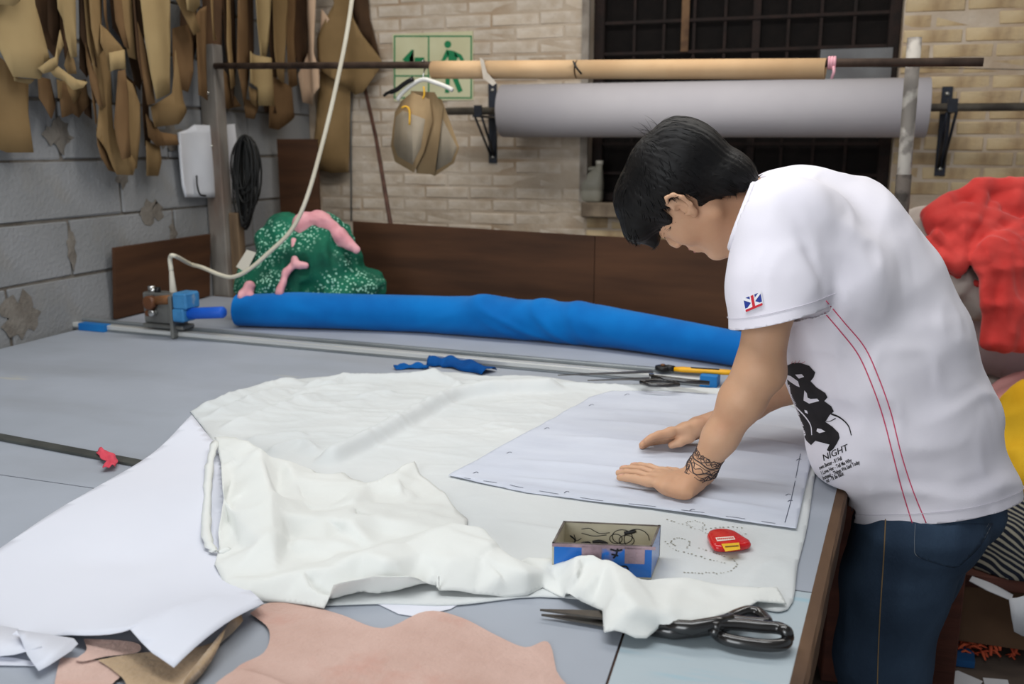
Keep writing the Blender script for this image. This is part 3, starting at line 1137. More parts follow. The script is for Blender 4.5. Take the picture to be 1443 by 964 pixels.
sheet1 = field_cloth('cotton_sheet', base_out, base_h, 0.0058, M_white)
tag(sheet1, 'thin white cotton sheet spread flat under the hands with rolled folds', 'cloth')
# cut-out lace flower border of the sheet, as flat dark eyelets near the chalk
bvh_sheet = bvh_of(sheet1)


def drop(p, bvh, off=0.001):
    h = bvh.ray_cast(Vector((float(p[0]), float(p[1]), 1.2)), Vector((0, 0, -1)))
    return (h[0].z if h[0] is not None else TZ) + off


M_eye = mat('eyelet_shadow', rgb(150, 148, 134), None, 0.9)
bm = bmesh.new()
r = random.Random(5)
eyes = []
for ln in ([(940, 731), (962, 738), (985, 746), (1000, 752), (1010, 750)], [(938, 762), (952, 775), (975, 780), (1000, 788), (1022, 792)], [(1010, 808), (1030, 803), (1038, 795), (1032, 787)],
           [(965, 806), (985, 807), (1005, 806)], [(995, 745), (1020, 742), (1045, 743)], [(975, 742), (968, 736), (980, 733), (992, 738), (988, 746)], [(952, 768), (945, 762), (958, 757), (972, 763), (968, 772)],
           [(985, 772), (1005, 778), (1020, 784)], [(1005, 750), (1030, 757), (1050, 752)]):
    pts = spline(ln, 4)
    for q in pts: eyes.append((q[0] + r.uniform(-1, 1), q[1] + r.uniform(-.7, .7), r.uniform(0.0008, 0.0017)))
for x, y, s in eyes:
    p = pz(x, y, 0.806)
    z = drop(p, bvh_sheet, 0.0021)
    c0 = [bm.verts.new((p[0] + cos(a) * s * 1.3, p[1] + sin(a) * s, z)) for a in np.linspace(0, 2 * pi, 7)[:-1]]
    bm.faces.new(c0)
o = from_bm('eyelets', bm, M_eye, sheet1, normals=False); tag(o, kind='stuff')

# ---- bluish tracing cloth under the hands
tr_out = [(632, 672), (690, 640), (760, 602), (830, 562), (862, 553), (940, 553), (1010, 557), (1100, 566), (1150, 592), (1146, 640), (1134, 690), (1122, 748), (1050, 738), (960, 724), (870, 712), (740, 695)]


def tr_h(P, d):
    z = base_h(P, d) * 0.0
    for k, (a, b) in enumerate((((850, 575), (1160, 612)), ((760, 612), (1155, 650)), ((700, 645), (1150, 690)), ((690, 668), (1140, 725)), ((820, 590), (1158, 632)))):
        z = np.maximum(z, ridge(P, px_line([a, ((a[0] + b[0]) / 2, (a[1] + b[1]) / 2 - 2), b]), 0.006, 0.006, 0.02, 0.25, 1.5))
    z += 0.0025 * np.maximum(0, wrinkle(P, 14, -0.05, 5, 11)) + 0.0010 * np.maximum(0, wrinkle(P, 30, 1.1, 3, 12))
    return z + 0.0045


tracing = field_cloth('tracing_cloth', tr_out, tr_h, 0.006, M_tracing, None, 0.0008, z0=0.8025, round_n=1)
tag(tracing, 'bluish-white tracing cloth with pencil marks pressed flat by the hands', 'cloth')
bvh_tr = bvh_of(tracing)
bm = bmesh.new()


def pencil(bm, ln, bvh, w=0.0006, off=0.0015, dash=None):
    P = spline(ln, 6)
    for i, (a, b) in enumerate(zip(P, P[1:])):
        if dash and (i // dash) % 2: continue
        a, b = pz(a[0], a[1], 0.809), pz(b[0], b[1], 0.809)
        a[2], b[2] = drop(a, bvh, off), drop(b, bvh, off)
        t = (b - a); nr = np.array([-t[1], t[0], 0]); nr = nr / (np.linalg.norm(nr) + 1e-9) * w
        bm.faces.new([bm.verts.new([float(q) for q in v]) for v in (a - nr, b - nr, b + nr, a + nr)])


pencil(bm, [(645, 673), (700, 681), (760, 692), (850, 706), (960, 720), (1050, 733), (1112, 742)], bvh_tr, 0.0007, dash=2)
pencil(bm, [(1128, 640), (1116, 700), (1106, 738)], bvh_tr, 0.0006)
for x, y in ((667, 668), (714, 640), (767, 606), (795, 696), (972, 721), (1110, 708), (1107, 700), (1122, 650), (880, 558), (830, 572)):
    pencil(bm, [(x, y), (x + 4, y - 2), (x + 7, y - 1)], bvh_tr, 0.0008)
tag(from_bm('pencil_marks', bm, M_ink, tracing, normals=False), kind='stuff')

# ---- thick swath of cream cloth bunched along the left and the front: traced folds, planar facets, soft creases
from mathutils.geometry import delaunay_2d_cdt


def tin_cloth(name, outline, inner, chains, m, parent=None, thick=0.0014, cuts=4, it=3, noise=0.0026):
    """outline / inner: dicts key -> (px, py, height mm[, skirt metres]); chains: crease lines as key lists"""
    keys, co, hz = [], [], []
    poly = []
    for k, v in outline.items():
        p = pz(v[0], v[1], TZ + v[2] / 1000.0)
        keys.append(k); co.append(p[:2]); hz.append(v[2] / 1000.0)
        if len(v) > 3:                       # silhouette crest: the cloth falls away behind it
            poly.append(len(co))
            co.append(p[:2] + np.array([0.0, v[3]])); hz.append(0.0055); keys.append(k + '_back')
        else:
            poly.append(len(co) - 1)
    for k, v in inner.items():
        p = pz(v[0], v[1], TZ + v[2] / 1000.0)
        keys.append(k); co.append(p[:2]); hz.append(v[2] / 1000.0)
    ki = {k: i for i, k in enumerate(keys)}
    edges = []
    for ch in chains:
        ch = ch.split()
        edges += [(ki[a], ki[b]) for a, b in zip(ch, ch[1:])]
    vs, es, fs, ov, _, _ = delaunay_2d_cdt([Vector((float(c[0]), float(c[1]))) for c in co], edges, [poly], 1, 1e-5)
    bm = bmesh.new()
    bv = []
    C_, H_ = np.array(co), np.array(hz)
    for v, o in zip(vs, ov):
        if o: z = hz[o[0]]
        else:
            d = np.sqrt(((C_ - [v.x, v.y]) ** 2).sum(1)); i = np.argsort(d)[:3]; w = 1 / (d[i] + 1e-5)
            z = float((H_[i] * w).sum() / w.sum())
        bv.append(bm.verts.new((v.x, v.y, TZ + z)))
    for f_ in fs:
        try: bm.faces.new([bv[i] for i in f_])
        except ValueError: pass
    bmesh.ops.triangulate(bm, faces=bm.faces[:])
    bmesh.ops.delete(bm, geom=[v for v in bm.verts if not v.link_faces], context='VERTS')
    for _ in range(cuts - 1):
        lim = 0.010
        le = [e for e in bm.edges if e.calc_length() > lim]
        if not le: break
        bmesh.ops.subdivide_edges(bm, edges=le, cuts=1, use_grid_fill=True)
        bmesh.ops.triangulate(bm, faces=[f_ for f_ in bm.faces if len(f_.verts) > 3])
    inn = [v for v in bm.verts if not v.is_boundary]
    for _ in range(it):
        bmesh.ops.smooth_vert(bm, verts=inn, factor=0.5, use_axis_x=True, use_axis_y=True, use_axis_z=True)
    P = np.array([v.co[:] for v in bm.verts])
    n = noise * (hash_noise(P, 30, 2) + 1.4 * np.maximum(0, ridged(P + 0.01 * hash_noise(P, 12, 5)[:, None], 17, 3)))
    for v, d in zip(bm.verts, n): v.co.z = max(TZ + 0.0035, v.co.z + float(d))
    for f_ in bm.faces:
        if f_.normal.z < 0: f_.normal_flip()
    bm.normal_update()
    o = from_bm(name, bm, m, parent, True, normals=False)
    s = o.modifiers.new('thickness', 'SOLIDIFY'); s.thickness = thick; s.offset = 1
    return o


z1 = lambda a, b, h, *s: (270 + a / 3.212, 570 + b / 3.212, h, *s)
z2 = lambda a, b, h, *s: (420 + a / 4.017, 640 + b / 4.017, h, *s)
z3 = lambda a, b, h, *s: (680 + a / 3.2067, 740 + b / 3.2067, h, *s)
S_out = dict(
    a1=z1(105, 150, 26), a19=z1(132, 260, 18), a3=z1(140, 390, 50), a12=z1(150, 470, 16), a13=z1(120, 580, 18), a14=z1(125, 650, 12), a15=z1(105, 730, 9), a15b=z1(140, 805, 7),
    a16=z1(215, 885, 6), a17=z1(330, 892, 6), b6=z1(420, 893, 6), b7=z1(520, 908, 6), b4=z1(600, 920, 6), b5=z1(640, 885, 8), b8=z1(660, 885, 6), b9=z1(730, 870, 6),
    f18=z2(370, 803, 6), f17=z2(600, 782, 7), f20=z2(785, 758, 8), f14=z2(795, 797, 6), f15=z2(1000, 805, 6), r10=z3(70, 322, 5), r8=z3(200, 318, 5), r7=z3(270, 282, 6),
    r25=z3(370, 330, 6), r24=z3(500, 385, 7), r26b=z3(545, 400, 16), r27=z3(552, 490, 14), r28=z3(595, 485, 18), r29=z3(690, 522, 11), r30=z3(740, 520, 11), r31=z3(795, 468, 18),
    r34=z3(850, 472, 20), r35=z3(910, 470, 22), r36=z3(1040, 432, 24), r37=z3(1150, 395, 22), r38=z3(1240, 355, 14), r42=z3(1290, 366, 6), r41=z3(1372, 368, 5), r40=z3(1330, 298, 9),
    r47=z3(1250, 300, 12, .012), r46=z3(1100, 288, 15, .02), r45=z3(900, 245, 24, .025), r44=z3(800, 236, 30, .025), r17=z3(690, 240, 40, .02), r16=z3(640, 195, 46, .012), r15=z3(575, 155, 50, .012), r14=z3(500, 135, 50, .012), r13=z3(430, 138, 46, .012),
    r12=z3(372, 158, 34, .02), r11=z3(320, 152, 28, .03), r4=z3(195, 140, 24, .03), r3=z3(130, 148, 28, .03), f11=z2(1205, 580, 40, .03), f10=z2(1120, 490, 46, .03), f9=z2(1050, 415, 50, .03), f8=z2(900, 400, 52, .03),
    m32=z2(960, 380, 5), m31=z2(900, 325, 8), m30=z2(820, 210, 7), m29=z2(690, 120, 6), m27=z2(660, 50, 16), m26=z2(590, 80, 16), m26b=z2(540, 120, 8), m20=z2(465, 145, 22), m19=z2(380, 170, 20), m33=z2(250, 120, 12), m34=z2(100, 110, 10), c8=z1(540, 300, 12),
    c6=z1(430, 255, 34, .01), c1=z1(345, 240, 44, .03), a2=z1(300, 190, 52, .03), a20=z1(200, 150, 40))
S_in = dict(
    a4=z1(312, 225, 56), a5=z1(358, 390, 58), a6=z1(372, 620, 44), a7=z1(385, 762, 22), a8=z1(205, 500, 34), a9=z1(315, 635, 40), a11=z1(165, 540, 7), a10=z1(190, 575, 8), a18=z1(290, 780, 16), a21=z1(225, 660, 16), a22=z1(240, 270, 38), a23=z1(190, 320, 30), a24=z1(150, 700, 12), a25=z1(310, 500, 50),
    b1=z1(392, 770, 32), b2=z1(505, 752, 32), b3=z1(545, 852, 14), b10=z1(220, 800, 15), b11=z1(300, 800, 22), b12=z1(520, 800, 20), b13=z1(590, 860, 10),
    c2=z1(430, 440, 36), c3=z1(410, 500, 40), c4=z1(405, 600, 36), c5=z1(430, 655, 16), c7=z1(468, 335, 34), c9=z1(500, 445, 14), c10=z1(560, 492, 9), c11=z1(385, 420, 26), c12=z1(400, 330, 22), c13=z1(450, 640, 14),
    m1=z2(0, 335, 30), m2=z2(150, 365, 32), m3=z2(290, 395, 36), m4=z2(435, 522, 20), m5=z2(280, 470, 22), m6=z2(-40, 480, 13), m7=z2(140, 490, 26), m8=z2(250, 505, 26), m9=z2(370, 552, 14), m9b=z2(0, 500, 24), m9c=z2(-60, 560, 18),
    m10=z2(318, 300, 26), m11=z2(325, 342, 36), m12=z2(430, 352, 32), m13=z2(640, 388, 30), m14=z2(790, 435, 22), m15=z2(480, 468, 12), m16=z2(605, 485, 16), m18=z2(312, 265, 30), m21=z2(510, 240, 9), m22=z2(425, 290, 10), m23=z2(150, 325, 10), m24=z2(20, 240, 14), m25=z2(60, 320, 8),
    m28=z2(595, 242, 15), m35=z2(640, 190, 7), m36=z2(780, 290, 9), m37=z2(700, 260, 6), m38=z2(560, 300, 12), m39=z2(560, 130, 20), m40=z2(600, 200, 8), m41=z2(420, 220, 12), m42=z2(340, 400, 12), m43=z2(250, 450, 16), m44=z2(200, 580, 12),
    f1=z2(80, 720, 20), f2=z2(180, 640, 40), f3=z2(370, 560, 46), f4=z2(490, 518, 46), f5=z2(600, 508, 38), f6=z2(625, 490, 44), f7=z2(800, 432, 50), f12=z2(810, 635, 36), f13=z2(795, 690, 40), f21=z2(60, 738, 26), f22=z2(200, 742, 36), f23=z2(420, 690, 40), f24=z2(640, 700, 34), f25=z2(785, 682, 26), f26=z2(110, 770, 14), f27=z2(400, 770, 14), f28=z2(640, 745, 14), f29=z2(860, 590, 46), f30=z2(1000, 560, 48), f31=z2(1000, 700, 38), f32=z2(1150, 700, 30), f33=z2(500, 620, 46), f34=z2(690, 560, 40),
    r1=z3(0, 150, 40), r2=z3(80, 110, 36), r5=z3(280, 212, 22), r6=z3(200, 215, 36), r9=z3(110, 260, 22), r18=z3(335, 258, 10), r19=z3(430, 268, 26), r20=z3(455, 185, 34), r21=z3(540, 160, 46), r22=z3(380, 312, 15), r23=z3(470, 280, 32), r26=z3(560, 385, 30), r32=z3(730, 450, 26), r33=z3(800, 395, 40), r43=z3(720, 290, 44), r48=z3(900, 380, 34), r49=z3(1050, 350, 26), r50=z3(850, 425, 30), r51=z3(620, 300, 50), r52=z3(700, 380, 46), r53=z3(600, 430, 32), r54=z3(310, 238, 11), r55=z3(760, 300, 34), r56=z3(420, 220, 40), r57=z3(1200, 325, 16))
S_ch = ['a1 a22 a4', 'a3 a23 a22', 'a4 a5 a25', 'a5 a6 a7', 'a3 a8 a9 a6', 'a2 a4', 'c1 c11 c2 c3 c4 c5', 'c6 c7 c9 c10', 'a10 a11', 'b1 b2 b3', 'b10 b11 b1', 'a18 b11', 'a7 b1',
        'm1 m2 m3 m4', 'm9b m7 m8 m9', 'm10 m11 m12 m13 m14', 'm18 m19', 'm11 m42', 'm20 m21 m22', 'm27 m39 m28', 'm26 m39', 'f1 f2 f3 f4 f6 f7 f8', 'f21 f22', 'f5 f34 f12 f13 f25', 'f27 f28 f25', 'f13 f14', 'f22 f23 f24 f25',
        'r1 r6 r5', 'r5 r56 r19 r20 r14', 'r18 r22 r23', 'r13 r56', 'r16 r43 r33 r34', 'r19 r23', 'r51 r52 r33', 'r15 r51', 'r44 r55', 'r26 r53 r32', 'r55 r33 r50', 'r40 r57']
sw = tin_cloth('bunched_cloth', S_out, S_in, S_ch, M_cream_cloth)
tag(sw, 'thick cream-white cloth bunched up along the front of the table', 'cloth')
# frayed selvedge strip on the paper
bm = bmesh.new()
r = random.Random(11)
pl = spline([pz(x, y, TZ + h) for x, y, h in ((304, 622, .028), (297, 650, .024), (294, 690, .022), (292, 730, .019), (294, 760, .017), (306, 778, .014), (322, 774, .016))], 6)
prev = None
for i, p in enumerate(pl):
    w = 0.012 * r.uniform(0.75, 1.15)
    a = bm.verts.new((p[0] - w, p[1] + r.uniform(-.003, .003), p[2] - 0.002)); b = bm.verts.new((p[0], p[1], p[2] + 0.003)); c_ = bm.verts.new((p[0] + w * 0.7, p[1], p[2] - 0.001))
    if prev:
        bm.faces.new((prev[0], prev[1], b, a)); bm.faces.new((prev[1], prev[2], c_, b))
    prev = (a, b, c_)
fr = from_bm('frayed_selvedge', bm, M_cream_cloth, sw, True)
s = fr.modifiers.new('thickness', 'SOLIDIFY'); s.thickness = 0.0015

# ---- small box of thread scraps, cut open and taped
M_card = mat('grey_cardboard', rgb(196, 190, 170), rgb(178, 170, 150), 0.85, 14)
M_cardedge = mat('torn_card_edge', rgb(120, 112, 104), rgb(88, 80, 76), 0.9, 30)
M_bluecard = mat('blue_printed_card', rgb(30, 116, 204), rgb(22, 96, 180), 0.3, 6, coat=0.4)
mix_in(M_bluecard, rgb(150, 130, 138), 10, 0.56, 0.60, 0.9, seed=2)
ZB = 0.809
FL, FR, BR, BLc = [pz(x, y, ZB + 0.050) for x, y in ((778, 766), (919, 771), (931, 741), (794, 735))]
bx = empty('thread_box', (FL + BR) / 2 * [1, 1, 0] + [0, 0, ZB], 'small blue cardboard box cut open on the white cloth, scribbled inside', 'box')


def wall_card(name, a, b, z0, z1, th, m, parent):
    a, b = np.array(a), np.array(b)
    t = (b - a); t[2] = 0; t /= np.linalg.norm(t)
    n_ = np.array([-t[1], t[0], 0])
    c = (a + b) / 2 + n_ * th / 2
    return box(name, (c[0], c[1], (z0 + z1) / 2), (np.linalg.norm((b - a)[:2]), th, z1 - z0), m, parent, atan2(t[1], t[0]))


walls = []
for nm, a, b, m_ in (('front_wall', FL, FR, M_bluecard), ('right_wall', FR, BR, M_bluecard), ('back_wall', BR, BLc, M_card), ('left_wall', BLc, FL, M_card)):
    wall_card(nm, a, b, ZB, ZB + 0.050, 0.003, m_, bx)
    wall_card('torn_rim', a, b, ZB + 0.0500, ZB + 0.0512, 0.0034, M_cardedge, bx)
    # bare board on the inside of the printed walls
    t = (b - a); t = t / np.linalg.norm(t); n_ = np.array([-t[1], t[0], 0])
    if m_ is M_bluecard: wall_card('inner_liner', a + n_ * 0.0031 + t * 0.003, b + n_ * 0.0031 - t * 0.003, ZB + 0.002, ZB + 0.0495, 0.0008, M_card, bx)
flat('bottom', [FL[:2], FR[:2], BR[:2], BLc[:2]], M_card, ZB - 0.002, ZB + 0.001, bx)
# tape patches and ink on the outside
fd = (FR - FL); fd = fd / np.linalg.norm(fd); fnn = np.array([fd[1], -fd[0], 0])
M_tape = mat('crinkled_clear_tape', rgb(176, 150, 158), rgb(140, 118, 126), 0.25, 30, bump=0.6, bscale=60, coat=0.5)
for a, b, z0, z1 in ((0.045, 0.075, 0.012, 0.049), (0.11, 0.14, 0.022, 0.048), (0.0, 0.16, 0.0455, 0.0505)):
    wall_card('tape_patch', FL + fd * a + fnn * 0.0008, FL + fd * min(b, 0.156) + fnn * 0.0008, ZB + z0, ZB + z1, 0.0006, M_tape, bx)


def marks(name, strokes, w, m, parent, depth=0.0006):
    """ink strokes: each a list of 3D points, as thin flattened tubes"""
    bm = bmesh.new()
    for s in strokes:
        q = spline(s, 5)
        ww = w
        if isinstance(s, tuple): ww = s[-1]
        bm_tube(bm, q, ww, 5, True)
    return from_bm(name, bm, m, parent, True)


def on_front(u, v): return FL + fd * u + fnn * 0.0006 + np.array([0, 0, ZB + v - FL[2]])


marks('ink_mark', [[on_front(0.088, 0.044), on_front(0.098, 0.042), on_front(0.106, 0.044)], [on_front(0.09, 0.036), on_front(0.1, 0.034)], [on_front(0.099, 0.046), on_front(0.097, 0.036), on_front(0.093, 0.030)], [on_front(0.10, 0.016), on_front(0.112, 0.017), on_front(0.116, 0.012)]], 0.0014, M_blackink, bx)
bd_ = (BR - BLc); bd_ = bd_ / np.linalg.norm(bd_)
dn = (FL - BLc); dn = dn / np.linalg.norm(dn)


def in_floor(u, v): return BLc + bd_ * u + dn * v + np.array([0, 0, ZB + 0.0022 - BLc[2]])


def in_back(u, v): return BLc + bd_ * u + dn * 0.0042 + np.array([0, 0, ZB + v - BLc[2]])


loop = lambda u, v, a, b, n=14: [in_back(u + a * cos(t), v + b * sin(t)) for t in np.linspace(0, 2 * pi, n)]
marks('scribble', [loop(0.095, 0.030, 0.016, 0.012), loop(0.085, 0.026, 0.010, 0.008), loop(0.102, 0.024, 0.012, 0.009), loop(0.118, 0.026, 0.020, 0.018)[:9],
                   [in_back(0.03, 0.040), in_back(0.042, 0.042), in_back(0.05, 0.038), in_back(0.06, 0.034), in_back(0.075, 0.036)],
                   [in_back(0.018, 0.03), in_back(0.022, 0.02), in_back(0.03, 0.024)], [in_back(0.03, 0.033), in_back(0.05, 0.029), in_back(0.07, 0.032)]], 0.0006, M_blackink, bx)
marks('thread_scrap', [[in_back(0.048, 0.018), in_back(0.06, 0.020), in_back(0.072, 0.016)], [in_back(0.098, 0.036), in_back(0.108, 0.038), in_back(0.116, 0.041)]], 0.0030, M_blackink, bx)
marks('thread_scrap', [[in_back(0.012, 0.028), in_back(0.02, 0.020), in_back(0.016, 0.012)], [in_back(0.03, 0.016), in_back(0.042, 0.018), in_back(0.046, 0.012)]], 0.0013, M_blackink, bx)

# ---- red tailor's chalk case
M_red = mat('red_plastic', rgb(206, 26, 30), rgb(192, 20, 26), 0.25, 5, coat=0.4)
M_yell = mat('yellow_gloss_print', rgb(240, 196, 60), rgb(228, 180, 40), 0.3, 8)
M_whitep = mat('white_print', rgb(236, 225, 215), None, 0.5)
zo = [(866, 222), (878, 204), (920, 195), (980, 203), (1030, 233), (1058, 252), (1050, 266), (980, 278), (912, 278), (884, 262)]
zc = 0.8085
out2 = spline([pz(720 + a / 3.137, 690 + b / 3.137, zc)[:2] for a, b in zo + [zo[0]]], 5)[:-1]
ctr = np.mean(out2, 0)
bm = bmesh.new()
rings = []
for s, z in ((0.93, 0.0), (1.0, 0.003), (1.0, 0.007), (0.94, 0.0105), (0.80, 0.012)):
    rings.append([bm.verts.new((*(ctr + (p - ctr) * s), zc + z)) for p in out2])
for a, b in zip(rings, rings[1:]):
    for i in range(len(out2)): bm.faces.new((a[i], a[(i + 1) % len(out2)], b[(i + 1) % len(out2)], b[i]))
bm.faces.new(rings[0][::-1]); bm.faces.new(rings[-1])
chalk = from_bm('chalk_case', bm, M_red, None, True)
tag(chalk, 'red teardrop chalk case with a yellow band on the lace cloth', 'chalk')


def zpt(a, b, dz=0.0): return pz(720 + a / 3.137, 690 + b / 3.137, zc + 0.0124 + dz)


def patch(name, pts, m, parent, dz=0.0):
    bm = bmesh.new()
    lo = [bm.verts.new([float(t) for t in zpt(a, b, dz - 0.0008)]) for a, b in pts]
    hi = [bm.verts.new([float(t) for t in zpt(a, b, dz + 0.0004)]) for a, b in pts]
    bm.faces.new(lo[::-1]); bm.faces.new(hi)
    n = len(pts)
    for i in range(n): bm.faces.new((lo[i], lo[(i + 1) % n], hi[(i + 1) % n], hi[i]))
    return from_bm(name, bm, m, parent)


patch('yellow_band', [(930, 240), (1008, 234), (1014, 264), (948, 274)], M_yell, chalk)
patch('white_label', [(904, 212), (984, 206), (992, 220), (912, 229)], M_whitep, chalk)
bm = bmesh.new()
for k in range(9):
    u = 912 + k * 8.2
    pts = [(u, 214.5 - k * .5), (u + 5.5, 214 - k * .5), (u + 7, 221 - k * .6), (u + 1.5, 222 - k * .6)]
    bm.faces.new([bm.verts.new([float(t) for t in zpt(a, b, 0.0009)]) for a, b in pts])
from_bm('label_letters', bm, M_red, chalk, normals=False)
patch('band_line', [(946, 250), (1006, 245), (1007, 249), (947, 254)], M_orange, chalk, 0.0009)

# ---- large black-handled tailor scissors in the foreground
sc = empty('tailor_scissors', pz(940, 888), 'large tailor scissors with black enamel handles under the cream cloth', 'scissors')
M_blade2 = mat('worn_scissor_steel', rgb(112, 106, 98), rgb(80, 76, 72), 0.35, 14, metal=0.8)
blade('blade', pz(761, 861, 0.812), pz(905, 873, 0.813), 0.026, 0, 0.003, M_blade2, sc)
blade('blade', pz(763, 868, 0.804), pz(905, 884, 0.806), 0.026, 0, 0.003, M_blade2, sc)
pp = pz(905, 880, 0.805)
tube('pivot', [pp, pp + [0, 0, 0.014]], 0.008, M_blade2, sc, 14)
Zs = lambda a, b, z: pz(720 + a / 3.137, 690 + b / 3.137, z)
tube('shank', [Zs(600, 610, .812), Zs(720, 628, .814), Zs(820, 622, .816), Zs(900, 612, .818), Zs(960, 600, .82)], [.011, .011, .010, .009, .008], M_blackmetal, sc, 10)
tube('shank', [Zs(640, 600, .818), Zs(800, 612, .824), Zs(900, 592, .828), Zs(980, 572, .83)], [.010, .010, .009, .008], M_blackmetal, sc, 10)
lw = [(895, 612), (930, 596), (1000, 596), (1100, 606), (1180, 612), (1218, 630), (1222, 660), (1205, 683), (1140, 690), (1040, 680), (960, 664), (915, 642), (895, 612)]
tube('handle', spline([Zs(a, b, 0.814 + (0.012 if b < 640 else 0.0)) for a, b in lw], 4), 0.0085, M_blackmetal, sc, 10)
up = [(960, 572), (1000, 552), (1050, 538), (1095, 545), (1125, 572), (1130, 590), (1080, 588), (1010, 582), (960, 572)]
tube('handle', spline([Zs(a, b, 0.826) for a, b in up], 4), 0.0080, M_blackmetal, sc, 10)

# ---- stiff white paper at the left, lifted over the cloth
def lift_paper(p):
    q = np.array([p.x, p.y])
    g = lambda x, y, w, h: h * math.exp(-(np.linalg.norm(q - pz(x, y, .815)[:2]) / w) ** 2)
    z = g(268, 588, 0.16, 0.030) + g(150, 720, 0.22, 0.020) + g(290, 900, 0.13, 0.022) + g(215, 905, 0.12, 0.014)
    dd, t, s = seg_dist(q[None], [pz(105, 786, .82)[:2], pz(200, 772, .83)[:2], pz(300, 748, .82)[:2]])
    z -= 0.016 * math.exp(-(dd[0] / 0.045) ** 1.1) * (0.3 + 0.5 * t[0])
    dd, t, s = seg_dist(q[None], [pz(188, 908, .82)[:2], pz(260, 878, .82)[:2], pz(310, 858, .82)[:2]])
    z += 0.010 * math.exp(-(dd[0] / 0.02) ** 1.1)
    return (p.x, p.y, 0.8065 + max(z, 0))


pp_out = [(270, 582, .838), (210, 628, .832), (120, 692, .828), (0, 776, .812), (-140, 872, .808), (-120, 900, .81), (0, 888, .813), (100, 894, .816), (185, 907, .822), (215, 928, .825), (245, 940, .828), (300, 900, .828), (372, 852, .820), (352, 836, .81), (330, 780, .81), (325, 740, .81), (322, 690, .81), (312, 630, .815)]
wp = sheet('pattern_paper', [(*pz(x, y, z)[:2], 0.81) for x, y, z in pp_out], M_paper, None, lift_paper, cuts=[((1, 0, 0), 0.02), ((0, 1, 0), 0.02)], thick=0.0008)
tag(wp, 'large stiff sheet of white paper curling over the left of the table', 'paper')
# folded-over corner crease
fp = sheet('folded_paper', [(*pz(x, y, .806)[:2], .806) for x, y in ((-60, 884), (30, 888), (58, 905), (60, 922), (22, 929), (-60, 926))], M_paper, None, lambda p: (p.x, p.y, p.z + 0.006 + 0.004 * sin(p.x * 40)), cuts=[((1, .3, 0), 0.02)], thick=0.0008)
tag(fp, 'folded white paper slip at the lower left corner of the table, flat one underneath', 'paper')
fp2 = sheet('folded_paper', [(*pz(x, y, .816)[:2], .816) for x, y in ((24, 889), (104, 901), (110, 909), (100, 918), (54, 941), (38, 920))], M_paper, None, lambda p: (p.x, p.y, 0.815 + 0.003 * sin(p.y * 60)), cuts=[((1, 0, 0), 0.02)], thick=0.0008)
tag(fp2, 'pointed white folded paper flap sticking out below the large white sheet', 'paper')
fp3 = sheet('folded_paper', [(*pz(x, y, .803)[:2], .803) for x, y in ((-60, 922), (20, 927), (56, 934), (56, 938), (-60, 936))], M_paper, None, None, thick=0.0008)
tag(fp3, 'narrow white paper strip lowest at the left edge of the photo', 'paper')
up_ = sheet('paper_scrap', [(*pz(x, y, .802)[:2], .802) for x, y in ((500, 838), (535, 852), (562, 865), (588, 869), (635, 858), (670, 838), (600, 820))], M_paper, None, None, thick=0.0008)
tag(up_, 'white paper corner peeking from under the bunched cream cloth', 'paper')

# ---- pink-brown and beige pieces of suede at the front
M_pink = mat('pinkish_suede', rgb(204, 172, 160), rgb(190, 156, 143), 0.95, 9, bump=0.25, bscale=120, sheen=0.3, spec=0.1)
mix_in(M_pink, rgb(190, 134, 118), 12, 0.56, 0.72, 0.5, seed=3)
M_beige = mat('beige_suede', rgb(186, 160, 128), rgb(168, 142, 112), 0.95, 9, bump=0.25, bscale=120, sheen=0.3, spec=0.1)
M_hole = mat('pink_ink', rgb(200, 110, 130), None, 0.8)


def suede(pts, z, m, label, bend=None, thick=0.0018, group=None):
    o = sheet('suede_piece', [(*pz(x, y, z)[:2], z) for x, y in spline(pts + [pts[0]], 5)[:-1]], m, None, bend or (lambda p: (p.x, p.y, p.z + 0.0015 * (1 + sin(p.x * 25 + p.y * 18)))), cuts=[((1, 0, 0), 0.025), ((0, 1, 0), 0.025)], thick=-thick)
    tag(o, label, 'suede')
    return o


suede([(352, 866), (380, 852), (430, 855), (480, 866), (540, 886), (600, 864), (650, 872), (700, 896), (740, 912), (772, 905), (784, 945), (795, 1000), (560, 1040), (300, 1000), (330, 945), (372, 922), (379, 890)], 0.8022, M_pink, 'largest pinkish suede piece in the middle of the front edge')
suede([(290, 975), (322, 950), (345, 946), (395, 964), (420, 985), (350, 1020)], 0.8065, M_pink, 'small pinkish suede offcut lapped over the largest suede piece')
suede([(75, 975), (84, 932), (95, 928), (135, 932), (170, 952), (158, 968), (140, 1000)], 0.8022, M_pink, 'pinkish suede piece at the lower left beside the paper slips')
suede([(118, 902), (190, 908), (194, 922), (150, 928), (118, 934), (108, 930), (122, 918)], 0.8055, M_pink, 'pinkish suede strip half hidden under the large white paper')


def curl_up(p):
    q = np.array([p.x, p.y])
    a, b = pz(296, 985, .80)[:2], pz(364, 890, .80)[:2]
    t = (b - a) / np.linalg.norm(b - a)
    n_ = np.array([t[1], -t[0]])
    s = float((q - a) @ n_)
    w = 0.03
    if s < -w: return (p.x, p.y, p.z)
    s = s + w
    R_ = 0.008
    th_ = min(s / R_, pi * 1.05)
    x = R_ * sin(th_); z = R_ * (1 - cos(th_)) 
    q2 = q + n_ * (x - s)
    return (q2[0], q2[1], p.z + z)


suede([(138, 930), (190, 921), (260, 915), (300, 905), (345, 880), (390, 895), (410, 940), (370, 990), (310, 1030), (180, 1010), (178, 965), (160, 945)], 0.8075, M_beige, 'beige suede piece curling up below the white paper', curl_up)
# ================================================================== things along the walls
def back_y(X):            # line of the table's back edge
    return YR + 0.095 * (B[0] - X)


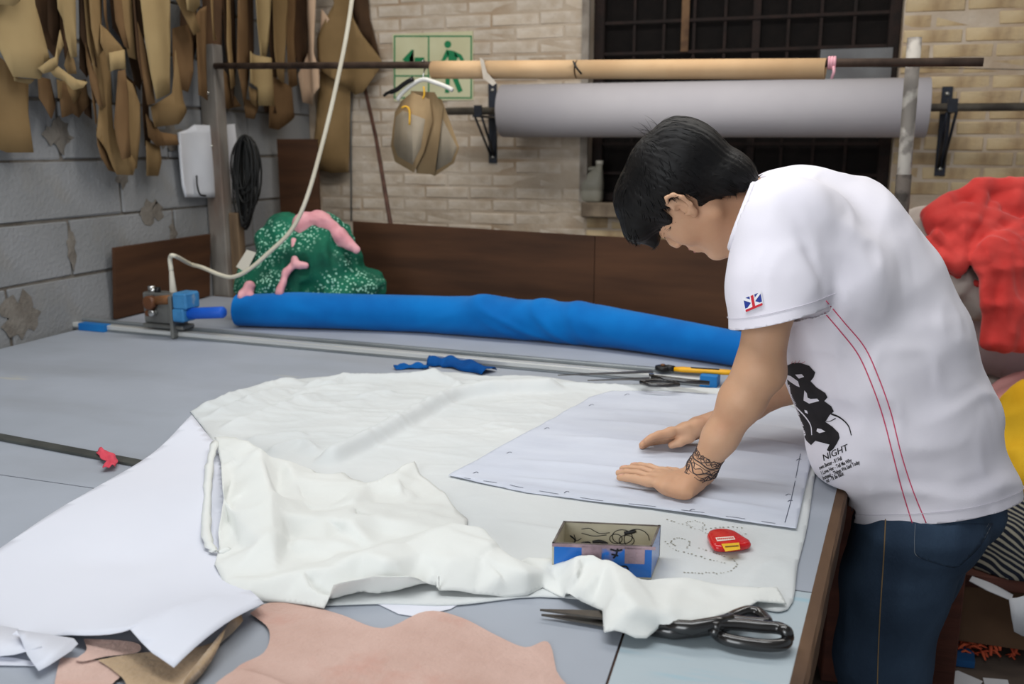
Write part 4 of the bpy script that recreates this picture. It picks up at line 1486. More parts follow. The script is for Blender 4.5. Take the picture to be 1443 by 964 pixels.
def on_back(x, y, off=0.0):     # pixel -> point on the vertical plane over the table's back edge
    d = ray(x, y)
    # plane: Y = YR + off + .095*(Bx - X)
    t = (YR + off + 0.095 * B[0]) / (d[1] + 0.095 * d[0])
    return _C + d * t


# ---- brown plywood boards standing behind the table
M_ply = mat('brown_plywood', rgb(82, 54, 36), rgb(62, 41, 28), 0.7, 4, bump=0.06, stretch=(0.5, 0.5, 4), spec=0.2)
M_ply2 = mat('brown_plywood_lighter', rgb(86, 57, 38), rgb(67, 44, 30), 0.7, 4, bump=0.06, stretch=(0.5, 0.5, 4), spec=0.2)


def board(name, x0, x1, ytop0, ytop1, off, m, label, zb=0.45, th=0.012):
    a, b = on_back(x0, ytop0, off), on_back(x1, ytop1, off)
    bm = bmesh.new()
    n = np.array([0.095, 1, 0]) / sqrt(1 + 0.095 ** 2) * th
    fr = [a, b, np.array([b[0], b[1], zb]), np.array([a[0], a[1], zb])]
    A_ = [bm.verts.new([float(t) for t in p]) for p in fr]
    B_ = [bm.verts.new([float(t) for t in p + n]) for p in fr]
    bm.faces.new(A_); bm.faces.new(B_[::-1])
    for i in range(4): bm.faces.new((A_[i], B_[i], B_[(i + 1) % 4], A_[(i + 1) % 4]))
    o = from_bm(name, bm, m)
    return tag(o, label, 'board')


board('plywood_board', 497, 838, 312, 332.5, 0.012, M_ply, 'long brown plywood board standing upright behind the blue roll', 0.0)
board('plywood_board', 839, 1262, 332.5, 356, 0.012, M_ply2, 'brown plywood board behind the bent man, right of the long one', 0.0)
# board leaning on the left wall
a, b = pX(178, 347, XL + 0.05), pX(296, 341, XL + 0.05)
bm = bmesh.new()
bm_box(bm, ((XL + 0.018), (a[1] + 3.36) / 2, (0.803 + a[2]) / 2), (0.014, 3.48 - a[1], a[2] - 0.803), Matrix.Rotation(radians(5), 3, 'Y'))
o = from_bm('plywood_board', bm, M_ply2); o.location.x += 0.012
tag(o, 'short brown plywood board leaning on the block wall behind the machine', 'board')
p0, p1 = pY(390, 196, 3.98), pY(452, 330, 3.98)
o = box('plywood_board', ((p0[0] + p1[0]) / 2, 3.986, (p0[2] + 0.0) / 2), (p1[0] - p0[0], 0.012, p0[2]), M_ply)
tag(o, 'tall narrow brown board in the corner of the room', 'board')

# ---- posts carrying the rod of the upper paper tube
M_post = mat('weathered_grey_post', rgb(134, 128, 120), rgb(104, 98, 92), 0.8, 7, bump=0.15, stretch=(2, 2, 0.5))
mix_in(M_post, rgb(92, 58, 38), 4, 0.5, 0.7, 0.7, stretch=(1.5, 1.5, 0.5), seed=6)
M_timber = mat('old_timber', rgb(124, 102, 78), rgb(92, 74, 56), 0.85, 8, bump=0.2, stretch=(3, 3, 0.4))
M_peel = mat('peeling_white_paint', rgb(176, 170, 162), rgb(120, 114, 108), 0.6, 16, bump=0.2, contrast=(0.42, 0.55))
M_rod = mat('rusty_rod', rgb(92, 76, 66), rgb(60, 48, 42), 0.55, 14, metal=0.4)
M_screw = mat('screw', rgb(190, 188, 180), None, 0.3, metal=0.8)
lp_t, lp_b = on_back(300, 63, 0.05), on_back(312, 424, 0.05)
post = empty('support_post', (lp_b[0], lp_b[1], 0.0), 'weathered grey square post at the back left of the table', 'post')
bm = bmesh.new()
xx = lp_t[0] * 0.6 + lp_b[0] * 0.4
bm_box(bm, (xx, lp_t[1] + 0.0, lp_t[2] / 2), (0.088, 0.06, lp_t[2]), -0.095, 0.004)
from_bm('upright', bm, M_post, post)
z_top = on_back(325, 300, 0.05)[2]
box('brace_timber', (xx + 0.072, lp_t[1] + 0.012, z_top / 2), (0.05, 0.045, z_top), M_timber, post, -0.095, 0.004)
for z in (lp_t[2] - 0.2, lp_t[2] - 0.42):
    tube('screw', [(xx, lp_t[1] - 0.031, z), (xx, lp_t[1] - 0.036, z)], 0.007, M_screw, post, 10)

rp_t, rp_b = on_back(1289, 53, 0.03), on_back(1266, 345, 0.03)
dv = rp_b - rp_t
rp_f = rp_t + dv * (rp_t[2] - 0.0) / (rp_t[2] - rp_b[2])
post2 = empty('support_post', rp_f, 'slanting metal post with peeling white paint behind the man', 'post')
zj = on_back(1273, 246, 0.03)[2]
mid = rp_t + dv * (rp_t[2] - zj) / (rp_t[2] - rp_b[2])
tube('upright', [rp_t, mid, rp_f], 0.0215, M_peel, post2, 14)
M_flake = mat('bare_flaking_steel', rgb(92, 84, 78), rgb(52, 46, 42), 0.7, 22, bump=0.3, contrast=(0.42, 0.58))
low = rp_t + dv * 1.15
tube('bare_lower_tube', [mid, mid + (low - mid) * 0.5, low], 0.0235, M_flake, post2, 14)

# ---- upper rod with a brown cardboard tube
r0, r1 = on_back(318, 93, 0.02), on_back(1386, 87.5, -0.02)
r0 = r0 - (r1 - r0) * 0.02
rod = tube('hanging_rod', [r0, r1], 0.013, M_rod, None, 12)
tag(rod, 'long thin rusty rod carrying the brown cardboard tube', 'rod')
M_tube = mat('brown_cardboard_tube', rgb(206, 172, 132), rgb(194, 158, 118), 0.7, 5, spec=0.25)
rv_ = (r1 - r0) / np.linalg.norm(r1 - r0)


def rod_at(x):
    t = np.linspace(0, 1, 400)
    P = r0 + (r1 - r0) * t[:, None]
    v = P - _C
    px_ = 721.5 + F_PX * (v @ _R) / (v @ _FW)
    return P[np.argmin(np.abs(px_ - x))]


ta, tb_ = rod_at(608), rod_at(1164)
drop_z = np.array([0, 0, -0.018])
ct = empty('cardboard_tube', (ta + tb_) / 2 + drop_z, 'long brown cardboard tube threaded on the thin upper rod', 'tube')


def hollow(name, a, b, ro, ri, m, parent, seg=28, rings=1):
    d = (b - a) / np.linalg.norm(b - a)
    x, y, _ = frame_along(d)
    x, y = np.array(x), np.array(y)
    V, Fq = [], []
    for c, rr in ((a, ro), (b, ro), (b, ri), (a, ri)):
        for k in range(seg): V.append(c + (x * cos(2 * pi * k / seg) + y * sin(2 * pi * k / seg)) * rr)
    for q in range(4):
        for k in range(seg): Fq.append((q * seg + k, q * seg + (k + 1) % seg, ((q + 1) % 4) * seg + (k + 1) % seg, ((q + 1) % 4) * seg + k))
    o = mesh(name, V, Fq, m, parent, False)
    for p_ in o.data.polygons: p_.use_smooth = p_.index // seg in (0, 2)
    return o


cuts_ = [ta, rod_at(684), rod_at(814), tb_]
for i in range(3):
    hollow('tube_section', cuts_[i] + drop_z + rv_ * 0.003, cuts_[i + 1] + drop_z - rv_ * 0.003, 0.0325, 0.028, M_tube, ct)
M_torn = mat('torn_white_paper', rgb(214, 204, 190), rgb(196, 182, 164), 0.85, 12)
pt = rod_at(684)
sheet('torn_flap', [pt + [-0.012, -0.036, 0.022], pt + [0.004, -0.038, 0.012], pt + [0.015, -0.036, -0.03], pt + [0.05, -0.03, -0.068], pt + [0.035, -0.03, -0.078], pt + [0.0, -0.034, -0.05]], M_torn, ct, None, thick=0.001)
pt = rod_at(814)
tube('torn_slot', [pt + [-0.008, -0.033, 0.008], pt + [0.002, -0.0345, -0.012], pt + [0.022, -0.032, -0.036]], 0.0035, M_black, ct, 6)
M_pinktie = mat('pink_string', rgb(222, 166, 176), rgb(204, 140, 152), 0.85, 20)
pt = rod_at(1172)
tie = empty('pink_tie', pt, 'small pink string tied round the rod at the right tube end', 'string')
for i in range(3):
    ring = [pt + rv_ * (0.008 * (i - 1)) + np.array([0, cos(a), sin(a)]) * 0.0165 for a in np.linspace(0, 2 * pi, 13)]
    tube('loop', ring, 0.005, M_pinktie, tie, 6)
tube('loose_end', [pt + [0.006, -0.018, -0.012], pt + [0.008, -0.02, -0.03], pt + [0.002, -0.018, -0.05]], 0.005, M_pinktie, tie, 6)

# ---- big pale paper roll on a pipe held by two wall brackets
M_bigroll = mat('pale_grey_paper', rgb(202, 198, 202), rgb(194, 190, 195), 0.75, 3, spec=0.2)
YRL = YB - 0.20
qa, qb = pY(709, 153.5, YRL), pY(1307, 154.5, YRL)
qb[2] = (qa[2] + qb[2]) / 2 - 0.004; qa[2] = qb[2] + 0.006
axd = (qb - qa) / np.linalg.norm(qb - qa)
roll = empty('paper_roll', (qa + qb) / 2, 'big roll of pale grey paper hanging in front of the dark window', 'paper roll')
hollow('rolled_paper', qa, qb, 0.119, 0.03, M_bigroll, roll, 64)
sp_ = []
x_, y_, _ = frame_along(axd); x_, y_ = np.array(x_), np.array(y_)
for k in range(0, 220): 
    a = k * 0.35; rr = 0.035 + 0.082 * k / 220
    sp_.append(qb + axd * 0.0006 + (x_ * cos(a) + y_ * sin(a)) * rr)
tube('paper_layers', sp_, 0.0009, M_alu_dull, roll, 4)
M_pipe = mat('dull_iron_pipe', rgb(104, 98, 88), rgb(74, 68, 62), 0.55, 14, metal=0.4)
pa, pb = qa - axd * 0.31, qb + axd * 0.75
pipe = tube('iron_pipe', [pa, pb], 0.0165, M_pipe, None, 14); tag(pipe, 'dull iron pipe running through the big pale paper roll', 'pipe')
M_brk = mat('black_bracket_paint', rgb(32, 33, 38), rgb(46, 50, 60), 0.35, 14, metal=0.3)


def bracket(xc, ytop, ybot, label, wide):
    t = pY(xc, ytop, YB - 0.004); b = pY(xc - 3, ybot, YB - 0.004)
    x = (t[0] + b[0]) / 2
    br = empty('wall_bracket', (x, YB, b[2]), label, 'bracket')
    w = 0.042
    box('wall_plate', (x, YB - 0.006, (t[2] + b[2]) / 2), (w, 0.008, t[2] - b[2]), M_brk, br, None, 0.001)
    for z in (t[2] - 0.03, b[2] + 0.03):
        tube('bolt', [(x, YB - 0.010, z), (x, YB - 0.015, z)], 0.009, M_screw, br, 10)
    za = float(qa[2]) - 0.022
    L = 0.20 + 0.03
    box('arm', (x, YB - 0.01 - L / 2, za), (w * 0.9, L, 0.010), M_brk, br, None, 0.001)
    for s in (-1, 1):
        tube('strut', [(x + s * w * 0.4, YB - L + 0.02, za - 0.004), (x + s * w * 0.2, YB - 0.012, b[2] + 0.035)], 0.006, M_brk, br, 6)
    box('stop_lug', (x, YB - L + 0.015, za + 0.025), (w * 0.9, 0.008, 0.05), M_brk, br)
    return br


bracket(696, 118, 230, 'black steel bracket at the left end of the big paper roll', True)
bracket(1331, 122, 248, 'black steel bracket on the stained wall right of the paper roll', True)

# ---- green exit sign
M_sign = mat('pale_glow_panel', rgb(206, 204, 168), rgb(196, 192, 154), 0.5, 6)
M_green = mat('sign_green', rgb(16, 122, 74), None, 0.5)
sg = empty('exit_sign', pY(612, 93, YB), 'pale exit sign with a green arrow and running figure on the brick wall', 'sign')
YS = YB - 0.008
S = lambda x, y, o=0.0: pY(x, y, YS - o)
sg0, sg1 = S(553, 48), S(667, 141)
box('panel', ((sg0[0] + sg1[0]) / 2, YS + 0.003, (sg0[2] + sg1[2]) / 2), (sg1[0] - sg0[0], 0.006, sg0[2] - sg1[2]), M_sign, sg)


def decal(name, polys, m, parent, off=0.0012):
    bm = bmesh.new()
    for pl_ in polys:
        vs = [bm.verts.new([float(t) for t in S(x, y, off)]) for x, y in pl_]
        f_ = bm.faces.new(vs)
    bmesh.ops.triangulate(bm, faces=bm.faces[:])
    return from_bm(name, bm, m, parent)


def bar(x0, y0, x1, y1): return [(x0, y0), (x1, y0), (x1, y1), (x0, y1)]


decal('border', [bar(555, 50, 665, 52), bar(555, 137, 665, 139), bar(555, 52, 557, 137), bar(663, 52, 665, 137), bar(603, 52, 605, 137), bar(557, 106, 603, 108)], M_green, sg)
decal('arrow', [[(567, 84), (580, 70), (583, 70), (577, 81), (577, 87), (583, 96), (580, 96)], bar(584, 81, 598, 87)], M_green, sg)
hd_ = [(631 + 5 * cos(a), 62.5 + 5.2 * sin(a)) for a in np.linspace(0, 2 * pi, 15)[:-1]]
decal('running_figure', [hd_, [(629, 70), (640, 72), (645, 80), (642, 92), (634, 94), (632, 84)], [(629, 70), (633, 76), (625, 90), (614, 91), (613, 87), (622, 85)],
                         [(640, 72), (650, 77), (656, 88), (652, 90), (646, 81), (641, 80)], [(634, 92), (642, 91), (644, 108), (652, 128), (646, 131), (638, 112)], [(634, 92), (640, 95), (634, 110), (633, 131), (627, 131), (628, 108)]], M_green, sg)

# ---- kraft paper pattern pieces hanging in bunches
M_kraft = [mat('kraft_paper_light', rgb(164, 142, 102), rgb(152, 130, 92), 0.85, 5, spec=0.15, per_object=0.06),
           mat('kraft_paper', rgb(142, 116, 80), rgb(128, 104, 70), 0.85, 5, spec=0.15, per_object=0.06),
           mat('kraft_paper_brown', rgb(118, 91, 62), rgb(104, 79, 53), 0.85, 5, spec=0.15, per_object=0.06),
           mat('kraft_dark_gap_shade', rgb(86, 64, 46), rgb(66, 50, 38), 0.9, 5, spec=0.1, per_object=0.08),  # dark brown sheets, and fillers whose colour stands for shade in the gaps
           mat('pale_pink_paper', rgb(208, 178, 150), rgb(196, 164, 136), 0.85, 5, spec=0.15)]


def hang(pts, plane, depth, mi, label, group, curl=0.012, seed=None, name='paper_pattern', thick=0.0016, freq=9.0, m=None):
    """kraft piece: pixels on a vertical plane ('L' left wall, 'B' back wall), 'depth' metres off that wall"""
    if plane == 'L':
        P = [pX(x, y, XL + depth) for x, y in pts]
        ax, nn = np.array([0, 1.0, 0]), np.array([1.0, 0, 0])
    else:
        P = [pY(x, y, YB - depth) for x, y in pts]
        ax, nn = np.array([1.0, 0, 0]), np.array([0, -1.0, 0])
    r = random.Random(hash(label) % 1000 if seed is None else seed)
    r = random.Random(int(sum(x * 3 + y for x, y in pts)))
    ph, fq = r.uniform(0, 6), freq * r.uniform(0.7, 1.4) * pi
    zt = max(p[2] for p in P); hh = zt - min(p[2] for p in P)

    def bend(v):
        q = np.array(v)
        s = float(q @ ax)
        w = curl * sin(s * fq + ph) + curl * 0.8 * ((zt - q[2]) / hh) ** 2 * sin(s * fq * 0.5 + ph * 2)
        return q + nn * w
    o = sheet(name, P, m or M_kraft[mi], None, bend, cuts=[(ax, 0.02), ((0, 0, 1), 0.09)], thick=thick)
    tag(o, label, 'paper pattern', group)
    return o


GL, GR = 'kraft paper patterns hanging on the left wall', 'kraft paper patterns hanging in the corner'
for pts, dp, mi, lb in [
    ([(-60, 30), (4, 84), (18, 108), (36, 116), (34, 160), (40, 215), (10, 215), (-20, 200), (-60, 190)], 0.05, 1, 'long dull kraft pattern lowest at the far left edge of the photo'),
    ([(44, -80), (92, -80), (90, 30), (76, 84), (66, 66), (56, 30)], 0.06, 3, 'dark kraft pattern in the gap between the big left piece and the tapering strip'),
    ([(146, -80), (208, -80), (207, 100), (200, 128), (186, 118), (172, 66), (156, 40)], 0.05, 3, 'shade-coloured kraft pattern behind the folded piece and the broad light strip'),
    ([(106, -80), (122, -80), (124, 40), (126, 90), (118, 110), (108, 96)], 0.06, 3, 'shade-coloured kraft sliver in the gap left of the layered narrow strip'),
    ([(255, -80), (272, -80), (274, 60), (268, 100), (262, 120), (256, 60)], 0.06, 3, 'shade-coloured kraft pattern in the gap just left of the grey post'),
    ([(50, 108), (68, 112), (76, 146), (66, 168), (58, 150), (52, 138)], 0.06, 2, 'short brown kraft piece below the light folded one at far left'),
    ([(78, 118), (122, 112), (126, 148), (112, 166), (98, 160), (82, 166)], 0.07, 2, 'short stack of brown kraft ends between the two left bunches'),
    ([(80, 112), (108, 116), (118, 130), (110, 146), (82, 138)], 0.09, 1, 'small kraft end lying over the short brown stack at left'),
    ([(128, 40), (150, 55), (158, 95), (162, 180), (186, 230), (182, 247), (166, 246), (150, 215), (134, 192), (136, 150), (130, 100)], 0.10, 1, 'longest kraft pattern with a pointed tip in the left bunch'),
    ([(132, 180), (142, 196), (160, 226), (168, 244), (152, 240), (138, 222), (133, 204)], 0.085, 2, 'brown kraft tip tucked behind the longest pointed pattern'),
    ([(-60, -80), (42, -80), (45, 5), (72, 85), (58, 88), (50, 112), (18, 108), (0, 64), (-60, 20)], 0.14, 0, 'big light kraft pattern at the upper left corner'),
    ([(20, 108), (50, 112), (48, 118), (22, 114)], 0.132, 0, 'thin lower edge of a second light kraft sheet at far left'),
    ([(-60, -80), (24, -80), (24, 2), (12, 9), (0, 7), (-60, 0)], 0.17, 0, 'rounded light kraft tip at the very top left corner'),
    ([(88, 42), (94, 64), (86, 80), (84, 94), (72, 100), (58, 104), (51, 96), (66, 84), (78, 80)], 0.17, 0, 'twisted light kraft strip curling beside the big left pattern'),
    ([(70, 100), (84, 92), (94, 100), (106, 112), (118, 116), (112, 124), (102, 127), (94, 114), (80, 108)], 0.16, 0, 'wavy light kraft end below the twisted strip'),
    ([(76, -80), (108, -80), (109, 80), (99, 82), (92, 55), (88, 28), (78, 12)], 0.15, 0, 'light tapering kraft strip third from the left'),
    ([(98, 70), (105, 84), (110, 104), (101, 104), (95, 92)], 0.13, 1, 'small kraft sliver under the tapering strip'),
    ([(108, -80), (138, -80), (142, 60), (154, 150), (147, 155), (140, 120), (128, 98), (118, 60)], 0.13, 1, 'narrow kraft strip with layered edges beside the tapering strip'),
    ([(116, 60), (126, 92), (132, 130), (134, 172), (129, 176), (125, 130), (118, 90)], 0.12, 2, 'thin brown kraft edge left of the longest pattern'),
    ([(126, 70), (138, 110), (144, 150), (139, 150), (130, 120)], 0.145, 2, 'thin brown kraft edge over the longest pattern'),
    ([(114, -80), (146, -80), (142, 40), (146, 70), (136, 80), (126, 40)], 0.16, 1, 'straight kraft strip hanging above the longest pattern'),
    ([(145, 34), (154, 42), (172, 72), (174, 97), (154, 100), (152, 78), (143, 60)], 0.18, 1, 'small kraft piece folded forward in the left bunch'),
    ([(154, 74), (171, 70), (174, 98), (162, 97), (155, 101)], 0.19, 0, 'pale turned-up tip of the folded kraft piece'),
    ([(163, 100), (173, 98), (178, 130), (178, 180), (181, 221), (172, 225), (166, 200), (162, 175)], 0.13, 2, 'brown narrow kraft piece beside the longest pattern'),
    ([(178, 108), (190, 118), (199, 146), (201, 190), (199, 238), (183, 234), (180, 200), (177, 150)], 0.12, 1, 'kraft piece with a pale rounded shoulder in the left bunch'),
    ([(166, -80), (186, -80), (188, 30), (192, 84), (184, 80), (176, 40)], 0.12, 1, 'slanting kraft strip left of the broad light one'),
    ([(190, -80), (243, -80), (243, 60), (241, 131), (220, 140), (212, 100), (206, 60)], 0.16, 0, 'broad light kraft strip in the middle of the left bunch'),
    ([(196, 30), (204, 60), (212, 110), (216, 146), (209, 148), (202, 100)], 0.14, 2, 'thin brown kraft edge along the broad light strip'),
    ([(243, 70), (250, 108), (256, 142), (263, 156), (250, 175), (222, 180), (216, 166), (212, 152), (228, 144), (241, 132)], 0.10, 1, 'orange-tan kraft pattern with curled lower corner'),
    ([(205, 160), (218, 172), (228, 186), (245, 190), (248, 204), (222, 206), (208, 192)], 0.085, 2, 'brown kraft pattern below the orange-tan one'),
    ([(206, 198), (228, 206), (230, 228), (226, 248), (208, 248)], 0.07, 1, 'small square kraft end lowest at the right of the left bunch'),
    ([(240, -80), (262, -80), (272, 22), (279, 44), (270, 50), (262, 30), (250, 0)], 0.15, 1, 'slanting kraft strip with a torn tip near the grey post'),
    ([(246, 40), (262, 34), (268, 60), (268, 100), (262, 130), (246, 120)], 0.09, 2, 'brown kraft pattern right behind the broad light strip'),
    ([(250, -80), (284, -80), (286, 8), (278, 18), (262, 14)], 0.19, 0, 'pale kraft corner hanging highest beside the grey post'),
    ([(150, -80), (160, -80), (170, 40), (176, 70), (168, 66), (158, 30)], 0.13, 2, 'slanting brown kraft edge above the folded forward piece'),
    ([(182, -80), (192, -80), (196, 60), (206, 112), (199, 116), (190, 80)], 0.13, 3, 'shade-coloured kraft edge along the left of the broad light strip'),
    ([(60, -80), (78, -80), (82, 40), (74, 66), (66, 40)], 0.10, 3, 'second shade-coloured kraft edge behind the big light pattern at left'),
    ([(109, -80), (118, -80), (124, 60), (130, 96), (122, 88), (112, 50)], 0.11, 3, 'shade-coloured kraft edge between the tapering strip and the layered strip'),
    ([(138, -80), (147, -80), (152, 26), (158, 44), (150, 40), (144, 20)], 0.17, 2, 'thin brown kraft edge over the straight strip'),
    ([(84, 20), (92, 30), (100, 72), (106, 96), (97, 100), (88, 60)], 0.10, 3, 'shade-coloured kraft sliver right of the twisted strip'),
    ([(172, 96), (184, 110), (190, 116), (196, 150), (188, 160), (178, 130)], 0.07, 3, 'shade-coloured kraft pattern behind the pale rounded shoulder piece'),
    ([(118, 120), (130, 140), (132, 168), (122, 160)], 0.06, 3, 'shade-coloured kraft end left of the longest pointed pattern'),
    ([(200, 110), (212, 140), (216, 200), (206, 206), (200, 160)], 0.05, 3, 'shade-coloured kraft pattern behind the orange-tan one'),
]: hang(pts, 'L', dp, mi, lb, GL)
for pts, pl_, dp, mi, lb in [
    ([(306, -80), (332, -80), (336, 90), (322, 150), (312, 60)], 'L', 0.05, 3, 'dark kraft pattern right behind the top of the rod, beside the post'),
    ([(404, -80), (432, -80), (430, 78), (422, 96), (410, 60)], 'L', 0.04, 3, 'dark kraft pattern between the narrow strip and the pale pinkish roll'),
    ([(376, -80), (396, -80), (394, 90), (386, 120), (378, 60)], 'L', 0.05, 3, 'shade-coloured kraft pattern under the light strip in the corner bunch'),
    ([(286, -80), (310, -80), (308, 78), (300, 96), (288, 60)], 'L', 0.06, 3, 'dark kraft pattern directly above the top of the grey post'),
    ([(340, -80), (360, -80), (358, 70), (348, 110), (342, 60)], 'L', 0.06, 3, 'shade-coloured kraft pattern left of the light strip in the corner bunch'),
    ([(272, 22), (292, 8), (293, 142), (276, 134), (274, 80)], 'L', 0.09, 2, 'greyish brown kraft pattern just behind the grey post'),
    ([(310, 95), (330, 126), (340, 150), (322, 154), (311, 150)], 'L', 0.07, 2, 'dark orange kraft end below the rod beside the post'),
    ([(332, -80), (350, -80), (353, 100), (342, 150), (332, 90)], 'L', 0.10, 2, 'brown straight kraft strip right of the grey post'),
    ([(345, 138), (362, 146), (358, 168), (350, 166)], 'L', 0.08, 2, 'small dark orange kraft tip below the corner bunch'),
    ([(354, -80), (383, -80), (381, 60), (379, 82), (370, 80), (362, 38)], 'L', 0.14, 0, 'light kraft strip in the middle of the corner bunch'),
    ([(350, 72), (364, 78), (380, 82), (389, 149), (367, 149), (366, 124), (348, 117)], 'L', 0.13, 0, 'light kraft pattern with a squared foot crossed by the rod'),
    ([(349, 121), (366, 127), (366, 151), (352, 141)], 'L', 0.115, 1, 'small kraft fold left of the squared foot'),
    ([(388, 108), (408, 124), (413, 165), (396, 183), (382, 180), (382, 150)], 'L', 0.08, 2, 'brown rounded kraft piece below the rod in the corner bunch'),
    ([(386, -80), (406, -80), (403, 60), (402, 118), (392, 110), (387, 70)], 'L', 0.11, 1, 'narrow kraft strip above the brown rounded piece'),
    ([(494, -80), (512, -80), (520, 25), (536, 82), (539, 94), (524, 76), (508, 44), (498, 20)], 'B', 0.03, 3, 'dark ragged kraft edge behind the diamond-shaped piece'),
    ([(455, 96), (470, 112), (494, 118), (490, 243), (470, 244), (437, 236), (446, 170), (450, 130)], 'B', 0.05, 1, 'long kraft pattern hanging lowest in the corner behind the cable'),
    ([(448, 55), (470, 5), (452, -80), (490, -80), (498, 25), (512, 50), (539, 88), (513, 130), (500, 134), (455, 100), (449, 80)], 'B', 0.10, 1, 'diamond-shaped kraft pattern against the brick wall'),
    ([(452, 12), (463, 27), (450, 42)], 'B', 0.12, 4, 'small pale paper corner beside the diamond-shaped piece'),
    ([(318, -80), (328, -80), (326, 70), (331, 120), (322, 126), (316, 60)], 'L', 0.09, 1, 'thin kraft edge right of the rod end'),
    ([(364, 96), (380, 118), (384, 160), (374, 158)], 'L', 0.05, 3, 'shade-coloured kraft end behind the squared foot'),
    ([(410, -80), (418, -80), (416, 60), (420, 120), (410, 126), (406, 60)], 'L', 0.10, 2, 'thin brown kraft edge left of the pale pinkish roll'),
    ([(296, -80), (304, -80), (302, 40), (306, 56), (297, 58)], 'L', 0.11, 1, 'thin kraft edge hanging over the grey post'),
]: hang(pts, pl_, dp, mi, lb, GR)
o = hang([(428, -80), (448, -80), (446, 75), (452, 98), (453, 124), (446, 134), (436, 148), (424, 144), (420, 104), (428, 76), (432, 60)], 'B', 0.16, 4, 'pale pinkish rolled paper hanging in front of the corner bunch', GR, curl=0.025, freq=14)

# ---- templates hanging on a plastic hanger from the rod
M_lam = mat('laminated_template', rgb(154, 130, 96), rgb(140, 116, 84), 0.7, 8, spec=0.2)
M_lamgrey = mat('grey_laminate', rgb(142, 130, 112), rgb(130, 118, 100), 0.5, 8, spec=0.3)
M_hanger = mat('white_plastic', rgb(220, 218, 212), None, 0.4)
hr = rod_at(597)
OB = lambda x, y, off=-0.01: on_back(x, y, off)


def template(pts, off, m, label, inner=None):
    P = [OB(x, y, off) for x, y in pts]
    o = sheet('card_template', P, m, None, lambda v: v + Vector((0, 0.006 * sin(v.x * 22 + off * 90), 0)), cuts=[((1, 0, 0), 0.03)], thick=0.0018)
    tag(o, label, 'template')
    if inner:
        Q = [OB(x, y, off - 0.002) for x, y in inner]
        sheet('laminate', Q, M_lamgrey, o, lambda v: v + Vector((0, 0.006 * sin(v.x * 22 + off * 90) - 0.001, 0)), cuts=[((1, 0, 0), 0.03)], thick=0.0012)
    return o


template([(586, 130), (622, 140), (634, 170), (648, 208), (640, 230), (612, 248), (592, 240)], 0.012, M_lam, 'right-hand kraft template on the white hanger, rearmost', [(612, 170), (622, 165), (645, 208), (636, 228), (614, 240)])
template([(580, 128), (612, 130), (624, 152), (618, 200), (612, 246), (588, 244), (582, 200)], 0.0, M_lam, 'middle kraft template on the white hanger')
template([(556, 158), (566, 142), (582, 130), (606, 140), (610, 170), (598, 215), (584, 243), (556, 228), (550, 205)], -0.014, M_lam, 'front kraft template with a grey laminated face on the hanger', [(557, 165), (568, 156), (600, 168), (594, 208), (582, 232), (560, 220), (554, 203)])
hg = empty('coat_hanger', hr, 'white plastic hanger with a black clip holding the templates', 'hanger')
hk = [hr + np.array([0, 0.017 * cos(a), 0.017 * sin(a)]) for a in np.linspace(2.4, -1.2, 8)]
tube('hook', hk + [OB(596, 110, -0.005)], 0.003, M_chrome, hg, 6)
tube('arm', spline([OB(560, 141, -.02), OB(566, 132, -.02), OB(580, 120, -.02), OB(596, 112, -.02), OB(612, 116, -.02), OB(628, 122, -.02), OB(638, 127, -.02)], 4), 0.0085, M_hanger, hg, 8)
tube('black_clip', spline([OB(541, 135, -.03), OB(546, 131, -.03), OB(558, 127, -.03), OB(570, 118, -.03), OB(582, 111, -.03)], 4), [0.006] * 6 + [0.009] * 11, M_black, hg, 8)
M_ystring = mat('yellow_string', rgb(232, 178, 50), None, 0.7)
tube('yellow_string', spline([OB(566, 152, -.03), OB(572, 150, -.03), OB(577, 156, -.03), OB(577, 176, -.03)], 4), 0.0035, M_ystring, hg, 6)
tube('yellow_string', spline([OB(597, 122, -.03), OB(598, 132, -.03), OB(596, 139, -.03)], 4), 0.0035, M_ystring, hg, 6)

# ---- white bag of papers and a coil of black flex on the left post
M_bag = mat('white_plastic_bag', rgb(216, 217, 222), rgb(204, 206, 212), 0.45, 5, spec=0.4)
OP = lambda x, y, off=0.09: on_back(x, y, off)
OL = lambda x, y, off=0.09: pX(x, y, XL + off)
bp = [OL(x, y, 0.04) for x, y in ((250, 187), (264, 182), (272, 176), (300, 177), (328, 175), (330, 200), (334, 276), (322, 280), (308, 278), (262, 278), (257, 262), (252, 220))]
bag = sheet('hanging_bag', bp, M_bag, None, lambda v: v + Vector((0.010 * sin(v.y * 28) * sin((v.z - 1.1) * 7), 0, 0)), cuts=[((0, 1, 0), 0.015), ((0, 0, 1), 0.04)], thick=0.01)
tag(bag, 'white paper bag hanging behind the grey post', 'bag')
tube('black_hook', spline([OL(277, 247, .062), OL(278, 262, .062), OL(282, 274, .062), OL(290, 276, .062)], 4), 0.004, M_black, bag, 6)
M_pinkst = mat('pink_strip', rgb(222, 170, 190), None, 0.7)
sheet('pink_strip', [OL(316, 210, .064), OL(321, 209, .064), OL(324, 268, .064), OL(318, 270, .064)], M_pinkst, bag, None, thick=0.002)
M_flex = mat('black_flex', rgb(22, 22, 21), None, 0.5)
coil = empty('cable_coil', OP(342, 195, 0.07), 'coil of black flex hanging beside the white bag', 'cable')
r = random.Random(9)
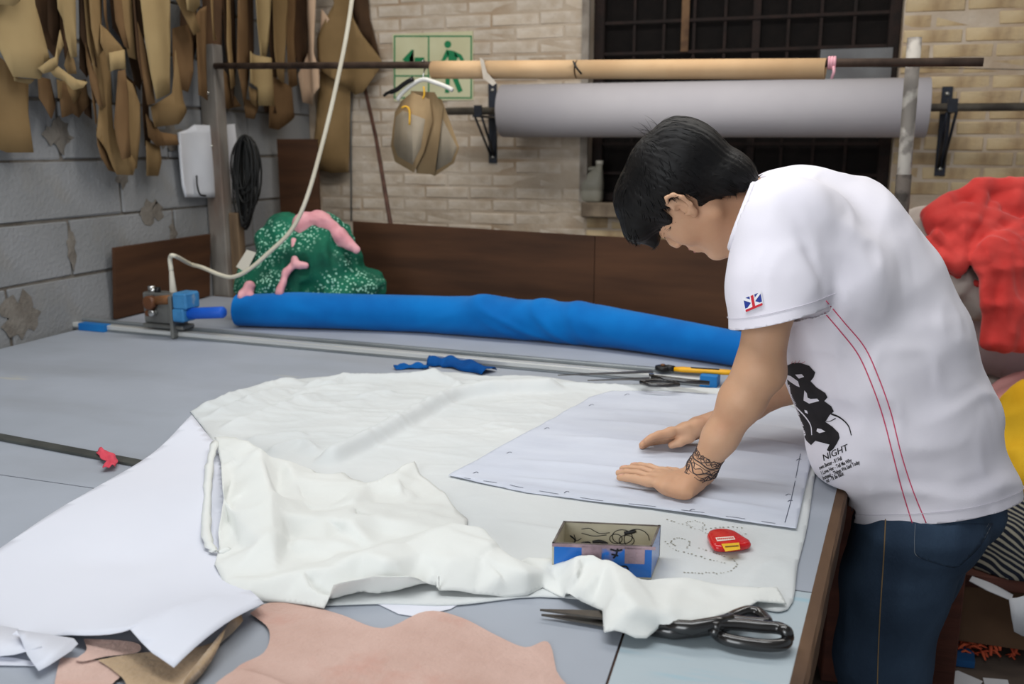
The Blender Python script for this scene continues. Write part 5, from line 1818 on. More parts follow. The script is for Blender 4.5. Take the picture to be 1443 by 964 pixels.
for i in range(24):
    cx_, w_ = 343 + r.uniform(-3, 6), r.uniform(5, 23)
    y0_, y1_ = 190 + r.uniform(0, 6), r.uniform(262, 325)
    o_ = 0.05 + 0.0024 * i
    ring = []
    for a in np.linspace(0, 2 * pi, 22):
        yy_ = (y0_ + y1_) / 2 - (y1_ - y0_) / 2 * cos(a)
        ring.append(OP(cx_ + w_ * sin(a) * (1 if a < pi else 0.75), yy_, o_))
    tube('flex_loop', ring, 0.0042, M_flex, coil, 6)

# ---- brown stick leaning on the brick wall, thin conduit
st = tube('leaning_stick', [pY(511, 110, YB - 0.02), pY(530, 195, YB - 0.20), on_back(562, 385, 0.06)], 0.010, mat('brown_stick', rgb(92, 62, 50), rgb(70, 46, 38), 0.7, 12), None, 8)
tag(st, 'thin brown stick leaning from the table against the brick wall', 'stick')
cd = tube('conduit', [pY(494, 60, YB - 0.012), pY(495, 312, YB - 0.012)], 0.004, M_alu_dull, None, 6); tag(cd, kind='structure'); cd.name = 'trim_4'
wr = tube('thin_wire', [pY(500, 92, YB - 0.03), pY(900, 88, YB - 0.03), pY(1443, 98, YB - 0.03), pY(1600, 100, YB - 0.03)], 0.0016, M_flex, None, 5); tag(wr, 'thin dark wire stretched along the back wall', 'wire')

# ---- plastic jug on the window sill
M_jug = mat('milky_plastic', rgb(150, 146, 132), rgb(134, 130, 116), 0.5, 8)
jb, jt = pY(833, 281, YB + 0.02), pY(848, 225, YB + 0.02)
jug = empty('plastic_jug', jb, 'dusty white plastic jug standing on the window sill', 'jug')
zj0 = WZ0 + 0.0005
jx = float(jb[0])
bm = bmesh.new()
prof = [(0.0, 0.050, 0.0, 0.92), (0.01, 0.056, 0, 1), (0.05, 0.058, 0, 1), (0.055, 0.054, 0, 1), (0.06, 0.058, 0, 1), (0.095, 0.056, 0.002, 1), (0.125, 0.044, 0.012, .9), (0.15, 0.026, 0.028, .8), (0.165, 0.017, 0.036, .8), (0.18, 0.016, 0.038, .8)]
rings = []
for z, rr, ox, e in prof:
    rings.append([bm.verts.new((jx + ox + rr * np.sign(cos(a)) * abs(cos(a)) ** 0.6, YB + 0.02 + rr * 0.75 * np.sign(sin(a)) * abs(sin(a)) ** 0.6, zj0 + z)) for a in np.linspace(0, 2 * pi, 25)[:-1]])
for a, b in zip(rings, rings[1:]):
    for k in range(24): bm.faces.new((a[k], a[(k + 1) % 24], b[(k + 1) % 24], b[k]))
bm.faces.new(rings[0][::-1]); bm.faces.new(rings[-1])
from_bm('body', bm, M_jug, jug, True)
tube('handle', spline([(jx + 0.02, YB + 0.02, zj0 + 0.160), (jx - 0.02, YB + 0.02, zj0 + 0.152), (jx - 0.045, YB + 0.02, zj0 + 0.118), (jx - 0.05, YB + 0.02, zj0 + 0.08)], 5), 0.010, M_jug, jug, 8)
tube('cap', [(jx + 0.038, YB + 0.02, zj0 + 0.178), (jx + 0.038, YB + 0.02, zj0 + 0.196)], 0.018, M_cream, jug, 14)

# ---- green sequinned cloth heap with pink cloth
M_greenc = mat('green_sequin_cloth', rgb(20, 110, 82), rgb(10, 76, 58), 0.8, 10, spec=0.3)


def add_dots(m, scale, color, thr, mask_scale, mlo, mhi):
    nt = m.node_tree; N, L = nt.nodes, nt.links
    b = N['Principled BSDF']
    old = b.inputs['Base Color'].links[0].from_socket
    tc = N.new('ShaderNodeTexCoord')
    v = N.new('ShaderNodeTexVoronoi'); v.inputs['Scale'].default_value = scale
    L.new(tc.outputs['Object'], v.inputs['Vector'])
    lt = N.new('ShaderNodeMath'); lt.operation = 'LESS_THAN'; lt.inputs[1].default_value = thr
    L.new(v.outputs['Distance'], lt.inputs[0])
    n = N.new('ShaderNodeTexNoise'); n.inputs['Scale'].default_value = mask_scale
    L.new(tc.outputs['Object'], n.inputs['Vector'])
    mr = N.new('ShaderNodeMapRange'); mr.inputs['From Min'].default_value = mlo; mr.inputs['From Max'].default_value = mhi
    L.new(n.outputs['Fac'], mr.inputs['Value'])
    mu = N.new('ShaderNodeMath'); mu.operation = 'MULTIPLY'
    L.new(lt.outputs[0], mu.inputs[0]); L.new(mr.outputs[0], mu.inputs[1])
    mx = N.new('ShaderNodeMix'); mx.data_type = 'RGBA'
    L.new(mu.outputs[0], mx.inputs['Factor']); L.new(old, mx.inputs['A']); mx.inputs['B'].default_value = color
    L.new(mx.outputs['Result'], b.inputs['Base Color'])


add_dots(M_greenc, 85, rgb(150, 200, 176), 0.34, 6, 0.44, 0.54)
GD = 3.50
g_ = lambda x, y, d=GD: pd(x, y, d)


def folds(a1, f1, a2, f2, seed):
    def post(P, d):
        w = 0.03 * hash_noise(P, 6, seed + 9)[:, None]
        return d - a1 * ridged(P + w, f1, seed) - a2 * ridged(P * [1, 1, 0.6] + w, f2, seed + 1)
    return post


ex = np.eye(3)
gz = TZ + 0.012
heap = blob('green_cloth_heap', [p_ell(g_(430, 375), ex, (0.17, 0.11, 0.13), 0.04), p_ell(g_(400, 345), ex, (0.10, 0.09, 0.11), 0.04), p_ell(g_(455, 340), ex, (0.09, 0.08, 0.09), 0.04), p_ell(g_(385, 400), ex, (0.13, 0.09, 0.09), 0.04),
                                  p_ell(g_(478, 372, GD), ex, (0.06, 0.07, 0.11), 0.03), p_ell(g_(505, 415), ex, (0.12, 0.08, 0.06), 0.03), p_ell(g_(520, 404), ex, (0.05, 0.05, 0.035), 0.03), p_ell(g_(430, 420), ex, (0.22, 0.09, 0.07), 0.03)],
             0.008, M_greenc, None, lambda P, d: np.maximum(folds(0.022, 8, 0.012, 19, 3)(P, d), gz - P[:, 2]), 1)
tag(heap, 'heap of green sequinned cloth behind the blue roll', 'cloth')
M_pinkc = mat('pink_cloth', rgb(226, 168, 174), rgb(206, 138, 146), 0.85, 14)
pk = blob('pink_cloth', [p_cone(g_(426, 318, 3.44), g_(455, 312, 3.44), .040, .034, k=.02), p_cone(g_(455, 315, 3.44), g_(478, 332, 3.43), .036, .03, k=.02), p_cone(g_(478, 332, 3.43), g_(502, 352, 3.40), .022, .008, k=.02)],
          0.005, M_pinkc, None, folds(0.008, 16, 0.004, 34, 5), 1)
tag(pk, 'crumpled pink cloth on top of the green heap', 'cloth')
pk = blob('pink_cloth', [p_cone(g_(414, 338, 3.40), g_(416, 370, 3.37), .008, .012, k=.01), p_cone(g_(416, 372, 3.37), g_(404, 384, 3.36), .014, .012, k=.01), p_cone(g_(418, 373, 3.36), g_(430, 374, 3.36), .014, .01, k=.01), p_cone(g_(404, 384, 3.36), g_(394, 412, 3.34), .008, .014, k=.01)],
          0.004, M_pinkc, None, folds(0.003, 26, 0.002, 50, 6), 1)
tag(pk, 'pink cloth strip trailing down the front of the green heap', 'cloth')
pk = blob('pink_cloth', [p_cone(g_(352, 402, 3.38), g_(340, 418, 3.36), .016, .014, k=.01), p_cone(g_(350, 410, 3.38), g_(356, 424, 3.36), .014, .016, k=.01)], 0.004, M_pinkc, None, folds(0.003, 26, 0.002, 50, 7), 1)
tag(pk, 'small pink cloth end at the left foot of the green heap', 'cloth')
tg = sheet('card_tag', [g_(x, y, 3.40) for x, y in ((348, 352), (361, 356), (347, 384), (333, 376))], M_cream, None, None, thick=0.002)
tag(tg, 'pale card tag at the left side of the green heap', 'tag')
# ================================================================== bundles piled up behind the man, at the right
M_redc = mat('coral_red_cloth', rgb(222, 78, 72), rgb(200, 54, 50), 0.85, 8, sheen=0.2, spec=0.15, bump=0.05, bscale=90)
M_greyc = mat('grey_white_cloth', rgb(200, 190, 182), rgb(180, 168, 160), 0.9, 8, spec=0.15)
M_pinkbag = mat('pale_pink_sack', rgb(204, 182, 182), rgb(188, 164, 166), 0.6, 5, spec=0.3)
M_pinkc2 = mat('dusty_pink_cloth', rgb(204, 148, 146), rgb(186, 128, 128), 0.85, 8)
M_yellc = mat('yellow_cloth', rgb(236, 190, 50), rgb(220, 168, 34), 0.85, 7, spec=0.15)
M_stripe = bpy.data.materials.new('navy_striped_cloth'); M_stripe.use_nodes = True
nt = M_stripe.node_tree; N, L = nt.nodes, nt.links
b_ = N['Principled BSDF']; b_.inputs['Roughness'].default_value = 0.85; b_.inputs['Specular IOR Level'].default_value = 0.15
tc = N.new('ShaderNodeTexCoord'); wv = N.new('ShaderNodeTexWave'); wv.wave_type = 'BANDS'; wv.bands_direction = 'DIAGONAL'
wv.inputs['Scale'].default_value = 25.0; wv.inputs['Distortion'].default_value = 5.5; wv.inputs['Detail'].default_value = 0.6; wv.inputs['Detail Scale'].default_value = 0.55
L.new(tc.outputs['Object'], wv.inputs['Vector'])
cr = N.new('ShaderNodeValToRGB'); cr.color_ramp.elements[0].position = 0.58; cr.color_ramp.elements[1].position = 0.68
cr.color_ramp.elements[0].color = rgb(30, 34, 46); cr.color_ramp.elements[1].color = rgb(150, 146, 132)
L.new(wv.outputs['Fac'], cr.inputs['Fac']); L.new(cr.outputs['Color'], b_.inputs['Base Color'])
M_crate = mat('red_brown_wood', rgb(96, 54, 42), rgb(74, 42, 34), 0.75, 6, bump=0.15, stretch=(0.4, 0.4, 4))
M_carton = mat('brown_carton', rgb(110, 84, 62), rgb(92, 68, 50), 0.85, 5)
I3 = np.eye(3)
q_ = lambda x, y, d: pd(x, y, d)

# low wooden bench that the bundles stand on
bx0 = pd(1345, 830, 2.62)
bench = empty('wooden_bench', (0.95, 2.75, 0), 'low red-brown wooden bench under the striped bundle', 'bench')
zb_ = float(pd(1400, 812, 2.62)[2])
xb0 = float(pd(1350, 820, 2.62)[0]); yb0 = float(pd(1400, 830, 2.62)[1])
box('bench_top', (xb0 + 0.55, yb0 + 0.20, zb_ - 0.02), (1.15, 0.40, 0.04), M_crate, bench, None, 0.003)
box('front_board', (xb0 + 0.55, yb0 + 0.02, (zb_ - 0.04) / 2 + 0.02), (1.10, 0.02, zb_ - 0.08), M_carton, bench)
for x in (xb0 + 0.04, xb0 + 1.06):
    for y in (yb0 + 0.06, yb0 + 0.36): box('leg', (x, y, (zb_ - 0.04) / 2), (0.05, 0.05, zb_ - 0.04), M_crate, bench)


def bundle(name, prims, m, label, cat, h=0.010, a1=.012, f1=9, a2=.006, f2=20, seed=1, zmin=None, it=1):
    fz = folds(a1, f1, a2, f2, seed)
    post = (lambda P, d: np.maximum(fz(P, d), zmin - P[:, 2])) if zmin is not None else fz
    o = blob(name, prims, h, m, None, post, it)
    return tag(o, label, cat)


zt_ = zb_ + 0.001
bundle('striped_bundle', [p_ell(q_(1440, 760, 2.75), I3, (.17, .16, .17), .05), p_ell(q_(1420, 800, 2.70), I3, (.11, .12, .11), .05), p_ell(q_(1470, 720, 2.80), I3, (.19, .17, .14), .05), p_ell(q_(1450, 820, 2.74), I3, (.15, .14, .10), .05)],
       M_stripe, 'round bundle of navy and cream striped cloth at the right edge', 'cloth bundle', .011, .012, 6, .006, 15, 41, zt_)
bundle('yellow_bundle', [p_ell(q_(1480, 640, 2.80), I3, (.17, .15, .14), .05), p_ell(q_(1452, 665, 2.74), I3, (.09, .10, .085), .05), p_ell(q_(1462, 590, 2.80), I3, (.09, .09, .12), .05), p_ell(q_(1500, 700, 2.8), I3, (.18, .14, .09), .05)],
       M_yellc, 'yellow cloth bundle lying on the striped one', 'cloth bundle', .010, .016, 6, .009, 14, 43)
bundle('pink_bundle', [p_ell(q_(1445, 580, 2.96), I3, (.12, .11, .12), .05), p_cone(q_(1455, 545, 2.92), q_(1405, 590, 2.90), .045, .05, k=.02), p_cone(q_(1480, 540, 2.90), q_(1430, 590, 2.88), .04, .045, k=.02), p_ell((0.72, 3.33, .36), I3, (.16, .10, .34), .05)],
       M_pinkc2, 'dusty pink cloth bundle under the big pale sack', 'cloth bundle', .010, .012, 7, .006, 16, 44)
bundle('pale_sack', [p_ell(q_(1415, 470, 3.22), I3, (.21, .16, .15), .06), p_ell(q_(1380, 430, 3.26), I3, (.20, .15, .12), .06), p_ell(q_(1470, 450, 3.25), I3, (.18, .15, .16), .06)],
       M_pinkbag, 'big pale pinkish sack in the middle of the pile at right', 'sack', .012, .008, 4, .005, 11, 45)
# what the sacks stand on, hidden behind the man
bundle('grey_sack', [p_ell((0.66, 3.60, 0.26), I3, (.32, .24, .26), .05), p_ell((0.68, 3.62, 0.52), I3, (.28, .20, .18), .05), p_ell((1.05, 3.62, 0.38), I3, (.30, .22, .38), .05)],
       M_greyc, 'large grey-white sack at the foot of the pile, mostly behind the man', 'sack', .018, .012, 4, .006, 10, 46, 0.002)
bundle('grey_cloth', [p_cone(q_(1290, 312, 3.12), q_(1330, 320, 3.12), .05, .05, k=.03), p_cone(q_(1300, 330, 3.08), q_(1345, 395, 3.05), .055, .06, k=.03), p_cone(q_(1330, 385, 3.04), q_(1385, 420, 3.02), .06, .05, k=.03), p_cone(q_(1360, 400, 3.0), q_(1392, 440, 2.99), .05, .03, k=.03),
                      p_ell(q_(1340, 380, 3.15), I3, (.14, .10, .10), .04), p_cone(q_(1440, 370, 3.0), q_(1475, 400, 3.0), .06, .07, k=.03)],
       M_greyc, 'grumpled grey-white cloth hanging below the red one'.replace('grumpled', 'crumpled'), 'cloth', .008, .014, 9, .008, 20, 47)
rr_ = random.Random(23)


def strands(path, n, spread, r0, r1, k=.011, jit=.010):
    """gathered cloth: n rounded folds running side by side along a path of pixels + depths"""
    out = []
    for i in range(n):
        o = (i / max(1, n - 1) - .5) * spread
        pts = []
        for j, (x, y, d) in enumerate(path):
            a, c = path[max(j - 1, 0)], path[min(j + 1, len(path) - 1)]
            tx, ty = c[0] - a[0], c[1] - a[1]
            ln = sqrt(tx * tx + ty * ty) + 1e-6
            pts.append(pd(x - ty / ln * o + rr_.uniform(-3, 3), y + tx / ln * o + rr_.uniform(-3, 3), d + rr_.uniform(-jit, jit) + .0006 * abs(o)))
        ra = rr_.uniform(.85, 1.2)
        for j in range(len(pts) - 1):
            u, v = j / (len(pts) - 1), (j + 1) / (len(pts) - 1)
            out.append(p_cone(pts[j], pts[j + 1], (r0 + (r1 - r0) * u) * ra, (r0 + (r1 - r0) * v) * ra, k=k))
    return out


red = [p_ell(q_(1400, 322, 3.04), I3, (.12, .09, .055), .03), p_ell(q_(1440, 330, 3.06), I3, (.12, .09, .07), .03)]
red += strands([(1316, 316, 2.98), (1345, 302, 2.97), (1385, 286, 2.98), (1430, 284, 2.98), (1480, 300, 2.98)], 4, 34, .022, .030)
red += strands([(1330, 330, 2.96), (1362, 318, 2.93), (1392, 322, 2.92), (1420, 340, 2.92)], 4, 40, .018, .026)
red += strands([(1318, 335, 2.95), (1335, 352, 2.93), (1356, 366, 2.92)], 3, 26, .016, .015)
red += strands([(1400, 290, 2.96), (1385, 320, 2.92), (1372, 350, 2.92)], 3, 34, .024, .014)
red += strands([(1480, 320, 2.95), (1440, 336, 2.90), (1405, 356, 2.88), (1392, 372, 2.88)], 4, 30, .024, .018)
red += strands([(1412, 350, 2.88), (1415, 380, 2.86), (1418, 430, 2.86), (1414, 482, 2.87)], 6, 52, .022, .022)
bundle('red_cloth', red, M_redc, 'crumpled coral red cloth on top of the pile at right', 'cloth', .0055, .009, 8, .006, 18, 48)
# pink strand between red and grey
o = blob('red_strip', [p_cone(q_(1318, 368, 2.98), q_(1350, 388, 2.96), .010, .012, k=.01), p_cone(q_(1350, 388, 2.96), q_(1378, 400, 2.95), .012, .010, k=.01)], 0.005, M_redc, None, folds(.003, 20, .002, 40, 3))
tag(o, 'thin red cloth strip across the crumpled grey-white cloth', 'cloth strip')
# white sheet hanging in front of the bench
ws = sheet('white_rag', [pd(x, y, 2.56) for x, y in ((1421, 842), (1470, 836), (1470, 905), (1440, 896), (1428, 888), (1424, 866))], M_bag, None, lambda v: v + Vector((0, .008 * sin(v.x * 60), 0)), cuts=[((1, 0, 0), 0.02)], thick=0.002)
tag(ws, 'white rag hanging over the front of the wooden bench', 'rag')
fl_ = lambda x, y: pz(x, y, 0.003)
ws = sheet('white_cloth_edge', [pd(x, y, z) for x, y, z in ((1366, 818, 2.58), (1392, 832, 2.57), (1425, 846, 2.56), (1428, 838, 2.60), (1398, 822, 2.62), (1370, 812, 2.62))], M_bag, None, None, thick=0.002)
tag(ws, 'white cloth edge poking out under the striped bundle', 'cloth')
# scraps on the floor
M_orange2 = mat('orange_scraps', rgb(206, 96, 60), rgb(178, 70, 46), 0.85, 14)
r = random.Random(17)
bm = bmesh.new()
for i in range(70):
    x, y = r.uniform(1352, 1440), r.uniform(896, 930)
    p = fl_(x, y) + np.array([0, 0, r.uniform(0.002, 0.03)])
    a = r.uniform(0, 6.3); Ls = r.uniform(0.03, 0.08)
    d = np.array([cos(a), sin(a) * .6, r.uniform(-.2, .2)]) * Ls
    bm_tube(bm, [p - d / 2, p + np.array([0, 0, .01]), p + d / 2], [.004, .006, .003], 5, True, 0.5)
o = from_bm('fabric_shreds', bm, M_orange2, None, True); tag(o, 'heap of orange cloth shreds on the floor before the bench', 'shreds', None, 'stuff')
M_blueblk = mat('blue_card', rgb(28, 86, 140), rgb(20, 70, 120), 0.7, 8)
o = sheet('blue_card', [fl_(x, y) + [0, 0, .05] for x, y in ((1338, 912), (1345, 906), (1372, 930), (1373, 942), (1340, 938))], M_blueblk, None, None, thick=0.02)
o.location.z = -0.03; tag(o, 'blue card scrap on the dark floor behind the legs', 'card')
for i, (pts, lb) in enumerate([([(1322, 905), (1340, 906), (1336, 918), (1322, 920)], 'small white paper on the floor next to the blue card'), ([(1315, 950), (1350, 945), (1385, 960), (1370, 985), (1310, 985)], 'large white paper on the floor nearest the camera'),
                               ([(1150, 898), (1160, 895), (1176, 905), (1172, 932), (1160, 922)], 'white paper on the dark floor under the table edge'), ([(1385, 955), (1420, 958), (1425, 975), (1390, 975)], 'pale paper scrap on the floor at the lower right corner')]):
    o = sheet('floor_paper', [fl_(x, y) for x, y in pts], M_bag, None, None, thick=0.001); tag(o, lb, 'paper')
o = blob('black_rag', [p_ell(fl_(1345, 890) + [0, 0, .03], I3, (.07, .05, .03), .02)], 0.008, mat('black_rag', rgb(24, 22, 22), None, .9), None, lambda P, d: np.maximum(folds(.006, 12, .004, 24, 4)(P, d), 0.002 - P[:, 2]))
tag(o, 'small black rag on the floor in front of the bench', 'rag')
# timber trestle under the table that shows beside the jeans
o = box('red_crate', (0.26, 2.62, 0.32), (0.34, 0.3, 0.64), M_crate, None, 0.1, 0.004); tag(o, 'red-brown wooden crate under the table edge beside the jeans', 'crate')
# ================================================================== the man bending over the table
M_skin = mat('skin', rgb(206, 164, 133), rgb(196, 150, 118), 0.55, 9, spec=0.35, bump=0.05, bscale=120)
mix_in(M_skin, rgb(190, 112, 88), 7, 0.55, 0.8, 0.35, seed=4)
M_skin.node_tree.nodes['Principled BSDF'].inputs['Subsurface Weight'].default_value = 0.08
M_skin.node_tree.nodes['Principled BSDF'].inputs['Subsurface Radius'].default_value = (0.01, 0.004, 0.002)
M_lip = mat('lips', rgb(176, 104, 92), None, 0.5)
M_hair = mat('black_hair', rgb(9, 8, 9), rgb(15, 13, 13), 0.5, 30, spec=0.22)
M_tee = mat('white_jersey', rgb(236, 232, 240), rgb(229, 225, 235), 0.9, 4, spec=0.15, bump=0.03, bscale=260, sheen=0.15)
M_jean = mat('dark_blue_denim', rgb(58, 76, 97), rgb(44, 59, 78), 0.9, 9, spec=0.2, bump=0.15, bscale=260, stretch=(1, 1, 0.4))
mix_in(M_jean, rgb(74, 92, 116), 5, 0.52, 0.75, 0.5, stretch=(1, 1, 0.5), seed=2)
M_stitch = mat('denim_stitch', rgb(128, 134, 142), None, 0.9)
M_seam = mat('jeans_seam_thread', rgb(140, 116, 84), None, 0.9)
M_piping = mat('pink_red_piping', rgb(214, 84, 116), None, 0.8)
M_tattoo = mat('tattoo_ink', rgb(66, 58, 60), None, 0.7)
M_nail = mat('finger_nail', rgb(218, 168, 146), None, 0.35)

FWD = np.array([-0.915, 0.403, 0.0]); LFT = np.array([-0.403, -0.915, 0.0])
person = empty('person', (0.26, 1.93, 0.0), 'man in a white tee shirt and blue jeans bending over the table', 'person')

# ---- joints
nb = pd(1084, 292, 1.845)
mid_sh = pd(1126, 306, 1.86)
sL = pd(1104, 314, 1.69); sR = 2 * mid_sh - sL
el = pd(1070, 522, 1.685); wr_ = pd(987, 664, 1.768)
hip = np.array([0.262, 1.95, 0.765])
hL, hR = hip + LFT * 0.088, hip - LFT * 0.088
kL, kR = pd(1243, 925, 1.915), pd(1240, 915, 2.09)
aL = np.array([kL[0] + 0.035, kL[1] + 0.01, 0.09]); aR = np.array([kR[0] + 0.02, kR[1] + 0.02, 0.09])

# ---- head frame: U crown, F face, L the man's left
TH = radians(31)
U0 = -0.90 * _R + 0.43 * _UP
F0 = -0.43 * _R - 0.90 * _UP
L0 = np.cross(U0, F0)
HF = F0 * cos(TH) - L0 * sin(TH)
HL = L0 * cos(TH) + F0 * sin(TH)
HU = U0
HC = pd(968, 274, 1.815)


def hd(x, y, z): return HC + HL * x + HF * y + HU * z


AX = [HL, HF, HU]
hpr = [
    p_ell(hd(0, -.014, .030), AX, (.073, .092, .086), .02),
    p_ell(hd(0, .028, -.026), AX, (.060, .062, .086), .025),
    p_ell(hd(0, .048, .035), AX, (.056, .042, .050), .02),
    p_cone(hd(.050, -.004, -.058), hd(.014, .070, -.104), .017, .015, k=.03),
    p_cone(hd(-.050, -.004, -.058), hd(-.014, .070, -.104), .017, .015, k=.03),
    p_cone(hd(-.010, .078, -.106), hd(.010, .078, -.106), .013, .013, k=.02),
    p_ell(hd(.034, .056, -.026), AX, (.027, .026, .030), .02), p_ell(hd(-.034, .056, -.026), AX, (.027, .026, .030), .02),
    p_cone(hd(-.030, .077, .030), hd(.030, .077, .030), .013, .013, k=.02),
]
for s in (1, -1):
    hpr += [p_ell(hd(s * .031, .100, .008), AX, (.017, .014, .012), .012) + ('sub',),
            p_ell(hd(s * .031, .0785, .006), AX, (.014, .0125, .0105), .004)]
hpr += [
    p_cone(hd(0, .085, .020), hd(0, .100, -.022), .0075, .0095, k=.010),
    p_cone(hd(0, .100, -.022), hd(0, .101, -.030), .0100, .0090, k=.006),
    p_cone(hd(.011, .095, -.031), hd(.010, .100, -.030), .0075, .007, k=.006), p_cone(hd(-.011, .095, -.031), hd(-.010, .100, -.030), .0075, .007, k=.006),
    p_ell(hd(.006, .097, -.039), AX, (.0032, .005, .003), .002) + ('sub',), p_ell(hd(-.006, .097, -.039), AX, (.0032, .005, .003), .002) + ('sub',),
    p_ell(hd(0, .084, -.062), AX, (.026, .012, .022), .012),
    p_cone(hd(-.018, .089, -.0575), hd(.018, .089, -.0575), .0050, .0050, k=.005), p_cone(hd(0, .0955, -.0575), hd(0, .094, -.058), .0050, .005, k=.008),
    p_cone(hd(-.014, .0885, -.0695), hd(.014, .0885, -.0695), .0062, .0062, k=.005), p_cone(hd(0, .094, -.069), hd(0, .093, -.069), .0055, .005, k=.008),
]


def ear(s):
    e = []
    c = lambda y, z, o=0.0: hd(s * (.073 + o), y, z)
    c = lambda y, z, o=0.0: hd(s * (.072 + o), y + .014, z + .006)
    ea = [HL * s * 0.86 - HF * 0.5, HF * 0.86 + HL * s * 0.5, HU]
    e.append(p_ell(c(-.016, .000, .006), ea, (.0065, .017, .029), .006))
    rim = [(-.006, .012, .004), (-.008, .027, .010), (-.020, .034, .015), (-.032, .026, .018), (-.035, .008, .018), (-.028, -.012, .013), (-.016, -.026, .006), (-.008, -.030, .002)]
    for a, b in zip(rim, rim[1:]):
        e.append(p_cone(c(a[0], a[1], a[2]), c(b[0], b[1], b[2]), .0042, .0042, k=.004))
    e.append(p_ell(c(-.012, -.026, .004), AX, (.005, .008, .009), .004))
    e.append(p_ell(c(-.010, -.002, .013), ea, (.006, .009, .013), .004) + ('sub',))
    return e


body = hpr + ear(1) + ear(-1)
# neck, trunk, legs (mostly under the clothes)
nk = pd(992, 290, 1.825)
body += [p_cone(nk, nb * 0.55 + nk * 0.45, .054, .053, k=.03), p_cone(nb * 0.5 + nk * 0.5, nb + [0.03, 0, -0.02], .053, .062, LFT, 1.1, k=.03),
         p_cone(hd(0, .026, -.084), pd(1058, 335, 1.84), .040, .048, k=.03)]
sp_px = [(1303, 720, 1.905), (1275, 620, 1.895), (1236, 505, 1.885), (1196, 415, 1.875), (1150, 335, 1.865)]
spn = [pd(*p) for p in sp_px]
for a, b, ra, rb in ((0, 1, .118, .112), (1, 2, .112, .122), (2, 3, .122, .122), (3, 4, .122, .095)):
    body.append(p_cone(spn[a], spn[b], ra, rb, LFT, 1.3, k=.03))
body += [p_cone(spn[4], nb, .09, .055, LFT, 1.2, k=.04), p_cone(sL + [0.02, .02, 0], sR, .058, .058, k=.04)]
for h_, k_, a_ in ((hL, kL, aL), (hR, kR, aR)):
    body += [p_cone(h_, k_, .080, .052, k=.03), p_cone(k_, a_, .050, .036, k=.02), p_cone(a_ - [0, 0, .04], a_ - [0, 0, .045] + FWD * .13, .036, .028, LFT, 1.2, k=.02)]
# arms
eR = pd(1152, 520, 2.085); wR = pd(1004, 600, 2.0)


def arm(s, e, w, bul):
    v = []
    um = s * 0.45 + e * 0.55
    v += [p_cone(s, um, .056, .044, k=.03), p_cone(um, e, .044, .041, k=.02)]
    fm = e * 0.72 + w * 0.28
    v += [p_cone(e, fm, .041, .0405, k=.025), p_cone(fm, e * .35 + w * .65, .0402, .031, k=.02), p_cone(e * .35 + w * .65, w, .031, .0245, LFT, 1.1, k=.02)]
    return v


body += arm(sL, el, wr_, 1) + arm(sR, eR, wR, 1)
body.append(p_cone(el + [0.012, .0, .0], el + [0.020, 0, -.006], .028, .022, k=.02))       # elbow point


def hand(wrist, palm0, fw, thumb_side, nrm, spread=1.0, fingers=None, thumb=None, prefix=None):
    """wrist; palm0 = centre of the palm's heel; fw fingers' direction; thumb_side; nrm = back of the hand"""
    pr = []
    P_ = lambda f, s, n: palm0 + fw * f + thumb_side * s + nrm * n
    pr.append(p_cone(wrist, P_(.012, 0, .008), .025, .021, thumb_side, 1.25, k=.02))
    pr.append(p_cone(P_(.010, -.004, .004), P_(.045, 0, .006), .017, .0155, thumb_side, 2.0, k=.012))
    pr.append(p_cone(P_(.045, 0, .006), P_(.082, .002, .006), .0155, .0115, thumb_side, 3.0, k=.010))
    pr.append(p_ell(P_(.028, .026, .000), [fw, thumb_side, nrm], (.034, .017, .014), .010))
    pr.append(p_ell(P_(.026, -.027, -.001), [fw, thumb_side, nrm], (.036, .013, .013), .010))
    nails = []
    for s, L, a, lift in fingers:
        d_ = fw * cos(a) + thumb_side * sin(a)
        b0 = P_(.080, s, .005)
        j1 = b0 + d_ * L * 0.45 + nrm * lift
        j2 = j1 + d_ * L * 0.30 - nrm * lift * 0.6
        tp = j2 + d_ * L * 0.25 - nrm * (lift * 0.9 + .001)
        pr += [p_ell(b0 + nrm * .004, [fw, thumb_side, nrm], (.013, .0095, .009), .006),
               p_cone(b0, j1, .0096, .0086, k=.004), p_cone(j1, j2, .0086, .0078, k=.003), p_cone(j2, tp, .0078, .0066, k=.003)]
        nails.append((j2 * 0.25 + tp * 0.75, d_, thumb_side, nrm))
    t0_, t1_, t2_ = [P_(*q) for q in thumb]
    pr += [p_cone(P_(.022, .026, .002), t0_, .0150, .0125, k=.012), p_cone(t0_, t1_, .0115, .0100, k=.006), p_cone(t1_, t2_, .0100, .0080, k=.004)]
    return pr, nails


zt = 0.8105      # top of the tracing cloth
hb0 = pz(979, 690, zt + 0.016); ht0 = pz(868, 669, zt + 0.008)
fwL = ht0 - hb0; fwL[2] = 0; fwL /= np.linalg.norm(fwL)
tsL = np.array([fwL[1], -fwL[0], 0]); tsL = tsL if tsL[1] > 0 else -tsL
up = np.array([0, 0, 1.0])
pL_, nailsL = hand(wr_, hb0 + [0, 0, 0.0], fwL, tsL, up,
                   fingers=[(-.030, .060, -.10, .002), (-.010, .076, -.03, .004), (.011, .082, .03, .004), (.032, .074, .10, .003)],
                   thumb=[(.050, .052, .000), (.074, .068, -.003), (.096, .076, -.005)])
hbR = wR + (pd(934, 620, 1.985) - wR) * 0.18
fwR = pd(934, 621, 1.985) - wR; fwR /= np.linalg.norm(fwR)
vR = -ray(965, 612); vR = vR + np.array([0, 0, 0.25]); tsR = vR - fwR * (vR @ fwR); tsR /= np.linalg.norm(tsR)          # right hand: the thumb is on the near side
nR = np.cross(tsR, fwR); nR = nR if nR[2] > 0 else -nR
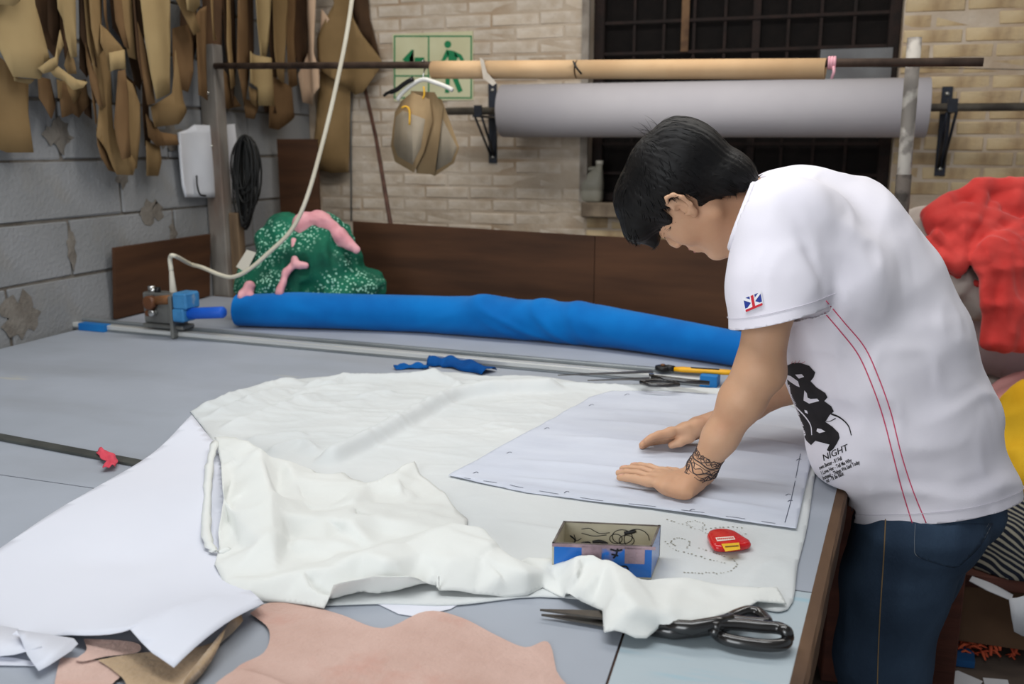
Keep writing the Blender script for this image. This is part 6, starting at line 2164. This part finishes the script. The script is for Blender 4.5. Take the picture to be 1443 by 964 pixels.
pR_, nailsR = hand(wR, hbR, fwR, tsR, nR,
                   fingers=[(-.030, .050, -.06, .003), (-.010, .060, -.02, .004), (.010, .064, .02, .004), (.030, .058, .06, .003)],
                   thumb=[(.044, .022, -.014), (.066, .020, -.018), (.084, .014, -.018)])
body += pL_ + pR_
body_o = blob('body', body, 0.0031, M_skin, person, lambda P, d: np.where(np.abs(P[:, 0] + 0.3) < 0.16, np.where((P[:, 2] < 0.86) & (P[:, 1] < 1.9), np.maximum(d, (zt + 0.0005) - P[:, 2]), d), d), 1)
bvh_body = bvh_of(body_o)

# nails
for i, (c, d_, s_, n_) in enumerate(nailsL + nailsR):
    h_ = bvh_body.ray_cast(Vector(c + n_ * 0.03), Vector(-n_))
    if h_[0] is None: continue
    p = np.array(h_[0])
    bm = bmesh.new()
    ring = []
    for a in np.linspace(0, 2 * pi, 11)[:-1]:
        q = c + d_ * cos(a) * .0058 + s_ * sin(a) * .0046
        hh_ = bvh_body.ray_cast(Vector(q + n_ * 0.03), Vector(-n_))
        z = np.array(hh_[0]) + n_ * 0.0004 if hh_[0] is not None else p
        ring.append(bm.verts.new([float(t) for t in z]))
    top = bm.verts.new([float(t) for t in p + n_ * .0009])
    for k in range(10): bm.faces.new((ring[k], ring[(k + 1) % 10], top))
    from_bm('finger_nail', bm, M_nail, body_o, True)


# eyes: thin slit lashes, brows, lips as parts on the face
def on_face(x, z, off=0.0008):
    o = hd(x, .16, z)
    h_ = bvh_body.ray_cast(Vector(o), Vector(-HF))
    return np.array(h_[0]) + HF * off if h_[0] is not None else hd(x, .09, z)


for s in (1, -1):
    tube('eyelashes', [on_face(s * x, z) for x, z in ((.018, .003), (.026, .000), (.034, .000), (.043, .003))], [.0006, .0010, .0011, .0006], M_hair, body_o, 5)
    tube('eyebrow', [on_face(s * x, z, .001) for x, z in ((.012, .025), (.024, .029), (.038, .029), (.050, .024))], [.0016, .0028, .0024, .0010], M_hair, body_o, 6, flat=0.6)
for nm, z, r_ in (('upper_lip', -.0585, .0030), ('lower_lip', -.0685, .0036)):
    tube(nm, [on_face(x, z + (0.0012 if nm[0] == 'u' else -.0006) * (1 - abs(x) / .02), -.0012) for x in (-.021, -.012, -.004, .004, .012, .021)], [.0008, r_ * .85, r_, r_, r_ * .85, .0008], M_lip, body_o, 8)

# tattoo bands round the left wrist
wax = (wr_ - el) / np.linalg.norm(wr_ - el)
wx, wy, _ = frame_along(wax); wx, wy = np.array(wx), np.array(wy)


def on_wrist(t, a, off=0.0004):
    c = wr_ + wax * t
    d_ = wx * cos(a) + wy * sin(a)
    h_ = bvh_body.ray_cast(Vector(c + d_ * 0.07), Vector(-d_))
    return (np.array(h_[0]) if h_[0] is not None else c + d_ * .026) + d_ * off


bm = bmesh.new()
for t_, w_, wob, f_ in ((-.040, .0008, .0016, 9), (-.035, .0008, .0026, 14), (-.026, .0013, .0014, 5), (-.022, .0007, .0010, 7), (-.015, .0013, .0012, 6), (-.010, .0008, .0020, 11), (-.005, .0010, .0010, 8), (-.031, .0007, .0020, 17), (-.018, .0009, .0024, 13), (-.012, .0006, .0018, 9), (-.008, .0010, .0026, 16)):
    ring = [on_wrist(t_ + wob * sin(f_ * a), a) for a in np.linspace(0, 2 * pi, 72)]
    bm_tube(bm, ring, w_, 4, False)
for k in range(16):
    a = k * 0.393
    ring = [on_wrist(-.038 + .004 * sin(b), a + .12 * cos(b)) for b in np.linspace(0, 2 * pi, 9)]
    bm_tube(bm, ring, .0007, 4, False)
o = from_bm('tattoo', bm, M_tattoo, body_o, True); tag(o, kind='stuff')
tag(o, 'tattooed chain bands around the left wrist')

# ---- hair
HX = np.array([HL, HF, HU], np.float32)
HC32 = HC.astype(np.float32)


def hair_post(P, d):
    q = (P - HC32) @ HX.T
    x, y, z = q[:, 0], q[:, 1], q[:, 2]
    # lower hairline, side by side profile
    line = np.interp(y, [-.13, -.085, -.05, -.016, .004, .022, .040, .052, .066, .090, .13], [-.120, -.104, -.062, -.034, .018, .036, .002, .010, .018, .002, -.012])
    line = line + .004 * np.sin(y * 420 + x * 160)
    cut = (line - z) * 0.75
    d = np.maximum(d, cut)
    ear_d = np.sqrt((np.abs(x) - .074) ** 2 + ((y + .004) * 1.25) ** 2 + (z - .004) ** 2)
    d = np.maximum(d, .031 - ear_d)
    # strand relief running away from the crown
    ang = np.arctan2(x, -(y + .035))
    return d - .0016 * np.abs(np.sin(ang * 46 + 3 * np.sin(z * 60))) - .0012 * np.abs(np.sin(ang * 21 + 2 * np.sin(y * 40)))


hair_pr = [p_ell(hd(0, -.022, .038), AX, (.086, .104, .096), .02), p_ell(hd(0, .042, .066), AX, (.072, .066, .066), .02),
           p_cone(hd(-.036, .090, .056), hd(.036, .090, .056), .032, .032, k=.02), p_cone(hd(-.030, .104, .022), hd(.036, .104, .018), .012, .011, k=.015),
           p_ell(hd(0, -.070, -.040), AX, (.066, .048, .070), .02), p_ell(hd(.0, -.095, .040), AX, (.062, .040, .066), .02)]
hair_o = blob('hair', hair_pr, 0.0030, M_hair, person, hair_post, 1)
bvh_hair = bvh_of(hair_o)
rs = np.random.RandomState(4)
crown = hd(0, -.06, .12)
bmv, bmf = [], []


def strand(p, d_, n_, L, w, seg=4, droop=0.0):
    i0 = len(bmv)
    s_ = np.cross(d_, n_); s_ /= np.linalg.norm(s_) + 1e-9
    q = p.copy(); dd = d_.copy()
    for k in range(seg + 1):
        t = k / seg
        ww = w * (1 - t) ** 0.7 + 0.00015
        bmv.extend([q - s_ * ww, q + s_ * ww, q + n_ * ww * 0.8])
        dd = dd - n_ * 0.10 - np.array([0, 0, droop]); dd /= np.linalg.norm(dd)
        q = q + dd * L / seg
    for k in range(seg):
        a = i0 + 3 * k
        for u, v in ((0, 1), (1, 2), (2, 0)):
            bmf.append((a + u, a + v, a + 3 + v, a + 3 + u))


me_ = hair_o.data
vn = np.array([v.normal[:] for v in me_.vertices]); vc = np.array([v.co[:] for v in me_.vertices])
for i in rs.choice(len(vc), 3400, replace=False):
    p, n_ = vc[i], vn[i]
    q = (p - HC) @ HX.T.astype(float)
    flow = p - crown
    flow = flow - n_ * (flow @ n_)
    fl = np.linalg.norm(flow)
    if fl < 1e-3: continue
    flow /= fl
    flow = flow + rs.normal(0, .16, 3); flow -= n_ * (flow @ n_); flow /= np.linalg.norm(flow)
    edge = q[2] < np.interp(q[1], [-.13, -.085, -.05, -.022, .0, .04, .09, .13], [-.09, -.075, -.035, -.01, .04, .04, .05, .03])
    strand(p - n_ * .001, flow + n_ * (.12 if not edge else .05), n_, rs.uniform(.016, .030) if not edge else rs.uniform(.010, .020), rs.uniform(.0007, .0014), 4, .02)
for k in range(14):        # stray hairs on the crown
    p = hd(rs.uniform(-.03, .03), rs.uniform(-.10, -.06), .118)
    h_ = bvh_hair.find_nearest(Vector(p))
    strand(np.array(h_[0]), np.array(h_[1]) * .8 + HU * .3 + rs.normal(0, .3, 3), np.cross(HU, HL), rs.uniform(.02, .035), .0005, 5)
st_o = fast_mesh('hair_strands', np.array(bmv), np.array(bmf), M_hair, hair_o); tag(st_o, kind='stuff')

# ---- tee shirt
tee = []
tp = [(1322, 790, 1.905, .150), (1312, 705, 1.905, .152), (1278, 600, 1.895, .160), (1238, 500, 1.885, .168), (1203, 420, 1.875, .163), (1170, 350, 1.865, .138)]
for a, b in zip(tp, tp[1:]):
    tee.append(p_cone(pd(*a[:3]), pd(*b[:3]), a[3], b[3], LFT, 1.28, k=.03))
tee += [p_cone(pd(1170, 350, 1.865), pd(1094, 293, 1.85), .138, .066, LFT, 1.2, k=.05),
        p_cone(pd(1104, 316, 1.695), pd(1130, 300, 1.86), .076, .072, k=.05), p_cone(sR, pd(1130, 300, 1.86), .070, .072, k=.05),
        p_cone(pd(1130, 330, 1.72), pd(1175, 400, 1.73), .085, .10, k=.05),
        p_ell(pd(1200, 630, 1.84), np.eye(3), (.075, .12, .085), .06),
        p_cone(pd(1096, 315, 1.69), pd(1093, 400, 1.672), .078, .083, k=.03), p_cone(pd(1093, 400, 1.672), pd(1100, 520, 1.665), .083, .086, k=.02),
        p_cone(sR, sR + (eR - sR) * 0.75, .074, .078, k=.03)]
# planes: (point, outward normal)
slv_n = pd(1100, 460, 1.665) - pd(1095, 330, 1.68); slv_n /= np.linalg.norm(slv_n)
cuff_t = pd(1164, 434, 1.66) - pd(1036, 463, 1.66); cuff_t /= np.linalg.norm(cuff_t)
vdir = ray(1100, 450); vdir = vdir / np.linalg.norm(vdir)
cuff_n = np.cross(cuff_t, vdir); cuff_n = cuff_n if cuff_n @ slv_n > 0 else -cuff_n
cuff_n = cuff_n + vdir * 0.12; cuff_n /= np.linalg.norm(cuff_n)
cuff_p = pd(1100, 447, 1.66)
slR_n = (eR - sR) / np.linalg.norm(eR - sR); slR_p = sR + (eR - sR) * 0.55
neck_t = pd(1063, 249, 1.8) - pd(1031, 338, 1.8); neck_t /= np.linalg.norm(neck_t)
nkd = ray(1050, 290); nkd = nkd / np.linalg.norm(nkd)
neck_n = np.cross(neck_t, nkd); neck_n = neck_n if neck_n @ (HC - nb) > 0 else -neck_n
neck_p = pd(1052, 288, 1.8)
hem_n = pd(1322, 790, 1.905) - pd(1312, 705, 1.905)
hem_n = hem_n / np.linalg.norm(hem_n) + np.array([0.32, 0.02, 0.0]) * 0.0
h1_, h2_, h3_ = pd(1199, 733, 1.86), pd(1300, 741, 1.72), pd(1431, 690, 1.95)
hem_n = np.cross(h2_ - h1_, h3_ - h1_); hem_n /= np.linalg.norm(hem_n)
hem_n = hem_n if hem_n[2] < 0 else -hem_n
hem_p = h1_


def crease(P, a, b, amp, w):
    """a soft fold along the segment a-b"""
    a, b = V3(a), V3(b)
    ab = b - a
    t = np.clip(((P - a) @ ab) / float(ab @ ab), 0, 1)
    q = P - a - t[:, None] * ab
    r = np.sqrt((q * q).sum(1))
    return amp * np.exp(-(r / w) ** 2) * np.sin(pi * np.clip(t * 0.9 + 0.05, 0, 1))


crs = [((1095, 262, 1.66), (1140, 330, 1.60), .006, .014), ((1120, 300, 1.60), (1165, 420, 1.60), -.008, .014), ((1075, 330, 1.60), (1060, 410, 1.60), .004, .012), ((1050, 300, 1.68), (1100, 335, 1.60), .005, .012),
       ((1180, 420, 1.62), (1260, 480, 1.64), .006, .020), ((1175, 450, 1.62), (1240, 540, 1.64), .005, .018), ((1240, 420, 1.66), (1330, 500, 1.68), -.004, .022), ((1220, 640, 1.64), (1330, 620, 1.66), .004, .018), ((1200, 690, 1.68), (1290, 680, 1.66), .006, .016),
       ((1260, 600, 1.64), (1380, 570, 1.70), .004, .022), ((1290, 700, 1.66), (1400, 660, 1.74), .004, .016), ((1180, 560, 1.66), (1230, 650, 1.64), .005, .018), ((1150, 300, 1.62), (1250, 350, 1.66), .004, .02), ((1165, 330, 1.60), (1170, 430, 1.60), -.007, .012), ((1280, 470, 1.66), (1350, 450, 1.74), .004, .02)]
crs = [(pd(*a), pd(*b), c, w) for a, b, c, w in crs]


def tee_post(P, d):
    for a, b, c, w in crs: d = d - crease(P, a, b, c, w)
    w_ = 0.02 * hash_noise(P, 7, 21)[:, None]
    d = d - .0055 * np.maximum(0, ridged((P + w_) * [1, 1, 1.8], 6, 22)) - .0030 * np.maximum(0, ridged((P + w_ * .6) * [1.5, 1, 1], 11, 24)) - .0012 * hash_noise(P, 18, 23)
    d = np.where(P[:, 0] < E0[0] + ED[0] / ED[1] * (P[:, 1] - E0[1]) + .006, np.maximum(d, .8035 - P[:, 2]), d)
    # only the sleeves may pass the cuffs, only the trunk may pass the hem: handled by the cuts below
    return d


lo = np.min([p[1] - p[2] for p in tee], 0) - .03; hi = np.max([p[1] + p[2] for p in tee], 0) + .03
lo[2] = max(lo[2], 0.62)
def capped(pr, co, no):
    co, no = V3(co), V3(no)
    return (lambda P: np.maximum(pr[0](P), (P - co) @ no - .006),) + pr[1:]


tee[-2] = capped(tee[-2], cuff_p, cuff_n); tee[-3] = capped(tee[-3], cuff_p, cuff_n)
trunk_pr = [p for i, p in enumerate(tee) if i not in (len(tee) - 2, len(tee) - 3)]
slv_pr = [tee[-3], tee[-2]]
f_trunk, f_slv = union_field(trunk_pr), union_field(slv_pr)
Vb, Qb = surface_net(union_field(trunk_pr, lambda P, d: tee_post(P, d) + .0008), np.array([-.12, 1.60, .85]), np.array([.22, 1.86, 1.42]), 0.0055)
Vb = smooth_mesh(Vb, Qb, 2)
okf = f_slv(Vb.astype(np.float32))[Qb].min(1) < 0.05
V, Q = surface_net(union_field(tee, tee_post), lo, hi, 0.0055)
V = smooth_mesh(V, Q, 2)
me = bpy.data.meshes.new('shirt_work'); me.from_pydata([tuple(v) for v in V], [], [tuple(int(i) for i in q) for q in Q]); me.update()
bm = bmesh.new(); bm.from_mesh(me); bpy.data.meshes.remove(me)


def cut_open(bm, co, no, sel=None):
    co, no = Vector(co), Vector(no)
    fs = [f_ for f_ in bm.faces if sel is None or sel(f_.calc_center_median())]
    vs = {v for f_ in fs for v in f_.verts}; es = {e for f_ in fs for e in f_.edges}
    bmesh.ops.bisect_plane(bm, geom=list(vs) + list(es) + fs, dist=1e-5, plane_co=co, plane_no=no)
    kill = [f_ for f_ in bm.faces if (f_.calc_center_median() - co).dot(no) > 0 and (sel is None or sel(f_.calc_center_median()))]
    bmesh.ops.delete(bm, geom=kill, context='FACES')


cL = Vector(cuff_p); cR_ = Vector(slR_p)
axL = (Vector(pd(1100, 520, 1.665)), Vector(pd(1095, 330, 1.68)))


def near_seg(p, a, b, r):
    ab = b - a
    t = max(0, min(1, (p - a).dot(ab) / ab.length_squared))
    return (p - a - ab * t).length < r


trunk_ax = [Vector(pd(*t[:3])) for t in tp]


def is_sleeveL(p):
    q = np.array([p[:]], np.float32)
    return near_seg(p, Vector(pd(1100, 560, 1.665)), cL, 0.13) and float(f_slv(q)[0]) < float(f_trunk(q)[0]) - 0.001
def is_sleeveR(p): return near_seg(p, Vector(sR + (eR - sR) * 0.9), cR_, 0.10) and p.y > 2.02
cut_open(bm, hem_p, hem_n, lambda p: p.z < 1.0 and p.x > 0.0)
cut_open(bm, cuff_p, cuff_n, is_sleeveL)
cut_open(bm, slR_p, slR_n, is_sleeveR)
cut_open(bm, neck_p, neck_n, lambda p: (p - Vector(neck_p)).length < 0.16 and p.x < 0.02)
bvl = {}
for q in Qb[okf]:
    for i in q:
        if int(i) not in bvl: bvl[int(i)] = bm.verts.new(tuple(Vb[i]))
    bm.faces.new([bvl[int(i)] for i in q])
bmesh.ops.delete(bm, geom=[v for v in bm.verts if not v.link_faces], context='VERTS')
for f_ in bm.faces: f_.smooth = True
shirt = from_bm('tee_shirt', bm, M_tee, person, True, normals=True)
bvh_sh = bvh_of(shirt)
sm = shirt.modifiers.new('thickness', 'SOLIDIFY'); sm.thickness = 0.0022; sm.offset = -1


def drape(x, y, bvh, off=0.0006):
    d = ray(x, y); d = d / np.linalg.norm(d)
    h_ = bvh.ray_cast(Vector(_C), Vector(d))
    if h_[0] is None: return None
    return np.array(h_[0]) - d * off


def drape_line(name, px_pts, w, m, parent, bvh, n=8, off=0.0005, seg=5, flat=1.0):
    P = [drape(q[0], q[1], bvh, off) for q in spline(px_pts, n)]
    P = [p for p in P if p is not None]
    return tube(name, P, w, m, parent, seg, True, flat)


drape_line('piping', [(1164, 424), (1190, 455), (1218, 489), (1236, 527), (1255, 580), (1270, 640), (1286, 690), (1305, 737)], 0.0011, M_piping, shirt, bvh_sh)
drape_line('piping', [(1162, 441), (1185, 468), (1210, 501), (1230, 546), (1245, 590), (1258, 640), (1271, 690), (1286, 739)], 0.0011, M_piping, shirt, bvh_sh)
# stitched hem lines and collar rib
def plane_loop(name, pt, no, inset, m, r_, keep=None):
    """stitch line: where the plane inset from a cut meets the shirt"""
    b2 = bmesh.new(); b2.from_mesh(shirt.data)
    co = Vector(pt) - Vector(no) * inset
    res = bmesh.ops.bisect_plane(b2, geom=b2.verts[:] + b2.edges[:] + b2.faces[:], dist=1e-6, plane_co=co, plane_no=Vector(no))
    es = [g for g in res['geom_cut'] if isinstance(g, bmesh.types.BMEdge)]
    bm3 = bmesh.new()
    for e in es:
        a, b = e.verts
        if keep and not keep(a.co): continue
        n_ = (a.normal + b.normal).normalized() * 0.0012
        bm_tube(bm3, [a.co + n_, b.co + n_], r_, 4, False)
    b2.free()
    return from_bm(name, bm3, m, shirt, True)


M_teeseam = mat('white_seam_thread', rgb(214, 210, 220), None, 0.9)
plane_loop('hem_stitch', hem_p, hem_n, 0.022, M_teeseam, 0.0006, lambda p: p.z < 1.0)
plane_loop('cuff_stitch', cuff_p, cuff_n, 0.020, M_teeseam, 0.0006, lambda p: near_seg(p, cL, Vector(pd(1096, 380, 1.67)), .12) and f_slv(np.array([p[:]], np.float32))[0] < f_trunk(np.array([p[:]], np.float32))[0] + .004)
b2 = bmesh.new(); b2.from_mesh(shirt.data)
rib = [e for e in b2.edges if e.is_boundary and (e.verts[0].co - Vector(neck_p)).length < 0.2 and abs((e.verts[0].co - Vector(neck_p)).dot(Vector(neck_n))) < 0.006]
nxt = {}
for e in rib:
    for u, v in ((e.verts[0], e.verts[1]), (e.verts[1], e.verts[0])): nxt.setdefault(u.index, []).append(v)
cc_ = sum((e.verts[0].co for e in rib), Vector()) / max(1, len(rib))
e1 = Vector(neck_t); e2 = Vector(neck_n).cross(e1).normalized()
pol = {}
for e in rib:
    q = e.verts[0].co - cc_
    pol.setdefault(int((atan2(q.dot(e2), q.dot(e1)) + pi) / (2 * pi) * 40) % 40, []).append(e.verts[0].co.copy())
ring = [sum(v, Vector()) / len(v) for k, v in sorted(pol.items())]
b2.free()
for _ in range(2): ring = [(ring[i - 1] + ring[i] * 2 + ring[(i + 1) % len(ring)]) / 4 for i in range(len(ring))]
ring = [p + (p - cc_).normalized() * .0015 for p in ring]
rb_o = tube('collar_rib', ring + ring[:2], 0.0065, M_tee, shirt, 8)


# printed graphic and lettering
def print_poly(polys, m, name, off, parent=shirt, org=(1080, 500), sc_=4.82):
    if len(polys) > 1:
        return [print_poly([p], m, name, off, parent, org, sc_) for p in polys]
    bm = bmesh.new()
    for pl_ in polys:
        vs = [bm.verts.new((org[0] + a / sc_, org[1] + b / sc_, 0)) for a, b in pl_]
        bm.faces.new(vs)
    bmesh.ops.triangulate(bm, faces=bm.faces[:])
    for _ in range(5):
        le = [e for e in bm.edges if e.calc_length() > 3.0]
        if not le: break
        bmesh.ops.subdivide_edges(bm, edges=le, cuts=1)
        bmesh.ops.triangulate(bm, faces=[f_ for f_ in bm.faces if len(f_.verts) > 3])
    dead = []
    for v in bm.verts:
        p = drape(v.co.x, v.co.y, bvh_sh, off)
        if p is None: dead.append(v)
        else: v.co = Vector(p)
    bmesh.ops.delete(bm, geom=dead, context='VERTS')
    # drop pieces that bridge to something far behind
    bmesh.ops.delete(bm, geom=[e for e in bm.edges if e.calc_length() > 0.02], context='EDGES')
    return from_bm(name, bm, m, parent, False, normals=False)


M_printink = mat('black_print', rgb(24, 22, 25), rgb(34, 30, 33), 0.7, 40)
fig = [(60, 205), (100, 140), (135, 75), (180, 55), (230, 55), (290, 75), (332, 120), (320, 155), (268, 152), (255, 165), (300, 180), (340, 222), (400, 260), (415, 290), (393, 315), (440, 350), (458, 385), (428, 412), (386, 426), (400, 455), (450, 490), (490, 530), (497, 565), (480, 600), (455, 640), (430, 660), (410, 648), (428, 610), (455, 580), (445, 545), (420, 530), (370, 545), (325, 550), (312, 562), (332, 585), (303, 614), (272, 585), (245, 535), (228, 530), (160, 370), (120, 292)]
print_poly([fig], M_printink, 'printed_figure', .0014)
print_poly([[(118, 150), (140, 138), (165, 145), (196, 185), (214, 180), (226, 220), (205, 212), (170, 190)], [(258, 242), (274, 262), (280, 292), (300, 300), (345, 298), (358, 314), (330, 322), (290, 332), (252, 310)], [(104, 196), (158, 205), (146, 242), (118, 216)], [(195, 135), (240, 132), (256, 150), (220, 162)],
            [(345, 500), (372, 505), (400, 522), (360, 532), (340, 520)], [(258, 375), (276, 380), (282, 402), (262, 392)]], M_tee, 'print_gap', .0020)


def stroke(pts, w): # pixel-space polyline to polygon (zoom units)
    P = np.array(spline(pts, 5)); t = np.gradient(P, axis=0); t /= np.linalg.norm(t, axis=1)[:, None] + 1e-9
    n_ = np.column_stack([-t[:, 1], t[:, 0]])
    ww = np.linspace(1, .5, len(P))[:, None] * w / 2
    return [tuple(p) for p in P + n_ * ww] + [tuple(p) for p in (P - n_ * ww)[::-1]]


print_poly([stroke([(70, 205), (130, 285), (190, 345), (262, 420), (300, 480), (308, 545)], 11), stroke([(150, 250), (175, 300), (200, 345)], 5)], M_tee, 'print_gap', .0020)
print_poly([stroke([(440, 402), (500, 428), (555, 480), (577, 548)], 12), stroke([(470, 432), (430, 452), (395, 450)], 7), stroke([(432, 540), (440, 570), (425, 592)], 8)], M_printink, 'printed_line', .0014)
M_pinkink = mat('pink_print', rgb(196, 120, 130), None, 0.8)
print_poly([stroke([(190, 60), (200, 38)], 4), stroke([(214, 58), (228, 36)], 4), stroke([(170, 62), (176, 44)], 4), stroke([(236, 60), (262, 46)], 4)], M_pinkink, 'printed_line', .0014)


def print_text(body_, x, y, size, ang, m, name, shear=0.0, bold=0.0, sx=1.0):
    vs, fs = text_mesh(body_, 1.0, shear, 0.0, bold)
    c, s = cos(ang), sin(ang)
    out = []
    for v in vs:
        a, b = v.x * size * sx, v.y * size
        out.append(drape(x + a * c + b * s, y + a * s - b * c, bvh_sh, .0013))
    ok = [all(out[i] is not None for i in f_) and max(np.linalg.norm(out[f_[0]] - out[i]) for i in f_) < .03 for f_ in fs]
    out = [p if p is not None else np.zeros(3) for p in out]
    used = sorted({i for f_, k in zip(fs, ok) if k for i in f_})
    mp = {i: j for j, i in enumerate(used)}
    if not used: return
    return mesh(name, [out[i] for i in used], [tuple(mp[i] for i in f_) for f_, k in zip(fs, ok) if k], m, shirt)


A_ = radians(-24)
print_text('KNIGHT'[1:], 1160, 650, 12.5, A_, M_printink, 'printed_title', 0.25, 0.012, 1.0)
print_text("own Better - If I Fell", 1155, 662, 7.6, A_, M_printink, 'printed_text', 0.1, 0.028, .56)
print_text("I Love Her - Tell Me Why", 1158, 669.5, 7.6, A_, M_printink, 'printed_text', 0.1, 0.028, .58)
print_text("Instead - Things We Said Today", 1160, 676.5, 7.6, A_, M_printink, 'printed_text', 0.1, 0.028, .58)
print_text("nd - I'll Be Back", 1165, 680.5, 7.6, A_, M_printink, 'printed_text', 0.1, 0.028, .56)

# flag badge on the left cuff
bq = [np.array(q) for q in ((1047.5, 421), (1071.5, 411.5), (1074.6, 430), (1051, 440))]
bmap = lambda u, v: (bq[0] * (1 - u) + bq[1] * u) * (1 - v) + (bq[3] * (1 - u) + bq[2] * u) * v
M_fb, M_fw, M_fr = mat('flag_blue', rgb(36, 56, 140), None, .7), mat('flag_white', rgb(232, 230, 236), None, .7), mat('flag_red', rgb(196, 36, 52), None, .7)
badge = shirt


def fpoly(name, polys, m, off):
    o = print_poly([[tuple(bmap(u, v)) for u, v in p] for p in polys], m, name, off, badge, (0, 0), 1.0)
    return o


fpoly('badge_cloth', [[(-.06, -.06), (1.06, -.06), (1.06, 1.06), (-.06, 1.06)]], M_fw, .0030)
fpoly('badge_blue', [[(0, 0), (1, 0), (1, 1), (0, 1)]], M_fb, .0036)
fpoly('badge_white_cross', [[(0, 0), (.12, 0), (1, .88), (1, 1), (.88, 1), (0, .12)], [(1, 0), (.88, 0), (0, .88), (0, 1), (.12, 1), (1, .12)]], M_fw, .0041)
fpoly('badge_white_cross', [[(.36, 0), (.64, 0), (.64, 1), (.36, 1)], [(0, .74), (1, .74), (1, 1), (0, 1)]], M_fw, .0045)
fpoly('badge_red_cross', [[(.42, 0), (.58, 0), (.58, 1), (.42, 1)], [(0, .83), (1, .83), (1, 1), (0, 1)]], M_fr, .0050)

# ---- jeans
jp = [p_ell(hip + [0.0, 0, 0.0], [FWD, LFT, up], (.126, .168, .13), .03), p_ell(hip - FWD * .026 + LFT * .07 + [0, 0, -.045], [FWD, LFT, up], (.106, .09, .09), .04), p_ell(hip - FWD * .026 - LFT * .07 + [0, 0, -.045], [FWD, LFT, up], (.106, .09, .09), .04)]
for h_, k_, a_ in ((hL, kL, aL), (hR, kR, aR)):
    m_ = h_ * .5 + k_ * .5
    jp += [p_cone(h_ + [0, 0, -.04], m_ + [-.004, 0, 0], .108, .100, k=.03), p_cone(m_ + [-.004, 0, 0], k_, .100, .090, k=.03), p_cone(k_, a_ + [0, 0, -.02], .090, .082, k=.03)]


def jean_post(P, d):
    w_ = 0.03 * hash_noise(P, 5, 31)[:, None]
    d = d - .0045 * np.maximum(0, ridged((P + w_) * [1, 1, .45], 9, 32)) - .002 * np.maximum(0, ridged((P + w_) * [1, 1, 1.6], 14, 33))
    d = d + .30 * np.maximum(0, P[:, 2] - .715)
    d = np.maximum(d, P[:, 2] - 0.80)
    return np.maximum(d, 0.055 - P[:, 2])


jeans = blob('jeans', jp, 0.0065, M_jean, person, jean_post, 2)
bvh_j = bvh_of(jeans)
drape_line('side_seam', [(1248, 730), (1245, 790), (1241, 850), (1238, 910), (1236, 975)], 0.0013, M_seam, jeans, bvh_j)
for off_ in (0, 5):
    pk_ = [(1290 + off_ * .8, 738), (1289 + off_, 768), (1292 + off_, 783 - off_), (1318, 793 - off_), (1344, 799 - off_ * 1.1), (1360 - off_ * .5, 790 - off_), (1380 - off_, 770 - off_ * .6), (1398 - off_, 738)]
    drape_line('pocket_stitch', pk_, 0.0010, M_stitch, jeans, bvh_j)
# pocket patch standing slightly proud
bm = bmesh.new()
pv = [bm.verts.new((a, b, 0)) for a, b in [q[:2] for q in spline([(1290, 738), (1289, 768), (1293, 784), (1318, 794), (1345, 800), (1361, 790), (1381, 770), (1399, 738)], 3)]]
bm.faces.new(pv); bmesh.ops.triangulate(bm, faces=bm.faces[:])
for _ in range(6):
    le = [e for e in bm.edges if e.calc_length() > 7]
    if not le: break
    bmesh.ops.subdivide_edges(bm, edges=le, cuts=1); bmesh.ops.triangulate(bm, faces=[f_ for f_ in bm.faces if len(f_.verts) > 3])
dead = []
for v in bm.verts:
    p = drape(v.co.x, v.co.y, bvh_j, .0014)
    if p is None: dead.append(v)
    else: v.co = Vector(p)
bmesh.ops.delete(bm, geom=dead, context='VERTS')
po = from_bm('back_pocket', bm, M_jean, jeans, True, normals=False)
s = po.modifiers.new('thickness', 'SOLIDIFY'); s.thickness = 0.0012; s.offset = 0

# ---- shoes
M_shoe = mat('dark_trainers', rgb(40, 40, 44), rgb(30, 30, 33), 0.7, 12)
for a_ in (aL, aR):
    p0 = np.array([a_[0], a_[1], 0.05])
    blob('shoe', [p_cone(p0 - FWD * .045, p0 + FWD * .06, .045, .047, LFT, 1.05, k=.02), p_cone(p0 + FWD * .06, p0 + FWD * .17 - [0, 0, .012], .047, .032, LFT, 1.25, k=.02), p_cone(p0, p0 + [0, 0, .05], .046, .050, k=.02)],
         0.009, M_shoe, person, lambda P, d: np.maximum(d, .002 - P[:, 2]), 2)
